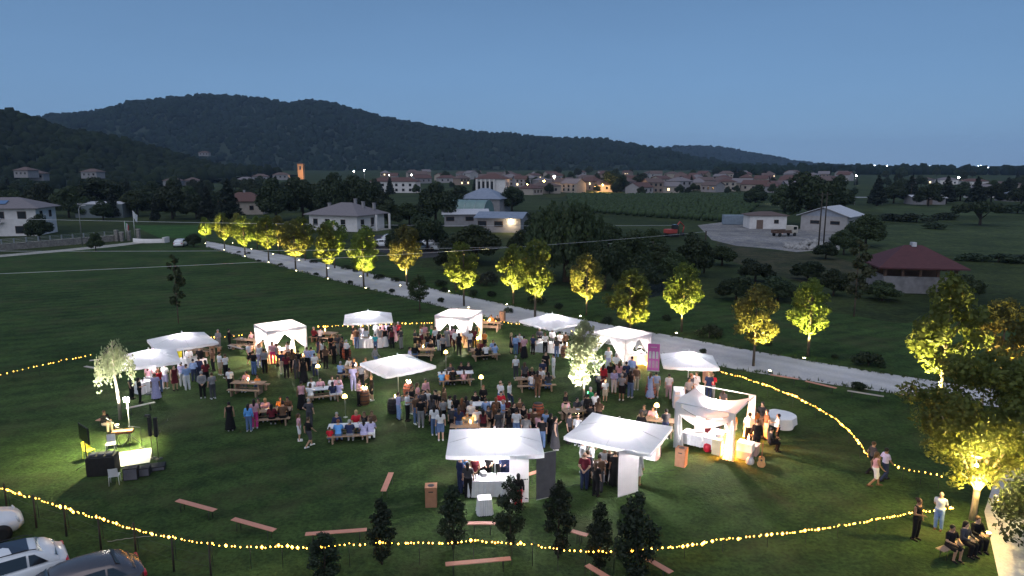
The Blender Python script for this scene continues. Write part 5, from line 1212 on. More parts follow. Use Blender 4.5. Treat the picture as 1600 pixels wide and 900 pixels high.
# ================================================================== the guests
TW = dict(t1='at the left candle table', t2='at the huddled left table', t3='at the white table by the barrel', t4='at the nearest left table', t5='at the table behind the middle umbrella', t6='at the table right of the middle umbrella', t7='at the table before the middle gazebo', t8='at the table beside the middle gazebo', t9='at the table before the road umbrella', t10='at the crowded middle table', t11='at the table behind the front umbrella', t12='at the table under the lit tree', t13='at the lamp table', t14='at the back left table', t16='at the table right of the left gazebo', t17='at the table behind the middle gazebo')
def at_table(key, rows, white=None):
    e, where = TABLES[key]; rz = e.rotation_euler.z
    for s, x, po, top, bot, hair, *r in rows:
        q = local(e, x, s * .66); sc = r[0] if r else 1.0
        person(q.x, q.y, rz + (math.pi if s < 0 else 0), po, top, bot, hair, 'w' if len(PEOPLE) % 3 == 0 else 'k', sc, TW[key])
at_table('t1', [(1, -.45, 'sit', 'p1', 'eT', 'kL'), (1, .35, 'sitlean', 'o1', 'jT', 'oL', .8)])
at_table('t2', [(1, -.8, 'sit', 'd1', 'kT', 'kS'), (1, -.4, 'sitlean', 'p1', 'eT', 'yL'), (1, .45, 'sit', 'o1', 'jT', 'hL'), (1, .85, 'sitlean', 'h1', 'kT', 'kL'), (-1, .1, 'sit', 'm2', 'kT', 'kL'), (-1, .7, 'sitlean', 'h2', 'kT', 'kS', 1.08)])
at_table('t3', [(1, -.7, 'sit', 'w1', 'jT', 'hS'), (1, -.15, 'sitlean', 'p1', 'kT', 'kS'), (-1, -.8, 'sitlean', 'w1', 'tT', 'hL'), (1, .6, 'sit', 'w1', 'kT', 'hL'), (-1, .55, 'sit', 'n1', 'wT', 'kL'), (-1, .95, 'sitlean', 'l1', 'wS', 'eS'), (1, .95, 'sitlean', 'p2', 'wT', 'kL')])
at_table('t4', [(-1, -1.05, 'sit', 'r1', 'jS', 'hS', .72), (1, -.8, 'sit', 'n2', 'jT', 'eS'), (-1, -.6, 'sitlean', 's1', 'jT', 'oS'), (-1, .0, 'sit', 'n1', 'eT', 'eS'), (1, .25, 'sit', 'r1', 'jT', 'yL', 1.05), (1, .7, 'sitlean', 'k0', 'kT', 'hL'), (-1, .75, 'sit', 'l1', 'lK', 'kL'), (-1, 1.12, 'sitlean', 'l1', 'wT', 'hL'), (1, 1.1, 'sit', 'h1', 'kT', 'hL')])
at_table('t5', [(1, -.75, 'sit', 'w2', 'jT', 'kS'), (1, -.35, 'sitlean', 'n0', 'kT', 'hL'), (-1, -.9, 'sitlean', 'b1', 'nT', 'eS'), (1, .5, 'sit', 'o1', 'tS', 'oS')])
at_table('t6', [(-1, -1.0, 'sit', 's1', 'jT', 'kS', .85), (-1, -.65, 'sitlean', 'o1', 'jT', 'hL', .8), (-1, -.25, 'sit', 'k1', 'kT', 'kS'), (1, -.3, 'sitlean', 'd1', 'kT', 'kL'), (1, .45, 'sit', 'k1', 'jT', 'kL'), (1, .95, 'sitlean', 'k1', 'eT', 'hB'), (-1, .5, 'sit', 'p1', 'eT', 'hL', .8)])
at_table('t7', [(1, -.5, 'sit', 'd1', 'kT', 'hL'), (-1, -.55, 'sitlean', 'k2', 'jT', 'yL'), (1, .5, 'sit', 'k1', 'eT', 'kS')])
at_table('t8', [(-1, -.6, 'sit', 'k1', 'kT', 'oL'), (-1, .0, 'sitlean', 'w1', 'kT', 'hS'), (1, -.2, 'sit', 'm1', 'eT', 'kS'), (-1, .7, 'sit', 'b1', 'tS', 'kS'), (1, .8, 'sitlean', 'b2', 'jT', 'kS')])
at_table('t9', [(-1, -.3, 'sit', 'w1', 'jT', 'kS'), (1, -.6, 'sitlean', 'm2', 'kT', 'hS'), (1, -.1, 'sit', 'k1', 'kT', 'yL'), (1, .5, 'sitlean', 'w1', 'eT', 'kL'), (-1, .8, 'sit', 'd1', 'jT', 'kL')])
at_table('t10', [(-1, -.2, 'sit', 'b2', 'jT', 'hS'), (1, .75, 'sitlean', 'r1', 'kT', 'kL'), (1, -.8, 'sit', 'k1', 'kT', 'kL'), (-1, .4, 'sitlean', 'h1', 'kT', 'oL')])
at_table('t11', [(1, -.65, 'sit', 'y1', 'tT', 'hO'), (1, -.2, 'sitlean', 'e1', 'jT', 'eS'), (1, .35, 'sit', 'o1', 'kT', 'oL'), (1, .8, 'sitlean', 'h1', 'kT', 'oL')])  # orange shirt: the warm lamplight on this guest is put into the cloth colour
at_table('t12', [(1, -.5, 'sit', 'p1', 'kT', 'kS'), (1, .2, 'sitlean', 'd1', 'kT', 'kL'), (-1, .5, 'sit', 'k1', 'kT', 'kB'), (1, .75, 'sit', 'e1', 'jT', 'hS')])
at_table('t13', [(1, -.75, 'sit', 'd1', 'kT', 'hS'), (-1, -.8, 'sitlean', 'k2', 'jT', 'hL'), (1, -.25, 'sitlean', 'p1', 'kT', 'kS')])
at_table('t14', [(1, .0, 'sit', 'p0', 'kT', 'kL'), (1, .5, 'sitlean', 'h1', 'kT', 'kL')])
at_table('t16', [(-1, -.7, 'sit', 'm2', 'kT', 'eS'), (-1, -.1, 'sitlean', 'w1', 'kT', 'kS')])
at_table('t17', [(1, .0, 'sit', 'o1', 'kT', 'kL'), (1, .6, 'sitlean', 'k1', 'kT', 'kS')])
LEFT = 'near the far left umbrella'; WIL = 'by the clothed table behind the weeping tree'; GA = 'in front of the left gazebo'; BK = 'between the left gazebo and farthest umbrella'; DR = 'at the drinks table under the farthest umbrella'
MG = 'by the middle back gazebo'; RD = 'at the clothed table near the road'; PB = 'before the gazebo by the pink banner'; BA = 'beside the middle umbrella'; MID = 'round the crowded middle table'; FU = 'under the front umbrella'; FR = 'under the front right umbrella'; OG = 'at the open gazebo'; RU = 'by the right umbrella'; TR = 'by the white lit tree'
for a in (
 # px, py of head top, facing, pose, top, bottom, hair, shoes, where, scale
 (395, 548, 140, 'hold', 'k1', 'jT', 'hS', 'k', GA), (412, 545, 170, 'stand', 'e1', 'kT', 'kS', 'k', GA), (440, 548, 185, 'stand', 'n1', 'tT', 'hS', 'w', GA), (446, 552, 170, 'hold', 'm1', 'kT', 'kL', 'k', GA), (462, 556, 200, 'stand', 'd0', 'dT', 'hL', 'k', GA), (491, 552, 190, 'stand', 'w1', 'nT', 'kS', 'k', GA),
 (508, 540, 150, 'hold', 'h1', 'kT', 'hL', 'k', BK), (521, 535, 40, 'stand', 'k1', 'kT', 'kS', 'k', BK), (556, 512, 180, 'stand', 'h1', 'jT', 'hS', 'k', DR), (571, 512, 175, 'stand', 'w1', 'tT', 'kS', 'k', DR), (612, 513, 190, 'stand', 'm0', 'kT', 'kL', 'k', DR), (626, 512, 230, 'hold', 'd1', 'eT', 'hS', 'k', DR), (604, 503, 0, 'hold', 'l2', 'kT', 'hS', 'k', DR),
 (648, 515, 60, 'hold', 'd1', 'kT', 'hS', 'k', MG), (668, 520, 180, 'stand', 'k1', 'jT', 'hL', 'k', MG), (680, 511, 200, 'stand', 'w1', 'kT', 'hS', 'k', MG), (692, 523, 170, 'stand', 'e1', 'kT', 'kS', 'k', MG), (717, 520, 190, 'hold', 'k0', 'kT', 'kL', 'k', MG), (734, 516, 200, 'stand', 'w1', 'nT', 'hS', 'k', MG), (741, 512, 160, 'plate', 'm1', 'kT', 'hL', 'k', MG),
 (833, 523, 150, 'stand', 'n1', 'kT', 'hS', 'k', RD), (870, 527, 180, 'stand', 'd1', 'jT', 'hL', 'k', RD), (852, 520, 0, 'hold', 'w1', 'kT', 'hL', 'k', RD), (848, 562, 190, 'stand', 'n1', 'tT', 'kS', 'k', 'right of the table before the road umbrella'), (820, 566, 150, 'hold', 'd1', 'kT', 'hL', 'k', 'left of the table before the road umbrella'),
 (935, 560, 170, 'stand', 'w1', 'nT', 'kL', 'k', PB), (954, 566, 180, 'hold', 'k1', 'tT', 'hS', 'k', PB), (968, 566, 175, 'stand', 'p1', 'jT', 'hL', 'w', PB), (979, 565, 200, 'stand', 'n1', 'kT', 'kS', 'k', PB), (936, 580, 120, 'hold', 'd1', 'kT', 'kL', 'k', PB), (995, 572, 190, 'stand', 'h1', 'tT', 'hS', 'w', PB),
 (636, 612, 70, 'hold', 'w1', 'kT', 'kS', 'k', BA), (650, 616, 30, 'stand', 'h1', 'jT', 'hL', 'w', BA), (674, 617, 190, 'hold', 'd0', 'kT', 'kL', 'k', BA), (692, 622, 200, 'stand', 'e1', 'kT', 'hS', 'k', BA), (657, 622, 170, 'stand', 'k1', 'eT', 'kS', 'w', BA), (694, 606, 60, 'stand', 'h1', 'kT', 'hL', 'k', BA),
 (707, 633, 160, 'stand', 'd1', 'kT', 'kS', 'k', MID), (717, 636, 170, 'hold', 'n1', 'jT', 'hL', 'k', MID), (745, 636, 185, 'stand', 'w1', 'jT', 'kS', 'k', MID), (755, 640, 170, 'stand', 'm0', 'kT', 'kL', 'k', MID), (779, 640, 200, 'hold', 'd1', 'dT', 'kS', 'k', MID), (796, 640, 160, 'stand', 'k1', 'kT', 'hL', 'k', MID), (812, 622, 30, 'hold', 'h1', 'kT', 'hS', 'k', MID), (847, 652, 180, 'stand', 'k1', 'jT', 'kS', 'k', MID), (822, 648, 170, 'stand', 'e1', 'nT', 'hS', 'k', MID), (861, 646, 140, 'hold', 'k1', 'kT', 'kL', 'k', MID),
 (890, 645, 60, 'stand', 'd1', 'kT', 'kS', 'k', TR), (914, 652, 170, 'stand', 'n2', 'kT', 'kS', 'k', TR), (936, 622, 150, 'hold', 'h1', 'kT', 'hL', 'k', TR), (930, 612, 30, 'stand', 'w1', 'kT', 'kS', 'k', TR),
 (945, 698, 10, 'hold', 'w1', 'kT', 'kL', 'k', FR), (970, 697, 0, 'plate', 'd1', 'kT', 'hS', 'k', FR), (932, 722, 150, 'stand', 'k1', 'kT', 'hL', 'k', FR), (1030, 664, 210, 'hold', 'n1', 'nT', 'hS', 'k', FR), (750, 705, 0, 'plate', 'w2', 'kT', 'hS', 'k', FU), (762, 704, 0, 'plate', 'k1', 'kT', 'kS', 'k', FU), (731, 722, 170, 'stand', 'd1', 'kT', 'kL', 'k', FU),
 (1199, 640, -60, 'hold', 'h1', 'tT', 'hS', 'k', OG), (1172, 645, 180, 'stand', 'w1', 'kT', 'kS', 'k', OG), (1122, 640, 0, 'plate', 'w2', 'kT', 'kS', 'k', OG),
 (231, 570, 150, 'hold', 'p1', 'wT', 'hL', 'w', WIL), (238, 568, 30, 'plate', 'w1', 'wT', 'kS', 'w', WIL), (247, 577, 200, 'hold', 'r0', 'jT', 'oB', 'k', WIL), (241, 583, 175, 'stand', 'l1', 'lL', 'hB', 'k', WIL), (256, 568, 150, 'plate', 'w1', 'lS', 'hS', 'w', WIL),
 (203, 582, 60, 'stand', 'd1', 'kT', 'kS', 'k', WIL), (216, 590, 90, 'hold', 'k1', 'kT', 'kL', 'k', WIL),
 (271, 570, 20, 'stand', 'm0', 'mK', 'kL', 'k', LEFT), (282, 566, 180, 'stand', 'l1', 'wT', 'hS', 'w', LEFT), (290, 569, 190, 'plate', 'b2', 'wT', 'hS', 'w', LEFT), (301, 561, 170, 'hold', 'b2', 'nT', 'kS', 'k', LEFT), (310, 558, 160, 'stand', 'n2', 'nT', 'kS', 'k', LEFT), (320, 563, 200, 'hold', 'm1', 'kT', 'kL', 'k', LEFT),
 (314, 580, 178, 'behind', 'e2', 'kT', 'eS', 'w', LEFT), (330, 582, 200, 'hold', 'e1', 'dT', 'hS', 'w', LEFT), (294, 543, 10, 'plate', 'w2', 'wT', 'oS', 'k', LEFT), (311, 542, -20, 'hold', 'k2', 'kT', 'oS', 'k', LEFT), (331, 545, -60, 'stand', 'h1', 'kT', 'hL', 'k', LEFT), (342, 550, 120, 'stand', 'w1', 'tS', 'kS', 'w', LEFT), (351, 553, 220, 'hold', 'w1', 'kT', 'hS', 'w', LEFT),
 (340, 515, -30, 'plate', 'e2', 'eT', 'eS', 'k', 'by the string lights at the back left'), (357, 514, 100, 'plate', 'k2', 'kT', 'kS', 'w', 'by the string lights at the back left'), (358, 575, 160, 'stand', 'w1', 'kT', 'kS', 'w', 'left of the table with one candle'),
 (357, 628, 180, 'stand', 'k0', 'kL', 'kS', 'w', 'alone on the lawn at the left'),
 (387, 631, 160, 'stand', 's2', 'jT', 'kL', 'w', 'left of the huddled group', .93), (396, 624, 175, 'stand', 'p1', 'fT', 'kL', 'w', 'left of the huddled group'),
 (389, 535, 20, 'walk', 'w1', 'kK', 'hB', 'k', GA), (404, 537, 10, 'stand', 'w0', 'lT', 'oL', 'w', GA), (432, 537, 90, 'hold', 'e0', 'dT', 'hB', 'k', GA), (449, 534, -60, 'plate', 'w1', 'dS', 'kS', 'k', GA), (456, 545, 160, 'stand', 'h1', 'kT', 'kL', 'k', GA), (466, 547, 190, 'hold', 'k1', 'kT', 'kS', 'k', GA), (473, 559, 180, 'stand', 'k0', 'kL', 'kL', 'k', GA), (479, 542, 150, 'stand', 'l1', 'kT', 'hS', 'k', GA), (486, 542, 185, 'behind', 'b2', 'nT', 'kS', 'k', GA), (425, 534, 0, 'stand', 'p1', 'fT', 'kL', 'k', GA),
 (497, 528, 130, 'hold', 'n0', 'nK', 'kL', 'k', BK), (502, 531, 230, 'stand', 'w0', 'kT', 'kL', 'k', BK), (516, 523, 30, 'plate', 'k1', 'kL', 'kL', 'w', BK), (527, 522, 10, 'hold', 'd1', 'eT', 'hS', 'k', BK), (534, 526, -40, 'drink', 'd0', 'kT', 'kL', 'k', BK), (541, 531, 140, 'hold', 'w2', 'kT', 'eS', 'k', BK), (551, 507, 100, 'akimbo', 'k1', 'tK', 'oS', 'k', BK),
 (564, 508, 170, 'hold', 'e2', 'jT', 'eS', 'k', DR), (587, 504, 0, 'plate', 'w2', 'wT', 'eS', 'k', DR), (597, 503, 10, 'plate', 'p2', 'dT', 'hS', 'k', DR), (586, 522, 180, 'stand', 'c1', 'jT', 'kS', 'w', DR, .8), (594, 511, 180, 'stand', 'e1', 'eT', 'kS', 'k', DR), (601, 512, 190, 'hold', 'k0', 'wL', 'kB', 'k', DR), (609, 505, 200, 'stand', 'k1', 'nT', 'kS', 'k', DR), (616, 504, 210, 'hold', 'p1', 'pL', 'hL', 'w', DR), (622, 503, 200, 'stand', 'r2', 'kT', 'eS', 'k', DR), (586, 541, 120, 'walk', 'e2', 'jT', 'kS', 'k', 'walking behind the middle umbrella'),
 (658, 509, 60, 'hold', 'w0', 'mK', 'oL', 'k', MG), (663, 506, 10, 'stand', 'p1', 'tT', 'yL', 'w', MG), (674, 509, -70, 'hold', 'g1', 'kK', 'yL', 'w', MG), (653, 522, 170, 'stand', 'k2', 'kK', 'kS', 'k', MG), (686, 517, 160, 'stand', 'k0', 'wT', 'kL', 'k', MG), (698, 512, 180, 'hold', 'e1', 'eL', 'hB', 'k', MG), (712, 515, 178, 'behind', 'w2', 'kT', 'kS', 'k', MG), (722, 507, 10, 'plate', 'w2', 'wT', 'hS', 'k', MG), (727, 511, 175, 'hold', 'b2', 'eT', 'kS', 'k', MG), (757, 517, 150, 'stand', 'o1', 'kT', 'hS', 'k', MG), (706, 509, 170, 'plate', 'p1', 'mT', 'kL', 'k', MG),
 (640, 542, 90, 'walk', 'l1', 'nT', 'kS', 'k', 'walking left of the middle lamps'),
 (799, 520, 100, 'stand', 'k0', 'kK', 'yL', 'k', 'standing in a circle left of the road umbrella'), (806, 523, 170, 'hold', 'b2', 'jT', 'kS', 'k', 'standing in a circle left of the road umbrella'), (812, 520, -20, 'drink', 'w1', 'mT', 'kS', 'k', 'standing in a circle left of the road umbrella'), (819, 525, 200, 'hold', 'p1', 'kL', 'kS', 'k', 'standing in a circle left of the road umbrella'),
 (843, 512, 0, 'plate', 'd2', 'kT', 'eS', 'k', RD), (863, 514, 0, 'plate', 'w2', 'eT', 'eS', 'k', RD), (875, 518, 200, 'hold', 'w1', 'kT', 'kS', 'w', RD), (884, 519, 160, 'hold', 'h1', 'kT', 'kS', 'k', RD),
 (806, 556, 185, 'stand', 'w1', 'dT', 'eS', 'w', 'left of the table before the road umbrella'), (853, 549, 10, 'hold', 'k1', 'kT', 'kS', 'k', 'behind the table before the road umbrella'), (865, 553, -80, 'stand', 'w2', 'wT', 'kS', 'w', 'right of the table before the road umbrella'), (840, 579, 180, 'stand', 'h1', 'hT', 'kL', 'w', 'near side of the table before the road umbrella'),
 (951, 543, 10, 'stand', 'w1', 'lT', 'oS', 'w', PB), (963, 552, 190, 'behind', 'w1', 'kT', 'eS', 'k', PB), (943, 569, 160, 'stand', 'r2', 'mT', 'kL', 'k', PB), (946, 593, 5, 'hold', 'w1', 'tS', 'oS', 'k', PB, .85), (960, 577, 0, 'plate', 'l2', 'wT', 'kS', 'h', PB), (972, 584, 175, 'hold', 'e1', 'kS', 'eS', 'w', PB), (986, 579, 160, 'hold', 'k0', 'jT', 'kL', 'w', PB), (988, 557, 180, 'stand', 'b2', 'eT', 'kS', 'w', PB), (976, 575, 120, 'stand', 'd1', 'kT', 'kS', 'k', PB),
 (1017, 582, 150, 'stand', 'b0', 'bL', 'hL', 'w', 'strolling right of the pink banner'), (1026, 581, 185, 'stand', 'b1', 'tS', 'kS', 'w', 'strolling right of the pink banner'), (1046, 584, 185, 'walk', 'w1', 'pT', 'kS', 'h', 'strolling right of the pink banner'),
 (1081, 584, 60, 'hold', 'd1', 'kT', 'oB', 'k', RU), (1077, 590, 30, 'stand', 'e1', 'dT', 'kL', 'k', RU), (1089, 581, -30, 'drink', 'w2', 'wT', 'hS', 'w', RU), (1109, 582, 170, 'stand', 'n1', 'nT', 'yS', 'w', RU), (1114, 583, 190, 'hold', 'r1', 'eT', 'yO', 'k', RU), (1131, 608, 150, 'stand', 'd1', 'dT', 'kL', 'k', RU),
 (884, 612, 60, 'hold', 'k1', 'tS', 'hS', 'k', TR), (923, 605, 130, 'plate', 'g2', 'kT', 'eS', 'k', TR), (919, 616, 190, 'stand', 'k2', 'kT', 'kS', 'k', TR), (903, 648, 160, 'plate', 'w2', 'nT', 'hO', 'w', TR), (928, 643, 150, 'hold', 'w1', 'jT', 'kS', 'k', TR), (868, 651, 90, 'drink', 'd0', 'dL', 'kL', 'w', TR),
 (622, 613, 110, 'drink', 'l2', 'bT', 'hS', 'k', BA), (643, 604, 40, 'plate', 'k1', 'eT', 'hS', 'w', BA), (652, 598, 100, 'hold', 'p1', 'jT', 'hL', 'w', BA), (660, 609, 30, 'plate', 'd2', 'dT', 'kL', 'k', BA), (668, 608, -30, 'hold', 'w1', 'nT', 'hS', 'w', BA), (680, 609, -60, 'stand', 'k1', 'kT', 'kS', 'k', BA), (686, 611, -90, 'hold', 'k1', 'kT', 'yS', 'k', BA), (665, 592, 30, 'stand', 'p2', 'kT', 'kS', 'k', BA), (678, 633, 178, 'stand', 'w1', 'jT', 'kL', 'w', BA), (688, 640, 182, 'stand', 'w1', 'jS', 'kL', 'w', BA),
 (703, 618, 120, 'plate', 'w0', 'kT', 'kB', 'k', MID), (711, 617, 160, 'stand', 'k1', 'jT', 'kL', 'k', MID), (722, 622, 150, 'hold', 'h1', 'mT', 'oL', 'k', MID), (728, 619, 180, 'stand', 'd1', 'kT', 'kL', 'k', MID), (736, 627, 180, 'stand', 'w1', 'dT', 'eS', 'k', MID), (755, 602, 0, 'plate', 'k2', 'kT', 'oB', 'k', MID), (763, 634, 20, 'plate', 'd0', 'kT', 'kL', 'k', MID), (786, 624, 80, 'plate', 'b1', 'eT', 'oO', 'k', MID), (792, 622, 200, 'hold', 'm1', 'kT', 'hL', 'k', MID), (803, 629, 30, 'stand', 'k2', 'kT', 'kL', 'k', MID), (807, 639, 170, 'stand', 'w1', 'jT', 'kS', 'k', MID), (818, 632, 10, 'plate', 'k0', 'kL', 'kB', 'w', MID), (829, 639, 180, 'stand', 'm1', 'nT', 'eS', 'k', MID), (836, 638, 190, 'hold', 'h1', 'kT', 'kS', 'k', MID), (842, 645, 170, 'plate', 'p0', 'kT', 'oB', 'k', MID), (854, 640, 160, 'plate', 'b2', 'kT', 'hS', 'k', MID), (782, 595, 140, 'drink', 'w1', 'jT', 'oO', 'k', MID), (796, 596, 60, 'walk', 'w2', 'nT', 'hS', 'k', MID), (772, 632, 150, 'stand', 'h1', 'kT', 'oL', 'k', MID),
 (719, 712, 120, 'stand', 'n2', 'nT', 'kS', 'k', FU), (727, 711, -60, 'drink', 's0', 'kK', 'oL', 'k', FU), (742, 712, 180, 'behind', 'm0', 'mK', 'kB', 'k', FU), (776, 700, 5, 'stand', 'w2', 'kT', 'kS', 'k', FU), (789, 702, -20, 'plate', 'n2', 'nT', 'kS', 'k', FU), (810, 740, 180, 'stand', 'k2', 'rT', 'kL', 'k', 'standing before the white banner with marks'),
 (911, 688, 60, 'drink', 'w2', 'tS', 'oS', 'w', FR), (925, 692, 90, 'drink', 'w1', 'kT', 'hO', 'k', FR), (914, 707, 170, 'behind', 'm1', 'nT', 'hO', 'k', FR), (937, 710, 170, 'stand', 'h1', 'dT', 'kS', 'k', FR), (919, 704, 150, 'stand', 'd2', 'kT', 'hS', 'k', FR), (953, 699, 0, 'hold', 'k1', 'kT', 'hL', 'k', FR), (962, 704, 190, 'stand', 'k1', 'kL', 'hS', 'k', FR), (998, 703, 150, 'stand', 'w2', 'wK', 'kS', 'k', FR), (1020, 668, 200, 'stand', 'k1', 'kT', 'kS', 'w', FR), (1041, 639, 200, 'plate', 'd1', 'nT', 'kS', 'w', 'at the lamp table behind the front right umbrella'),
 (1107, 648, 60, 'hold', 'd1', 'mT', 'oO', 'k', OG), (1145, 643, -20, 'hold', 'o1', 'mT', 'oL', 'k', OG), (1138, 657, -60, 'plate', 'w1', 'tK', 'kS', 'k', OG), (1176, 630, 200, 'hold', 'p1', 'pT', 'kS', 'k', OG), (1180, 638, 190, 'stand', 'o1', 'oT', 'hL', 'k', OG), (1192, 628, -30, 'hold', 'k2', 'hT', 'kS', 'k', OG), (1184, 656, 180, 'stand', 'k2', 'kT', 'hS', 'k', OG), (1217, 647, -80, 'hold', 'w1', 'kT', 'kS', 'k', OG), (1205, 668, 90, 'sit', 'k2', 'kT', 'kS', 'k', 'sitting beside the round table'),  # orange shirt over maroon trousers: orange lamplight painted into a dark outfit's colour
 (481, 652, 120, 'walk', 'k1', 'dS', 'hS', 'w', 'left of the nearest left table'), (482, 623, 160, 'akimbo', 'd1', 'dT', 'eS', 'k', 'left of the nearest left table'), (466, 646, 90, 'stand', 'p1', 'wS', 'hL', 'w', 'left of the nearest left table', .9), (470, 596, 175, 'stand', 'p0', 'kL', 'kS', 'k', 'left of the white table by the barrel'), (551, 570, 180, 'stand', 'l1', 'lT', 'kS', 'w', 'behind the brown wine barrel'), (564, 568, 190, 'hold', 'e1', 'kT', 'hS', 'k', 'behind the brown wine barrel'),
 (560, 592, 60, 'hold', 'p0', 'kT', 'hL', 'k', 'beside the brown wine barrel'), (580, 587, -70, 'hold', 'k2', 'kS', 'yS', 'w', 'beside the brown wine barrel'),
 (1437, 779, 60, 'hold', 'k0', 'kT', 'hB', 'k', 'at the right end of the front lights'), (1472, 769, -10, 'behind', 'w1', 'bT', 'eO', 'h', 'at the right end of the front lights'),
 (1366, 690, 120, 'walk', 'd1', 'kT', 'hS', 'k', 'walking through the gap in the right lights'), (1386, 700, 130, 'walk', 'l1', 'nT', 'kS', 'k', 'walking through the gap in the right lights'), (1371, 706, 110, 'walk', 'p0', 'wS', 'hL', 'h', 'walking through the gap in the right lights')):
    px, py, fc, po, tp, bt, hr, sh, wh, *sc = a
    if po.startswith('sit'): p = G(px, py, 1.3); person(p.x, p.y, R(fc), po, tp, bt, hr, sh, 1.0, wh)
    else: standing(px, py, fc, po, tp, bt, hr, sh, wh.replace('standing ', '').replace('walking ', '').replace('strolling ', ''), sc[0] if sc else .94 + .012 * ((px * 7 + int(py) * 3) % 10))
# seated at the lower right and on the bench by the stage
p = G(161, 640, 1.28); person(p.x, p.y, R(70), 'sit', 'k2', 'tT', 'hS', 'k', .95, 'on the bench left of the stage')
bench2((1468, 859), (1540, 834), 'dark bench at the lower right with a seated group', M_wood, .45, .32)
for px, py, fc, tp, bt, hr in ((1484, 852, 10, 'k1', 'kS', 'kS'), (1505, 846, 25, 'd2', 'kT', 'kL'), (1524, 838, 5, 'k2', 'kT', 'hS')):
    p = G(px, py, .45); person(p.x, p.y, R(fc), 'sit', tp, bt, hr, 'k', 1.0, 'on the dark bench at the lower right')
label_people()
# ================================================================== buildings, vehicles, wires behind and beside the lawn
M_stucco = pm('white_stucco', (.66, .63, .62), (.56, .53, .52), 1.2, .9, .1, 8)
M_cream = pm('cream_stucco', (.36, .31, .27), (.30, .26, .22), 1.2, .9, .1, 8)
M_greyw = pm('grey_stucco', (.27, .26, .27), (.22, .21, .22), 1.2, .9, .1, 8)
M_ochre = pm('ochre_stucco', (.50, .30, .17), (.42, .24, .13), 1.2, .9, .1, 8)
M_rtile = pm('red_tiles', (.125, .066, .058), (.08, .045, .04), 2.5, .85, .5, 9, stretch=(1, 6, 1))
M_btile = pm('brown_tiles', (.135, .095, .088), (.09, .065, .06), 2.5, .85, .5, 9, stretch=(1, 6, 1))
M_gtile = pm('grey_tiles', (.20, .18, .19), (.14, .125, .135), 2.5, .85, .5, 9, stretch=(1, 6, 1))
M_barnr = pm('barn_red_roof', (.085, .030, .034), (.06, .022, .026), 1.5, .7, .2, 9, stretch=(1, 8, 1))
M_tin = pm('pale_tin_roof', (.50, .50, .53), (.40, .40, .43), 1.0, .5, .2, 6, stretch=(8, 1, 1))
M_bluer = pm('blue_grey_roof', (.22, .25, .32), (.17, .2, .26), 1.0, .5, .2, 6)
M_vw = pm('pale_render', (.36, .34, .34), (.3, .28, .28), 1.2, .9); M_vt = pm('tan_render', (.26, .2, .165), (.21, .16, .13), 1.2, .9)
M_block = pm('grey_blocks', (.24, .23, .24), (.15, .145, .15), 1.5, .9, .2, 8)
M_win = glassmat('window_glass', (.015, .018, .024), .12)
M_frame = pm('window_frame', (.16, .11, .09), None, 8, .7)
M_stone = pm('stone_wall', (.26, .24, .22), (.14, .13, .12), 3, .9, .6, 9)
M_planks = pm('dark_planks', (.12, .07, .05), (.07, .045, .035), 4, .85, .4, 20, stretch=(1, 1, 8))
M_litwin = em('lit_window', (1, .72, .35), 2.2)
def window(e, p, w, h, n, lit=False, shut=False):
    """n: outward axis (0 -Y front, 1 +X, 2 +Y, 3 -X); frame with a pane as its sub-part"""
    M = Matrix.Translation(p) @ Matrix.Rotation(n * math.pi / 2, 4, 'Z')
    f = MB().box(-w / 2 - .08, w / 2 + .08, -.05, .02, -h / 2 - .1, h / 2 + .08).obj('window', M_frame, e); f.matrix_local = M
    MB().box(-w / 2, w / 2, -.056, -.051, -h / 2, h / 2).obj('pane', M_litwin if lit else M_win, f)
    return f
def roof_hip(e, w, d, h, rh, ov, mat, ridge=None):
    a, b = w / 2 + ov, d / 2 + ov; r = max(0, (w - d) / 2) if ridge is None else ridge; t = .16
    if w >= d: R1, R2 = (-r, 0), (r, 0)
    else: r = (d - w) / 2; R1, R2 = (0, -r), (0, r)
    V = [(-a, -b, h), (a, -b, h), (a, b, h), (-a, b, h), (-a, -b, h + t), (a, -b, h + t), (a, b, h + t), (-a, b, h + t), (*R1, h + t + rh), (*R2, h + t + rh)]
    F = [(3, 2, 1, 0), (0, 1, 5, 4), (1, 2, 6, 5), (2, 3, 7, 6), (3, 0, 4, 7)]
    F += [(4, 5, 9, 8), (5, 6, 9), (6, 7, 8, 9), (7, 4, 8)] if w >= d else [(4, 5, 8), (5, 6, 9, 8), (6, 7, 9), (7, 4, 8, 9)]
    return MB().add(V, F).obj('roof', mat, e)
def roof_gable(e, w, d, h, rh, ov, mat):
    a, b, t = w / 2 + ov, d / 2 + ov, .14
    V = [(x, y, z) for x in (-a, a) for y, z in ((-b, h - .1), (0, h + rh), (b, h - .1), (b, h - .1 + t), (0, h + rh + t), (-b, h - .1 + t))]
    F = [(5, 4, 3, 2, 1, 0), (6, 7, 8, 9, 10, 11)] + [(i, (i + 1) % 6, (i + 1) % 6 + 6, i + 6) for i in range(6)]
    return MB().add(V, F).obj('roof', mat, e)
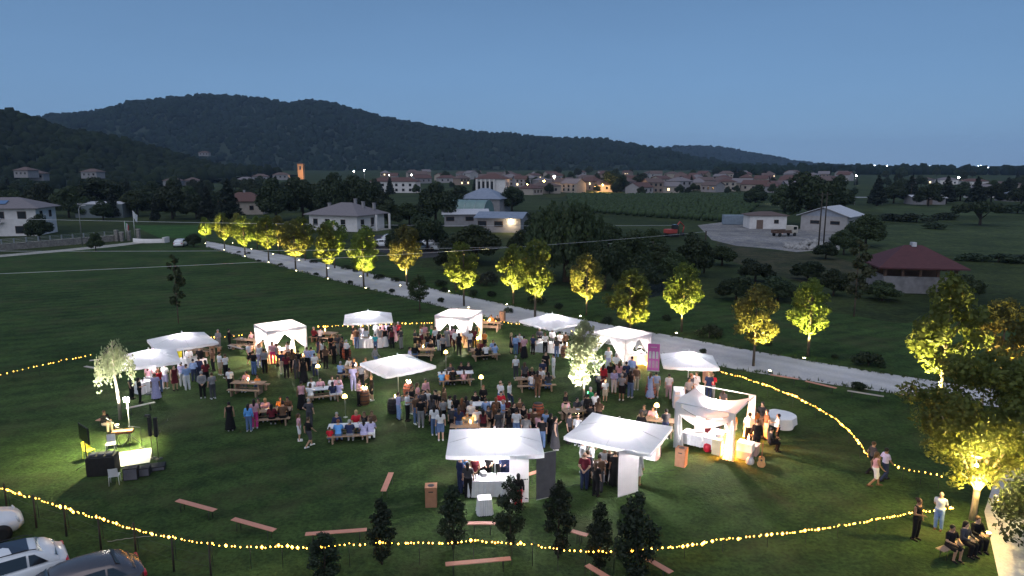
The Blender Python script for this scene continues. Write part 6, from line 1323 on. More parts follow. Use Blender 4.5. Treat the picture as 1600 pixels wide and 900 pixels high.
def house(name, p, w, d, h, rz, label, wall, roof, rh=2.0, kind='hip', ov=.5, wins=(), chim=(), cat='house', group=None, door=None):
    e = empty(name, p, R(rz))
    if kind == 'hip':
        MB().box(-w / 2, w / 2, -d / 2, d / 2, -.3, h).obj('walls', wall, e); r = roof_hip(e, w, d, h + .002, rh, ov, roof)
    else:
        V = [(x, y, z) for x in (-w / 2, w / 2) for y, z in ((-d / 2, -.3), (d / 2, -.3), (d / 2, h), (0, h + rh - .15), (-d / 2, h))]
        MB().add(V, [(0, 1, 2, 3, 4)[::-1], (5, 6, 7, 8, 9)] + [(i, (i + 1) % 5, (i + 1) % 5 + 5, i + 5) for i in range(5)]).obj('walls', wall, e); r = roof_gable(e, w, d, h, rh, ov, roof)
    for x, y, z0 in chim:
        c = MB().box(x - .3, x + .3, y - .3, y + .3, z0 - .8, z0 + .7).box(x - .38, x + .38, y - .38, y + .38, z0 + .7, z0 + .85).obj('chimney', M_greyw, r)
    for q in wins:
        n, s, z, ww, wh = q[:5]; L = {0: (s, -d / 2 - .01, z), 1: (w / 2 + .01, s, z), 2: (s, d / 2 + .01, z), 3: (-w / 2 - .01, s, z)}[n]
        window(e, L, ww, wh, n, lit=len(q) > 5)
    if door: MB().box(door[0] - door[1] / 2, door[0] + door[1] / 2, -d / 2 - .04, -d / 2 + .02, 0, door[2]).obj('door', M_frame, e)
    return tag(e, label, cat, group)
def hpx(px, by): return G(px, by)
# two-storey house at the left edge
hl = house('house', G(22, 366), 14, 10, 6.0, 12, 'two-storey white house with solar panel at the left edge', M_stucco, M_gtile, 2.2, 'hip', 1.0, [(0, -4, 4.6, 2.6, 1.5), (0, 0, 4.6, 1.4, 1.5), (0, 4.2, 4.6, 1.6, 1.5), (0, -3.5, 1.5, 2.6, 1.9), (0, 3.5, 1.4, 1.6, 1.5), (1, -2.5, 4.6, 1.2, 1.4), (1, 2, 4.6, 1.2, 1.4)], ((-3, 1, 8),))
so_ = MB().box(-3, 1.6, -1.0, 1.0, 0, .08).obj('solar_panel', glassmat('solar_cells', (.10, .16, .28), .1), hl, (-.8, -3.1, 7.35), (R(20), 0, 0))
MB().box(-6.6, .6, -6.4, -5.02, 3.0, 3.2).obj('balcony', M_stucco, hl); MB().box(-6.6, .6, -6.42, -6.36, 3.2, 4.1).obj('balcony_rail', M_greyw, hl)
house('metal_shed', G(166, 339), 14, 8, 4.2, 4, 'grey-green metal shed behind the left wall', pm('grey_green_tin', (.13, .16, .17), (.10, .12, .13), 1, .6, .2, 8, stretch=(6, 1, 1)), M_tin, .5, 'gable', .2, cat='shed')
# white villa
vl = house('villa', G(543, 358), 14.2, 11, 3.7, -24, 'white villa with grey hipped roof beyond the road trees', M_stucco, M_gtile, 2.7, 'hip', 1.0, [(0, -5.2, 2.0, 1.2, 1.5), (0, -1.6, 2.0, 1.2, 1.5), (0, 3, 2.0, 1.2, 1.5), (1, -3.5, 2.0, 1.2, 1.5), (1, .5, 2.0, 1.1, 2.0), (3, 0, 2, 1.2, 1.4)], ((-4, -1.5, 5.6), (1.5, 1.6, 6.6), (4.6, 0.5, 6.0), (6, 3, 5.6)))
MB().box(7.8, 10.2, -2, 4, -.3, .2).obj('porch_floor', M_concrete, vl)
for y in (-1.7, 3.7): MB().box(9.7, 10.1, y - .2, y + .2, .2, 3.88).obj('porch_column', M_stucco, vl)
house('house', G(384, 334), 13, 9, 4.2, 8, 'house with red pyramid roof behind a tall conifer', M_cream, M_rtile, 2.8, 'hip', .8, [(0, -3, 2.2, 1.2, 1.3), (0, 3, 2.2, 1.2, 1.3)], ((0, 0, 7),))
house('farm_building', G(618, 301), 30, 11, 7, -6, 'long white two-storey farmhouse left in the village', M_stucco, M_rtile, 2.6, 'hip', .7, [(0, -11 + 4.4 * k, 5, 1.5, 1.5) for k in range(6)] + [(0, -11 + 4.4 * k, 1.9, 1.5, 1.5) for k in range(6)])
cb = house('public_building', G(770, 303), 18, 14, 9, -10, 'pale building with tall columns and red hipped roof', M_stucco, M_rtile, 3.2, 'hip', .9, [(1, -4 + 4 * k, 6, 1.4, 2) for k in range(3)] + [(1, -4 + 4 * k, 2, 1.4, 2) for k in range(3)], ((7, 3, 12),))
for k in range(5): MB().box(-8 + 2.6 * k - .4, -8 + 2.6 * k + .4, -8.4, -7.6, -.3, 8.9).obj('column', M_stucco, cb)
for k in range(4): MB().box(-7.5 + 2.6 * k, -5.9 + 2.6 * k, -7.06, -6.99, 1, 7.6).obj('tall_window', M_win, cb)
p = AT(471, 620, 9); e = empty('bell_tower', (p.x, p.y, 6)); MB().box(-2.4, 2.4, -2.4, 2.4, 0, 13).obj('shaft', M_ochre, e); MB().box(-2.7, 2.7, -2.7, 2.7, 13, 13.5).obj('cornice', M_ochre, e); roof_hip(e, 4.8, 4.8, 13.5, .9, .3, M_rtile)
for n in range(4):
    f = MB().box(-.7, .7, -2.44, -2.38, 8.5, 11.5).obj('bell_opening', M_win, e); f.matrix_local = Matrix.Rotation(n * math.pi / 2, 4, 'Z')
lamp('tower_light', 'POINT', e, (3.5, -9, 5), 2600, (1, .55, .25), .4); tag(e, 'small bell tower lit orange under the ridge', 'tower')
# dome, blue roof, industrial sheds
p = G(733, 338); e = empty('greenhouse', p, R(-15)); L = 13; n = 14
MB().grid(lambda u, v: (-L / 2 + L * u, -6 * math.cos(v * math.pi), 5.2 * math.sin(v * math.pi)), 6, n).obj('film_cover', pm('green_film', (.16, .24, .23), (.12, .19, .18), .7, .5, spec=.5), e)
for x in (-L / 2, L / 2): MB().add([(x, -6 * math.cos(t * math.pi / n), 5.2 * math.sin(t * math.pi / n)) for t in range(n + 1)], [tuple(range(n + 1))]).obj('end_wall', MATS['green_film'], e)
for k in range(5): MB().tube([(-L / 2 + L * k / 4, -6.05 * math.cos(t * math.pi / n), 5.25 * math.sin(t * math.pi / n)) for t in range(n + 1)], .05, 4).obj('hoop', M_alu, e)
tag(e, 'rounded green-grey greenhouse dome left of the blue roof', 'greenhouse')
house('house', G(758, 330), 15, 12, 4.5, -18, 'house with blue-grey hipped roof behind the greenhouse', M_greyw, M_bluer, 3.4, 'hip', .8, [(0, -3, 2, 1.4, 1.3), (0, 3, 2, 1.4, 1.3)])
house('workshop', G(727, 352), 11, 8, 3.2, 6, 'low workshop with pale tin roof, left of two', M_greyw, M_tin, 1.0, 'gable', .7, [(0, -4, 2, 2, 1), (0, 1, 2, 2, 1)], cat='workshop')
w2 = house('workshop', G(786, 361), 10.5, 8, 3.4, -14, 'low workshop with blue-grey tin roof and a bright wall lamp', M_greyw, M_bluer, 1.1, 'gable', .7, [(0, -4, 2, 2, 1.2), (0, 0, 2, 2, 1.2)], cat='workshop')
MB().lathe([(.05, 0), (.35, .1), (.35, .4), (.1, .5)], 8).obj('wall_lamp', em('yard_lamp', (1, .78, .45), 60), w2, (3, -4.4, 2.5)); lamp('wall_light', 'POINT', w2, (3, -5.2, 2.3), 200, (1, .75, .42), .2)
# yard at the right: barn, sheds, container, truck, excavator, stones
bn = house('barn', G(1297, 359), 10.6, 10.6, 3.6, 14, 'white concrete barn with pale gabled tin roof', M_vw, M_tin, 2.1, 'gable', .9, [], cat='barn')
bn.rotation_euler.z = R(48)
for y in (-2.6, 2.0): window(bn, (-5.31, y, 2.1), 2.0, .7, 3)
window(bn, (2.4, -5.31, 2.1), 2.0, .7, 0); window(bn, (-2.4, -5.31, 2.1), 2.0, .7, 0)
MB().add([(-5.33, -4.9, 3.6), (-5.33, 4.9, 3.6), (-5.33, 0, 5.4)], [(0, 1, 2)]).obj('gable_boards', pm('pale_blue_boards', (.30, .32, .38), (.24, .26, .31), 2, .7, .2, 8), bn)
house('shed', G(1194, 356), 9, 6, 3.2, -4, 'small white shed with flat tiled roof in the yard', M_stucco, M_btile, .8, 'hip', .5, [(0, 2, 1.8, 1, .8)], cat='shed', door=(-2, 1.6, 2.2))
p = G(1147, 351); e = empty('container', p, R(-6)); MB().box(-3, 3, -1.2, 1.2, .1, 2.6, bev=.04).obj('body', pm('blue_grey_container', (.22, .27, .33), (.17, .21, .26), 2, .6), e)
for k in range(11): MB().box(-2.7 + .5 * k, -2.55 + .5 * k, -1.26, -1.2, .25, 2.45).obj('rib', MATS['blue_grey_container'], e)
tag(e, 'blue-grey steel container in the gravel yard', 'container')
def wheel(e, x, y, r, w=.2, rz=0):
    M = Matrix.Translation((x, y, r)) @ Matrix.Rotation(R(90), 4, 'X')
    t = MB().lathe([(r * .6, -w / 2), (r * .95, -w / 2), (r, -w * .3), (r, w * .3), (r * .95, w / 2), (r * .6, w / 2)], 18, M=M).obj('wheel', pm('tyre_rubber', (.02, .02, .02), None, 9, .8), e)
    MB().lathe([(r * .61, -w * .42), (r * .2, -w * .5), (r * .2, w * .5), (r * .61, w * .42)], 14, M=M).obj('rim', M_alu, t)
p = G(1224, 369); e = empty('truck', p, R(20)); MB().box(-2.6, 1.4, -1.0, 1.0, .75, 1.05).obj('flatbed', M_planks, e); MB().box(-2.6, 1.3, -1.0, -.94, 1.05, 1.4).obj('side_board', M_planks, e); MB().box(-2.6, 1.3, .94, 1.0, 1.05, 1.4).obj('side_board', M_planks, e)
MB().box(1.5, 3.0, -1.0, 1.0, .6, 2.3, bev=.12).obj('cab', pm('cream_truck_paint', (.5, .45, .38), None, 2, .5), e); MB().box(3.0, 3.02, -.85, .85, 1.45, 2.1).obj('windscreen', M_win, e); MB().box(1.8, 2.7, -1.02, -1.0, 1.45, 2.1).obj('side_window', M_win, e)
for x in (-1.8, 2.2):
    for y in (-.95, .95): wheel(e, x, y, .42)
tag(e, 'small cream flatbed truck in the gravel yard', 'truck')
p = G(1049, 370); e = empty('excavator', p, R(25)); M_ex = pm('excavator_red', (.38, .06, .05), None, 3, .5); MB().box(-1.3, 1.3, -1.1, -.6, 0, .7, bev=.15).obj('track', M_dk, e); MB().box(-1.3, 1.3, .6, 1.1, 0, .7, bev=.15).obj('track', M_dk, e); MB().box(-1.4, .8, -1.0, 1.0, .8, 1.7, bev=.1).obj('body', M_ex, e); MB().box(-.1, .9, -1.0, 0, 1.7, 2.7, bev=.06).obj('cab', M_win, e)
MB().tube([(.7, .3, 1.3), (2.4, .3, 3.2), (3.6, .3, 2.2)], .16, 6).obj('boom', M_ex, e); MB().tube([(3.6, .3, 2.2), (3.3, .3, .8)], .13, 6).obj('arm', M_ex, e); MB().box(2.9, 3.6, -.1, .7, .1, .8, bev=.1).obj('bucket', M_dk, e); tag(e, 'red excavator standing in the bushes left of the yard', 'excavator')
p = G(1268, 388); e = empty('stone_heap', p); _rk = []
rs = np.random.RandomState(8)
for k in range(4):
    a = MB().lathe([(0, -.5), (.45, -.3), (.55, .05), (.35, .4), (0, .5)], 6, smooth=False); a.v = [tuple(np.array(v) * (1 + .35 * (rs.rand(3) - .5))) for v in a.v]; _rk.append(a.mesh('stone'))
M_rk = pm('pale_stones', (.36, .35, .34), (.22, .21, .21), 3, .9, .5, 9)
for k in range(90):
    a = rs.rand() * 6.28; r = rs.rand() ** .5 * 4.6; put('stone', _rk[k % 4], M_rk, e, (r * math.cos(a), r * math.sin(a) * .8, max(.2, (4.6 - r) * .34 * (.6 + .4 * rs.rand()))), (rs.rand() * 3, rs.rand() * 3, rs.rand() * 6), .6 + .9 * rs.rand())
tag(e, 'heap of pale broken stones in front of the barn', 'stones')
# red-roofed open barn
p = G(1420, 452); e = empty('open_barn', p, R(-10)); w, d, h = 8.0, 6, 3.0
MB().box(-w / 2, w / 2, -d / 2, -d / 2 + .3, -.2, 2.0).obj('front_wall', M_block, e); MB().box(-w / 2, -w / 2 + .3, -d / 2 + .3, d / 2, -.2, 2.0).obj('side_wall', M_block, e); MB().box(-w / 2 + .3, w / 2, d / 2 - .3, d / 2, -.2, 2.9).obj('back_wall', M_planks, e)
for k in range(5):
    x = -w / 2 + .15 + (w - .3) * k / 4; MB().box(x - .15, x + .15, -d / 2 - .02, -d / 2 + .28, 2.0, h).obj('post', M_planks, e)
roof_hip(e, w, d, h, 2.3, .9, M_barnr); MB().box(-.25, .25, -.4, .4, 5.3, 5.8).obj('ridge_vent', M_tin, e)
for k in range(12): MB().box(-w / 2 + .2 + k * w / 12, -w / 2 + .2 + (k + .9) * w / 12, -d / 2 - .05, -d / 2 - .02, 2.75, 3.0).obj('plank', M_planks, e)
tag(e, 'old open barn with dark red roof and grey block wall', 'barn')
p = G(1350, 320); e = empty('pergola', p); MB().box(-8, 8, -1.5, 1.5, 3.0, 3.2).obj('roof', M_tin, e)
for x in (-4, 6.4, 7.6): MB().tube([(x, 0, 0), (x, 0, 3)], .12, 6).obj('post', M_greyw, e)
tag(e, 'flat open shelter on thin posts right of the barn', 'shelter')
house('shed', G(1444, 319), 13, 8, 2.8, -3, 'low grey building with gable end at the right', M_greyw, M_tin, 1.0, 'gable', .6, [(0, -4, 1.6, 1.2, .9), (0, 4, 1.6, 1.2, .9)], cat='shed', door=(0, 2.4, 2.4))
for px, by, w, h, wl, rf, lab in ((1535, 309, 14, 5, M_stucco, M_gtile, 'white house right of the dark belt of trees'), (1590, 314, 16, 3.6, M_greyw, M_bluer, 'low grey house at the right edge'), (1565, 300, 20, 5, M_cream, M_btile, 'cream house behind the low grey one at the right'), (1520, 296, 16, 6, M_stucco, M_rtile, 'white house at the right with a street light'), (1478, 292, 15, 6, M_stucco, M_gtile, 'half hidden white house between dark trees at right'), (1440, 291, 16, 6, M_greyw, M_btile, 'half hidden grey house left in the far right village')):
    house('house', G(px, by), w, 9, h, (px * 7) % 20 - 10, lab, wl, rf, 1.8, 'hip', .6, [(0, -w * .3 + w * .3 * k, h * .6, 1.3, 1.3) + ((1,) if (px + k) % 7 == 0 else ()) for k in range(3)])
# houses on the slope at the left
for px, Y, z, w, lab in ((42, 420, 10, 12, 'pale house low on the left wooded hill'), (62, 430, 8, 10, 'second pale house low on the left wooded hill'), (146, 460, 9, 14, 'grey house in the trees of the left hill'), (272, 470, 3, 14, 'white house left under the main ridge'), (302, 480, 3, 12, 'second white house left under the main ridge'), (320, 900, 32, 16, 'white house high on the slope above the village'), (385, 520, 3, 16, 'long pale house under the ridge left of the tower'), (408, 560, 5, 15, 'pale house just left of the bell tower'), (440, 600, 6, 16, 'white house beside the bell tower')):
    p = AT(px, Y, z); house('house', p, w * .8, 8, 4, (px * 13) % 30 - 15, lab, (M_greyw, M_vt, M_greyw)[px % 3], (M_btile, M_gtile)[px % 2], 2, 'hip', .6, [(0, -w * .24 + w * .24 * k, 2.4, 1.2, 1.2) for k in range(3)])
# ---- the village
rs = np.random.RandomState(33)
VR = [('nearest', 455, 18, 820, 1240), ('second', 520, 20, 780, 1300), ('third', 600, 20, 640, 1310), ('fourth', 700, 20, 600, 1330), ('farthest', 840, 20, 580, 1340)]
for rn, Y0, cnt, x0, x1 in VR:
    for j in range(cnt):
        px = x0 + (x1 - x0) * (j + .25 + .5 * rs.rand()) / cnt; Y = Y0 * (1 + .05 * rs.randn()); p = AT(px, Y, 0); z = float(terrain_z(p.x, p.y)); p.z = z
        w = 9.5 + 8 * rs.rand() ** 1.5; d = 8 + 3 * rs.rand(); h = 3.4 + 3.2 * rs.rand() ** 1.4; wl = (M_vw, M_cream, M_greyw, M_vt, M_cream, M_greyw)[rs.randint(6)]; rf = (M_rtile, M_btile, M_rtile, M_btile, M_gtile)[rs.randint(5)]
        wins = [(0, -w * .32 + w * .32 * k, hh, 1.3, 1.5) + ((1,) if rs.rand() < .07 else ()) for k in range(3) for hh in ((1.8, h - 1.5) if h > 5.2 else (h * .55,))]
        if rn in ('fourth', 'farthest'): wins = wins[:3]
        house('village_house', p, w, d, h, rs.uniform(-60, 60), 'village house in the %s row, %s from the left, %s walls' % (rn, ORD[j], wl.name.split('_')[0]), wl, rf, 2.0 + 1.3 * rs.rand(), 'hip' if rs.rand() < .5 else 'gable', .6, wins, ((w * .2, 0, h + 1.6),) if rs.rand() < .6 else (), group='houses of the far village')
# street lamps of the village
M_sl = em('street_lamp_white', (1, .9, .75), 160); M_so = em('street_lamp_orange', (1, .5, .15), 140)
def street_lamp(px, Y, z, label, mat, r=.35, pw=0, col=(1, .55, .2), h=None):
    p = AT(px, Y, z); g = float(terrain_z(p.x, p.y)); e = empty('street_lamp', (p.x, p.y, g)); hh = z - g
    MB().tube([(0, 0, 0), (0, 0, hh)], [.12, .08], 6).obj('pole', M_alu, e); MB().lathe([(0, hh), (r, hh + r * .5), (r, hh + r), (0, hh + r * 1.6)], 8).obj('lamp_head', mat, e)
    if pw: lamp('street_light', 'POINT', e, (0, -1.2, hh - .5), pw, col, .3)
    tag(e, label, 'street lamp', 'lit street lamps of the far village')
for i, (px, py, Y, mt, r, pw) in enumerate(((553, 268, 560, M_sl, .45, 0), (569, 267, 560, M_sl, .45, 0), (608, 274, 640, M_sl, .3, 0), (643, 274, 640, M_sl, .4, 0), (667, 274, 640, M_sl, .4, 0), (790, 287, 440, M_so, .5, 700), (824, 289, 420, M_so, .35, 900), (850, 284, 430, M_so, .5, 3500), (866, 277, 500, M_sl, .75, 2500), (942, 289, 440, M_so, .25, 5200), (930, 291, 445, M_so, .25, 4200), (1338, 275, 560, M_sl, .4, 0), (1208, 310, 300, M_sl, .3, 0), (1498, 278, 520, M_sl, .5, 0), (1530, 279, 520, M_sl, .5, 0), (1236, 281, 700, M_sl, .3, 0), (1100, 279, 800, M_sl, .3, 0), (384, 268, 700, M_sl, .3, 0), (905, 286, 500, M_so, .35, 1800), (1010, 286, 560, M_so, .35, 1500))):
    street_lamp(px, Y, HT(px, py, Y), '%s street lamp in the distance, %s' % ('orange' if mt is M_so else 'white', ORD[i]), mt, r, pw)
_l = sorted([o for o in COL.objects if o.get('group') == 'lit street lamps of the far village'], key=lambda o: PX(o.location)[0])
for i, o in enumerate(_l): o['label'] = '%s glowing street lamp in the far village, %s from the left' % ('orange' if 'orange' in o['label'] else 'white', ORD[i])
mb = MB()                                                     # lights of towns far out on the plain
for k in range(46):
    px = 1310 + 300 * rnd.random() if k < 40 else 1180 + 130 * rnd.random(); Y = 5600 + 800 * rnd.random(); p = AT(px, Y, 0); r = rnd.uniform(2.5, 6.5); mb.lathe([(0, -r), (r, 0), (0, r)], 5, M=Matrix.Translation((p.x, p.y, 24 + 26 * rnd.random())))
    mb.tube([(p.x, p.y, 0), (p.x, p.y, 24)], .3, 3)
o = struct(mb.obj('distant_town_lights', em('distant_lights', (.85, .92, 1), 22)), 'stuff'); o['label'] = 'pinpoint lights of far towns along the horizon'; o['category'] = 'lights'
# ---- vineyard rows
rows = []; rs = np.random.RandomState(4)
a0, a1, b0, b1 = G(892, 331), G(1160, 349), G(885, 306.5), G(1200, 306.5); blobs = []
for k in range(24):
    t = k / 23; A = a0.lerp(b0, t ** 1.0); B = a1.lerp(b1, t); n = int((B - A).length / 1.3)
    for i in range(n): q = A.lerp(B, (i + rs.rand()) / n); blobs.append((q.x, q.y, .9 + .2 * rs.rand()))
blobs = np.array(blobs); o = struct(put('vineyard_vines', blob_mesh('vineyard_vines', blobs, .8 + .25 * rs.rand(len(blobs)), rs), pm('vine_leaves', (.035, .06, .022), (.02, .036, .014), .6, .9)), 'stuff'); o['label'] = 'green vine rows below the village'; o['category'] = 'vines'
# ---- wall, flags, street lamp, low white wall at the left
A, B = G(-70, 398), G(188, 376); L = (B - A).length; e = empty('garden_wall', A, math.atan2((B - A).y, (B - A).x)); MB().box(0, L, -.2, .2, -.2, 1.15).obj('wall', M_stone, e); MB().box(-.1, L + .1, -.27, .27, 1.15, 1.27).obj('coping', M_concrete, e)
for k in range(14): MB().box(L * (k + .5) / 14 - .1, L * (k + .5) / 14 + .1, -.1, .1, 1.27, 2.1).obj('fence_post', M_alu, e)
for z in (1.5, 1.8, 2.05): MB().tube([(0, 0, z), (L, 0, z)], .025, 4).obj('rail', M_alu, e)
tag(e, 'long stone garden wall with railing at the left', 'wall')
A = G(232, 379); e = empty('low_white_wall', A, R(-8)); pts = [(-3.2 + 6.4 * k / 12, 1.0 * math.sin(k / 12 * math.pi) * -1, 0) for k in range(13)]
MB().grid(lambda u, v: ((-3.4 + 6.8 * u), -1.1 * math.sin(u * math.pi) + (.0 if v < .5 else .35), .0 if v in (0., 1.) else .8), 14, 3).obj('curved_wall', M_stucco, e); MB().box(3.2, 3.7, -.2, 1.4, 0, 1.1).obj('end_pier', M_stucco, e); tag(e, 'low curved white wall beside the flags', 'wall')
p = G(129, 384); e = empty('street_lamp', p); h = HT(129, 321, p.y); MB().tube([(0, 0, 0), (0, 0, h * .9), (.25, 0, h * .98), (.9, 0, h)], [.1, .08, .06, .05], 7).obj('pole', M_alu, e); MB().box(.7, 1.4, -.14, .14, h - .06, h + .08, bev=.04).obj('lamp_head', M_alu, e); tag(e, 'unlit curved street lamp by the garden wall', 'street lamp')
for px, by, ty, cols, lab in ((197, 374, 345, ((.03, .25, .08), (.7, .7, .7), (.5, .03, .04)), 'flagpole with a limp green, white and red flag'), (211.5, 374, 329, ((.7, .7, .7), (.66, .66, .68)), 'taller flagpole with a limp white flag')):
    p = G(px, by); h = HT(px, ty, p.y); e = empty('flagpole', p); MB().tube([(0, 0, 0), (0, 0, h)], [.06, .04], 7).obj('pole', M_steel, e)
    for k, c in enumerate(cols):
        n = len(cols); MB().grid(lambda u, v: (.05 + (k + u) * 1.1 / n * (.75 - .2 * v), .12 * math.sin((k + u) * 4), h - .1 - v * 1.5 - (k + u) * .9 / n), 5, 6).obj('flag_stripe', pm('flag_%s_%d' % (lab[:4], k), c, None, 3, .8, trans=.3), e)
    tag(e, lab, 'flag')
for px, by, h in ((183, 377, 2.2), (191, 377, 1.8), (202, 376, 1.9), (217, 376, 2.3)):
    p = G(px, by); e = empty('stone_pillar', p); MB().box(-.28, .28, -.28, .28, -.1, h).obj('shaft', M_stone, e); MB().box(-.36, .36, -.36, .36, h, h + .14).obj('cap', M_concrete, e); tag(e, 'stone pillar by the flags, %s from the left' % ORD[(183, 191, 202, 217).index(px)], 'pillar', 'stone pillars by the flags')
# ---- power poles and wires
for px, by, ty, lab in ((1375, 318, 282, 'wooden power pole right of the flat shelter'), (1422, 318, 287, 'wooden power pole left of the low grey building'), (1278, 396, 300, 'tall thin mast in front of the stone heap'), (1286, 390, 300, 'second thin mast by the stone heap'), (486, 340, 295, 'roof-high antenna mast left of the villa roof'), (704, 330, 305, 'thin pole right of the villa trees')):
    p = G(px, by); h = HT(px, ty, p.y); e = empty('power_pole', p); MB().tube([(0, 0, 0), (0, 0, h)], [.14, .09], 6).obj('pole', M_darkbark, e); MB().box(-.9, .9, -.06, .06, h - .5, h - .38).obj('crossarm', M_darkbark, e); tag(e, lab, 'pole')
M_wire = pm('wire_steel', (.6, .6, .62), None, 9, .5)
for pts, lab, z0 in ((((-60, 392), (1020, 378)), 'long wire crossing the lawn, middle of three', 8.5), (((-60, 340), (1060, 352)), 'long wire crossing high before the villa', 9.5), (((-60, 431), (1100, 362)), 'long wire crossing low over the lawn', 8.0)):
    YA, YB = {8.5: (62, 112), 9.5: (92, 150), 8.0: (46, 96)}[z0]; A = AT(pts[0][0], YA, 0); A.z = HT(*pts[0], YA); A.x *= 1 + (CH - A.z) * 0; B = AT(pts[1][0], YB, 0); B.z = HT(*pts[1], YB); sag = .5
    e = empty('overhead_wire', A); MB().tube([A.lerp(B, k / 40) - A - Vector((0, 0, sag * 4 * (k / 40) * (1 - k / 40))) for k in range(41)], {8.5: .024, 9.5: .034, 8.0: .019}[z0], 4).obj('wire', M_wire, e)
    MB().tube([(0, 0, -A.z), (0, 0, .1)], [.14, .1], 6).obj('pole', M_darkbark, e); MB().tube([B - A - Vector((0, 0, B.z)), B - A + Vector((0, 0, .1))], [.14, .1], 6).obj('pole', M_darkbark, e); tag(e, lab, 'wire', 'overhead wires')
# ---- cars
XS = [(-2.12, .62, .72), (-2.05, .76, .86), (-1.8, .85, .94), (-1.1, .90, .97), (0, .905, .95), (.65, .90, .93), (1.05, .885, .90), (1.5, .85, .83), (1.85, .78, .74), (2.05, .66, .64), (2.14, .48, .54)]
def car(p, rz, paint, label, roof=None, rails=False, sc=1.0, group=None, detail=True):
    e = empty('car', p, R(rz), sc); V = []; n = 9
    for x, w, b in XS:
        lo = .24 if abs(x) < 1.95 else .34
        for y, z in ((-w * .86, lo), (-w * .97, lo + .12), (-w, .55 if b > .6 else b - .1), (-w * .975, b - .09), (-w * .88, b), (0, b + .035), (w * .88, b), (w * .975, b - .09), (w, .55 if b > .6 else b - .1), (w * .97, lo + .12), (w * .86, lo)): V.append((x, y, z))
    k = 11; F = [(i * k + j, (i + 1) * k + j, (i + 1) * k + (j + 1) % k, i * k + (j + 1) % k) for i in range(len(XS) - 1) for j in range(k)] + [tuple(range(k)), tuple(range(len(V) - 1, len(V) - k - 1, -1))]
    MB().add(V, F, True).obj('body', paint, e)
    gx = [(-1.82, .78, .955, 1.0), (-1.55, .72, .955, 1.26), (-1.05, .67, .95, 1.43), (-.3, .66, .95, 1.485), (.25, .66, .95, 1.46), (.55, .67, .94, 1.36), (1.12, .76, .90, .93)]
    V = []
    for x, w, b, t in gx:
        for y, z in ((-.80, b - .03), (-w - .02, t - .06), (-w * .82, t), (0, t + .02), (w * .82, t), (w + .02, t - .06), (.80, b - .03)): V.append((x, y, z))
    F = [(i * 7 + j, (i + 1) * 7 + j, (i + 1) * 7 + j + 1, i * 7 + j + 1) for i in range(6) for j in range(6)]
    MB().add(V, F, True).obj('cabin', paint, e)
    def q4(a, nm, mat, off=(0, 0, .006)): MB().add([(x + off[0], y + off[1], z + off[2]) for x, y, z in a], [tuple(range(len(a)))]).obj(nm, mat, e)
    q4([(1.06, -.70, .96), (1.06, .70, .96), (.58, .60, 1.37), (.58, -.60, 1.37)], 'windscreen', M_win, (.03, 0, .012))
    q4([(-1.76, .68, 1.04), (-1.76, -.68, 1.04), (-1.2, -.56, 1.40), (-1.2, .56, 1.40)], 'rear_window', M_win, (-.03, 0, .012))
    for s in (-1, 1):
        for xs_ in ((-1.45, -1.15, -.72, -.72), (-.64, -.64, .08, .08), (.16, .16, .45, .88)):
            pass
        A = [[(-1.5, .99), (-.95, .99), (-.95, 1.36), (-1.12, 1.34)], [(-.88, .99), (-.02, .99), (-.02, 1.39), (-.88, 1.38)], [(.06, .99), (.92, .965), (.50, 1.31), (.06, 1.38)]]
        for a in A: q4([(x, s * (.82 - .12 * (z - .97) / .42 + .012), z) for x, z in (a if s < 0 else a[::-1])], 'side_window', M_win, (0, 0, 0))
        for x in (-.5, .4): MB().box(x - .09, x + .09, s * .905 - .015, s * .905 + .015, .78, .805, bev=.004).obj('door_handle', paint, e)
        MB().box(.72, .90, s * .98 - .10, s * .98 + .10, .92, 1.04, bev=.03).obj('mirror', paint, e)
        MB().lathe([(0, -.04), (.13, -.02), (.15, .02), (0, .06)], 10, M=Matrix.Translation((1.93, s * .62, .68)) @ Matrix.Rotation(R(70), 4, 'Y')).obj('headlight', M_clear, e)
        MB().box(-2.09, -2.0, s * .66 - .14, s * .66 + .14, .70, .86, bev=.02).obj('tail_light', M_red, e)
        for x in (-1.33, 1.33): wheel(e, x, s * .80, .32, .22)
        for x in (-1.33, 1.33): MB().lathe([(.38, -.006), (.38, .006), (0, .006)], 20, M=Matrix.Translation((x, s * .895, .34)) @ Matrix.Rotation(R(90), 4, 'X')).obj('wheel_arch', M_dk, e)
        if rails: MB().tube([(-1.2, s * .62, 1.46), (-.9, s * .62, 1.53), (.1, s * .62, 1.54), (.42, s * .62, 1.45)], .018, 5).obj('roof_rail', M_dk, e)
    if roof: q4([(.40, -.52, 1.45), (.40, .52, 1.45), (-.3, .54, 1.505), (-1.0, .54, 1.46), (-1.0, -.54, 1.46), (-.3, -.54, 1.505)], 'roof_glass', roof, (0, 0, .012))
    MB().box(2.08, 2.15, -.26, .26, .42, .52, bev=.01).obj('number_plate', M_plate, e)
    return tag(e, label, 'car', group)
def paint(n, c, metal=.3, rough=.25): return pm('paint_' + n, c, tuple(v * .95 for v in c), 3, rough, metal=metal, spec=.6)
car(Vector((-14.7, 20.8, 0)), 220, paint('brown', (.20, .17, .165), .75), 'dark brown car nearest at the lower left corner')
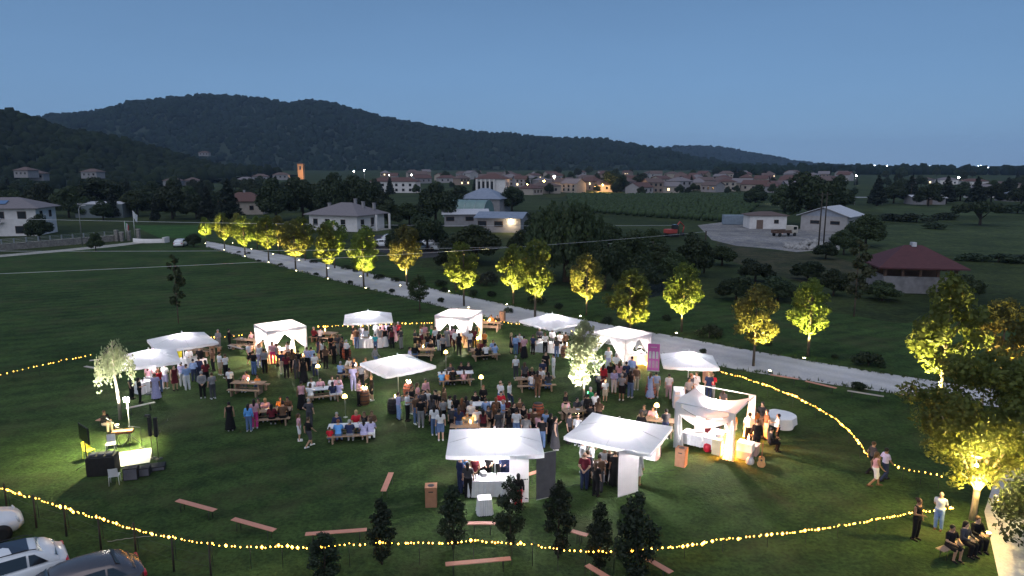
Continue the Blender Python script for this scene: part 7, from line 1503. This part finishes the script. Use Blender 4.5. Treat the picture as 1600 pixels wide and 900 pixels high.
car(Vector((-17.9, 21.6, 0)), 220, paint('white', (.72, .73, .75), .0), 'white car with dark roof panel at the lower left edge', glassmat('roof_panel', (.03, .035, .05), .08), True)
car(Vector((-21.7, 24.6, 0)), 42, MATS['paint_white'], 'white car of which only the nose shows at the left edge')
for i, (px, by, rz, c) in enumerate(((600, 386, 12, 'white'), (613, 377, 14, 'silver'), (690, 392, -30, 'white'), (676, 386, -20, 'silver'), (655, 391, 10, 'blue'))):
    car(G(px, by), rz, paint(c, dict(white=(.72, .73, .75), silver=(.45, .46, .48), blue=(.10, .16, .25))[c]), '%s car parked behind the road trees, %s from the left' % (c, ORD[i]), sc=1.05, group='cars parked behind the road trees')
_l = sorted([o for o in COL.objects if o.get('group') == 'cars parked behind the road trees'], key=lambda o: PX(o.location)[0])
for i, o in enumerate(_l): o['label'] = '%s car parked behind the road trees, %s from the left' % (o['label'].split()[0], ORD[i])
car(G(283, 385), 100, MATS['paint_white'], 'small white car parked beside the far end of the road')
# alike things that stand side by side: told apart by their order
_by = {}
for o in COL.objects:
    if o.parent is None and o.get('category') and o.get('kind') is None: _by.setdefault(o['label'], []).append(o)
for l_, os_ in _by.items():
    if len(os_) > 1:
        os_.sort(key=lambda o: PX(o.location)[0])
        for i, o in enumerate(os_):
            t = l_ + ', %s from left' % ORD[i]; o['label'] = t if len(t.split()) <= 16 else l_.replace(' under the', ' at the') + ', ' + ORD[i]
# ================================================================== haze
hz = struct(MB().box(-7400, 7400, -1200, 7400, -4, 300).obj('haze', None), 'stuff')
hm = bpy.data.materials.new('haze_air'); hm.use_nodes = True; hn = hm.node_tree.nodes; hn.clear()
hv = hn.new('ShaderNodeVolumePrincipled'); ho = hn.new('ShaderNodeOutputMaterial'); hm.node_tree.links.new(hv.outputs[0], ho.inputs['Volume'])
hv.inputs['Density'].default_value = .00008; hv.inputs['Color'].default_value = (.46, .66, 1, 1); hv.inputs['Anisotropy'].default_value = 0
hz.data.materials.append(hm); hz['label'] = 'thin blue evening haze over the plain'; hz['category'] = 'haze'
hm.cycles.homogeneous_volume = True if hasattr(hm.cycles, 'homogeneous_volume') else None
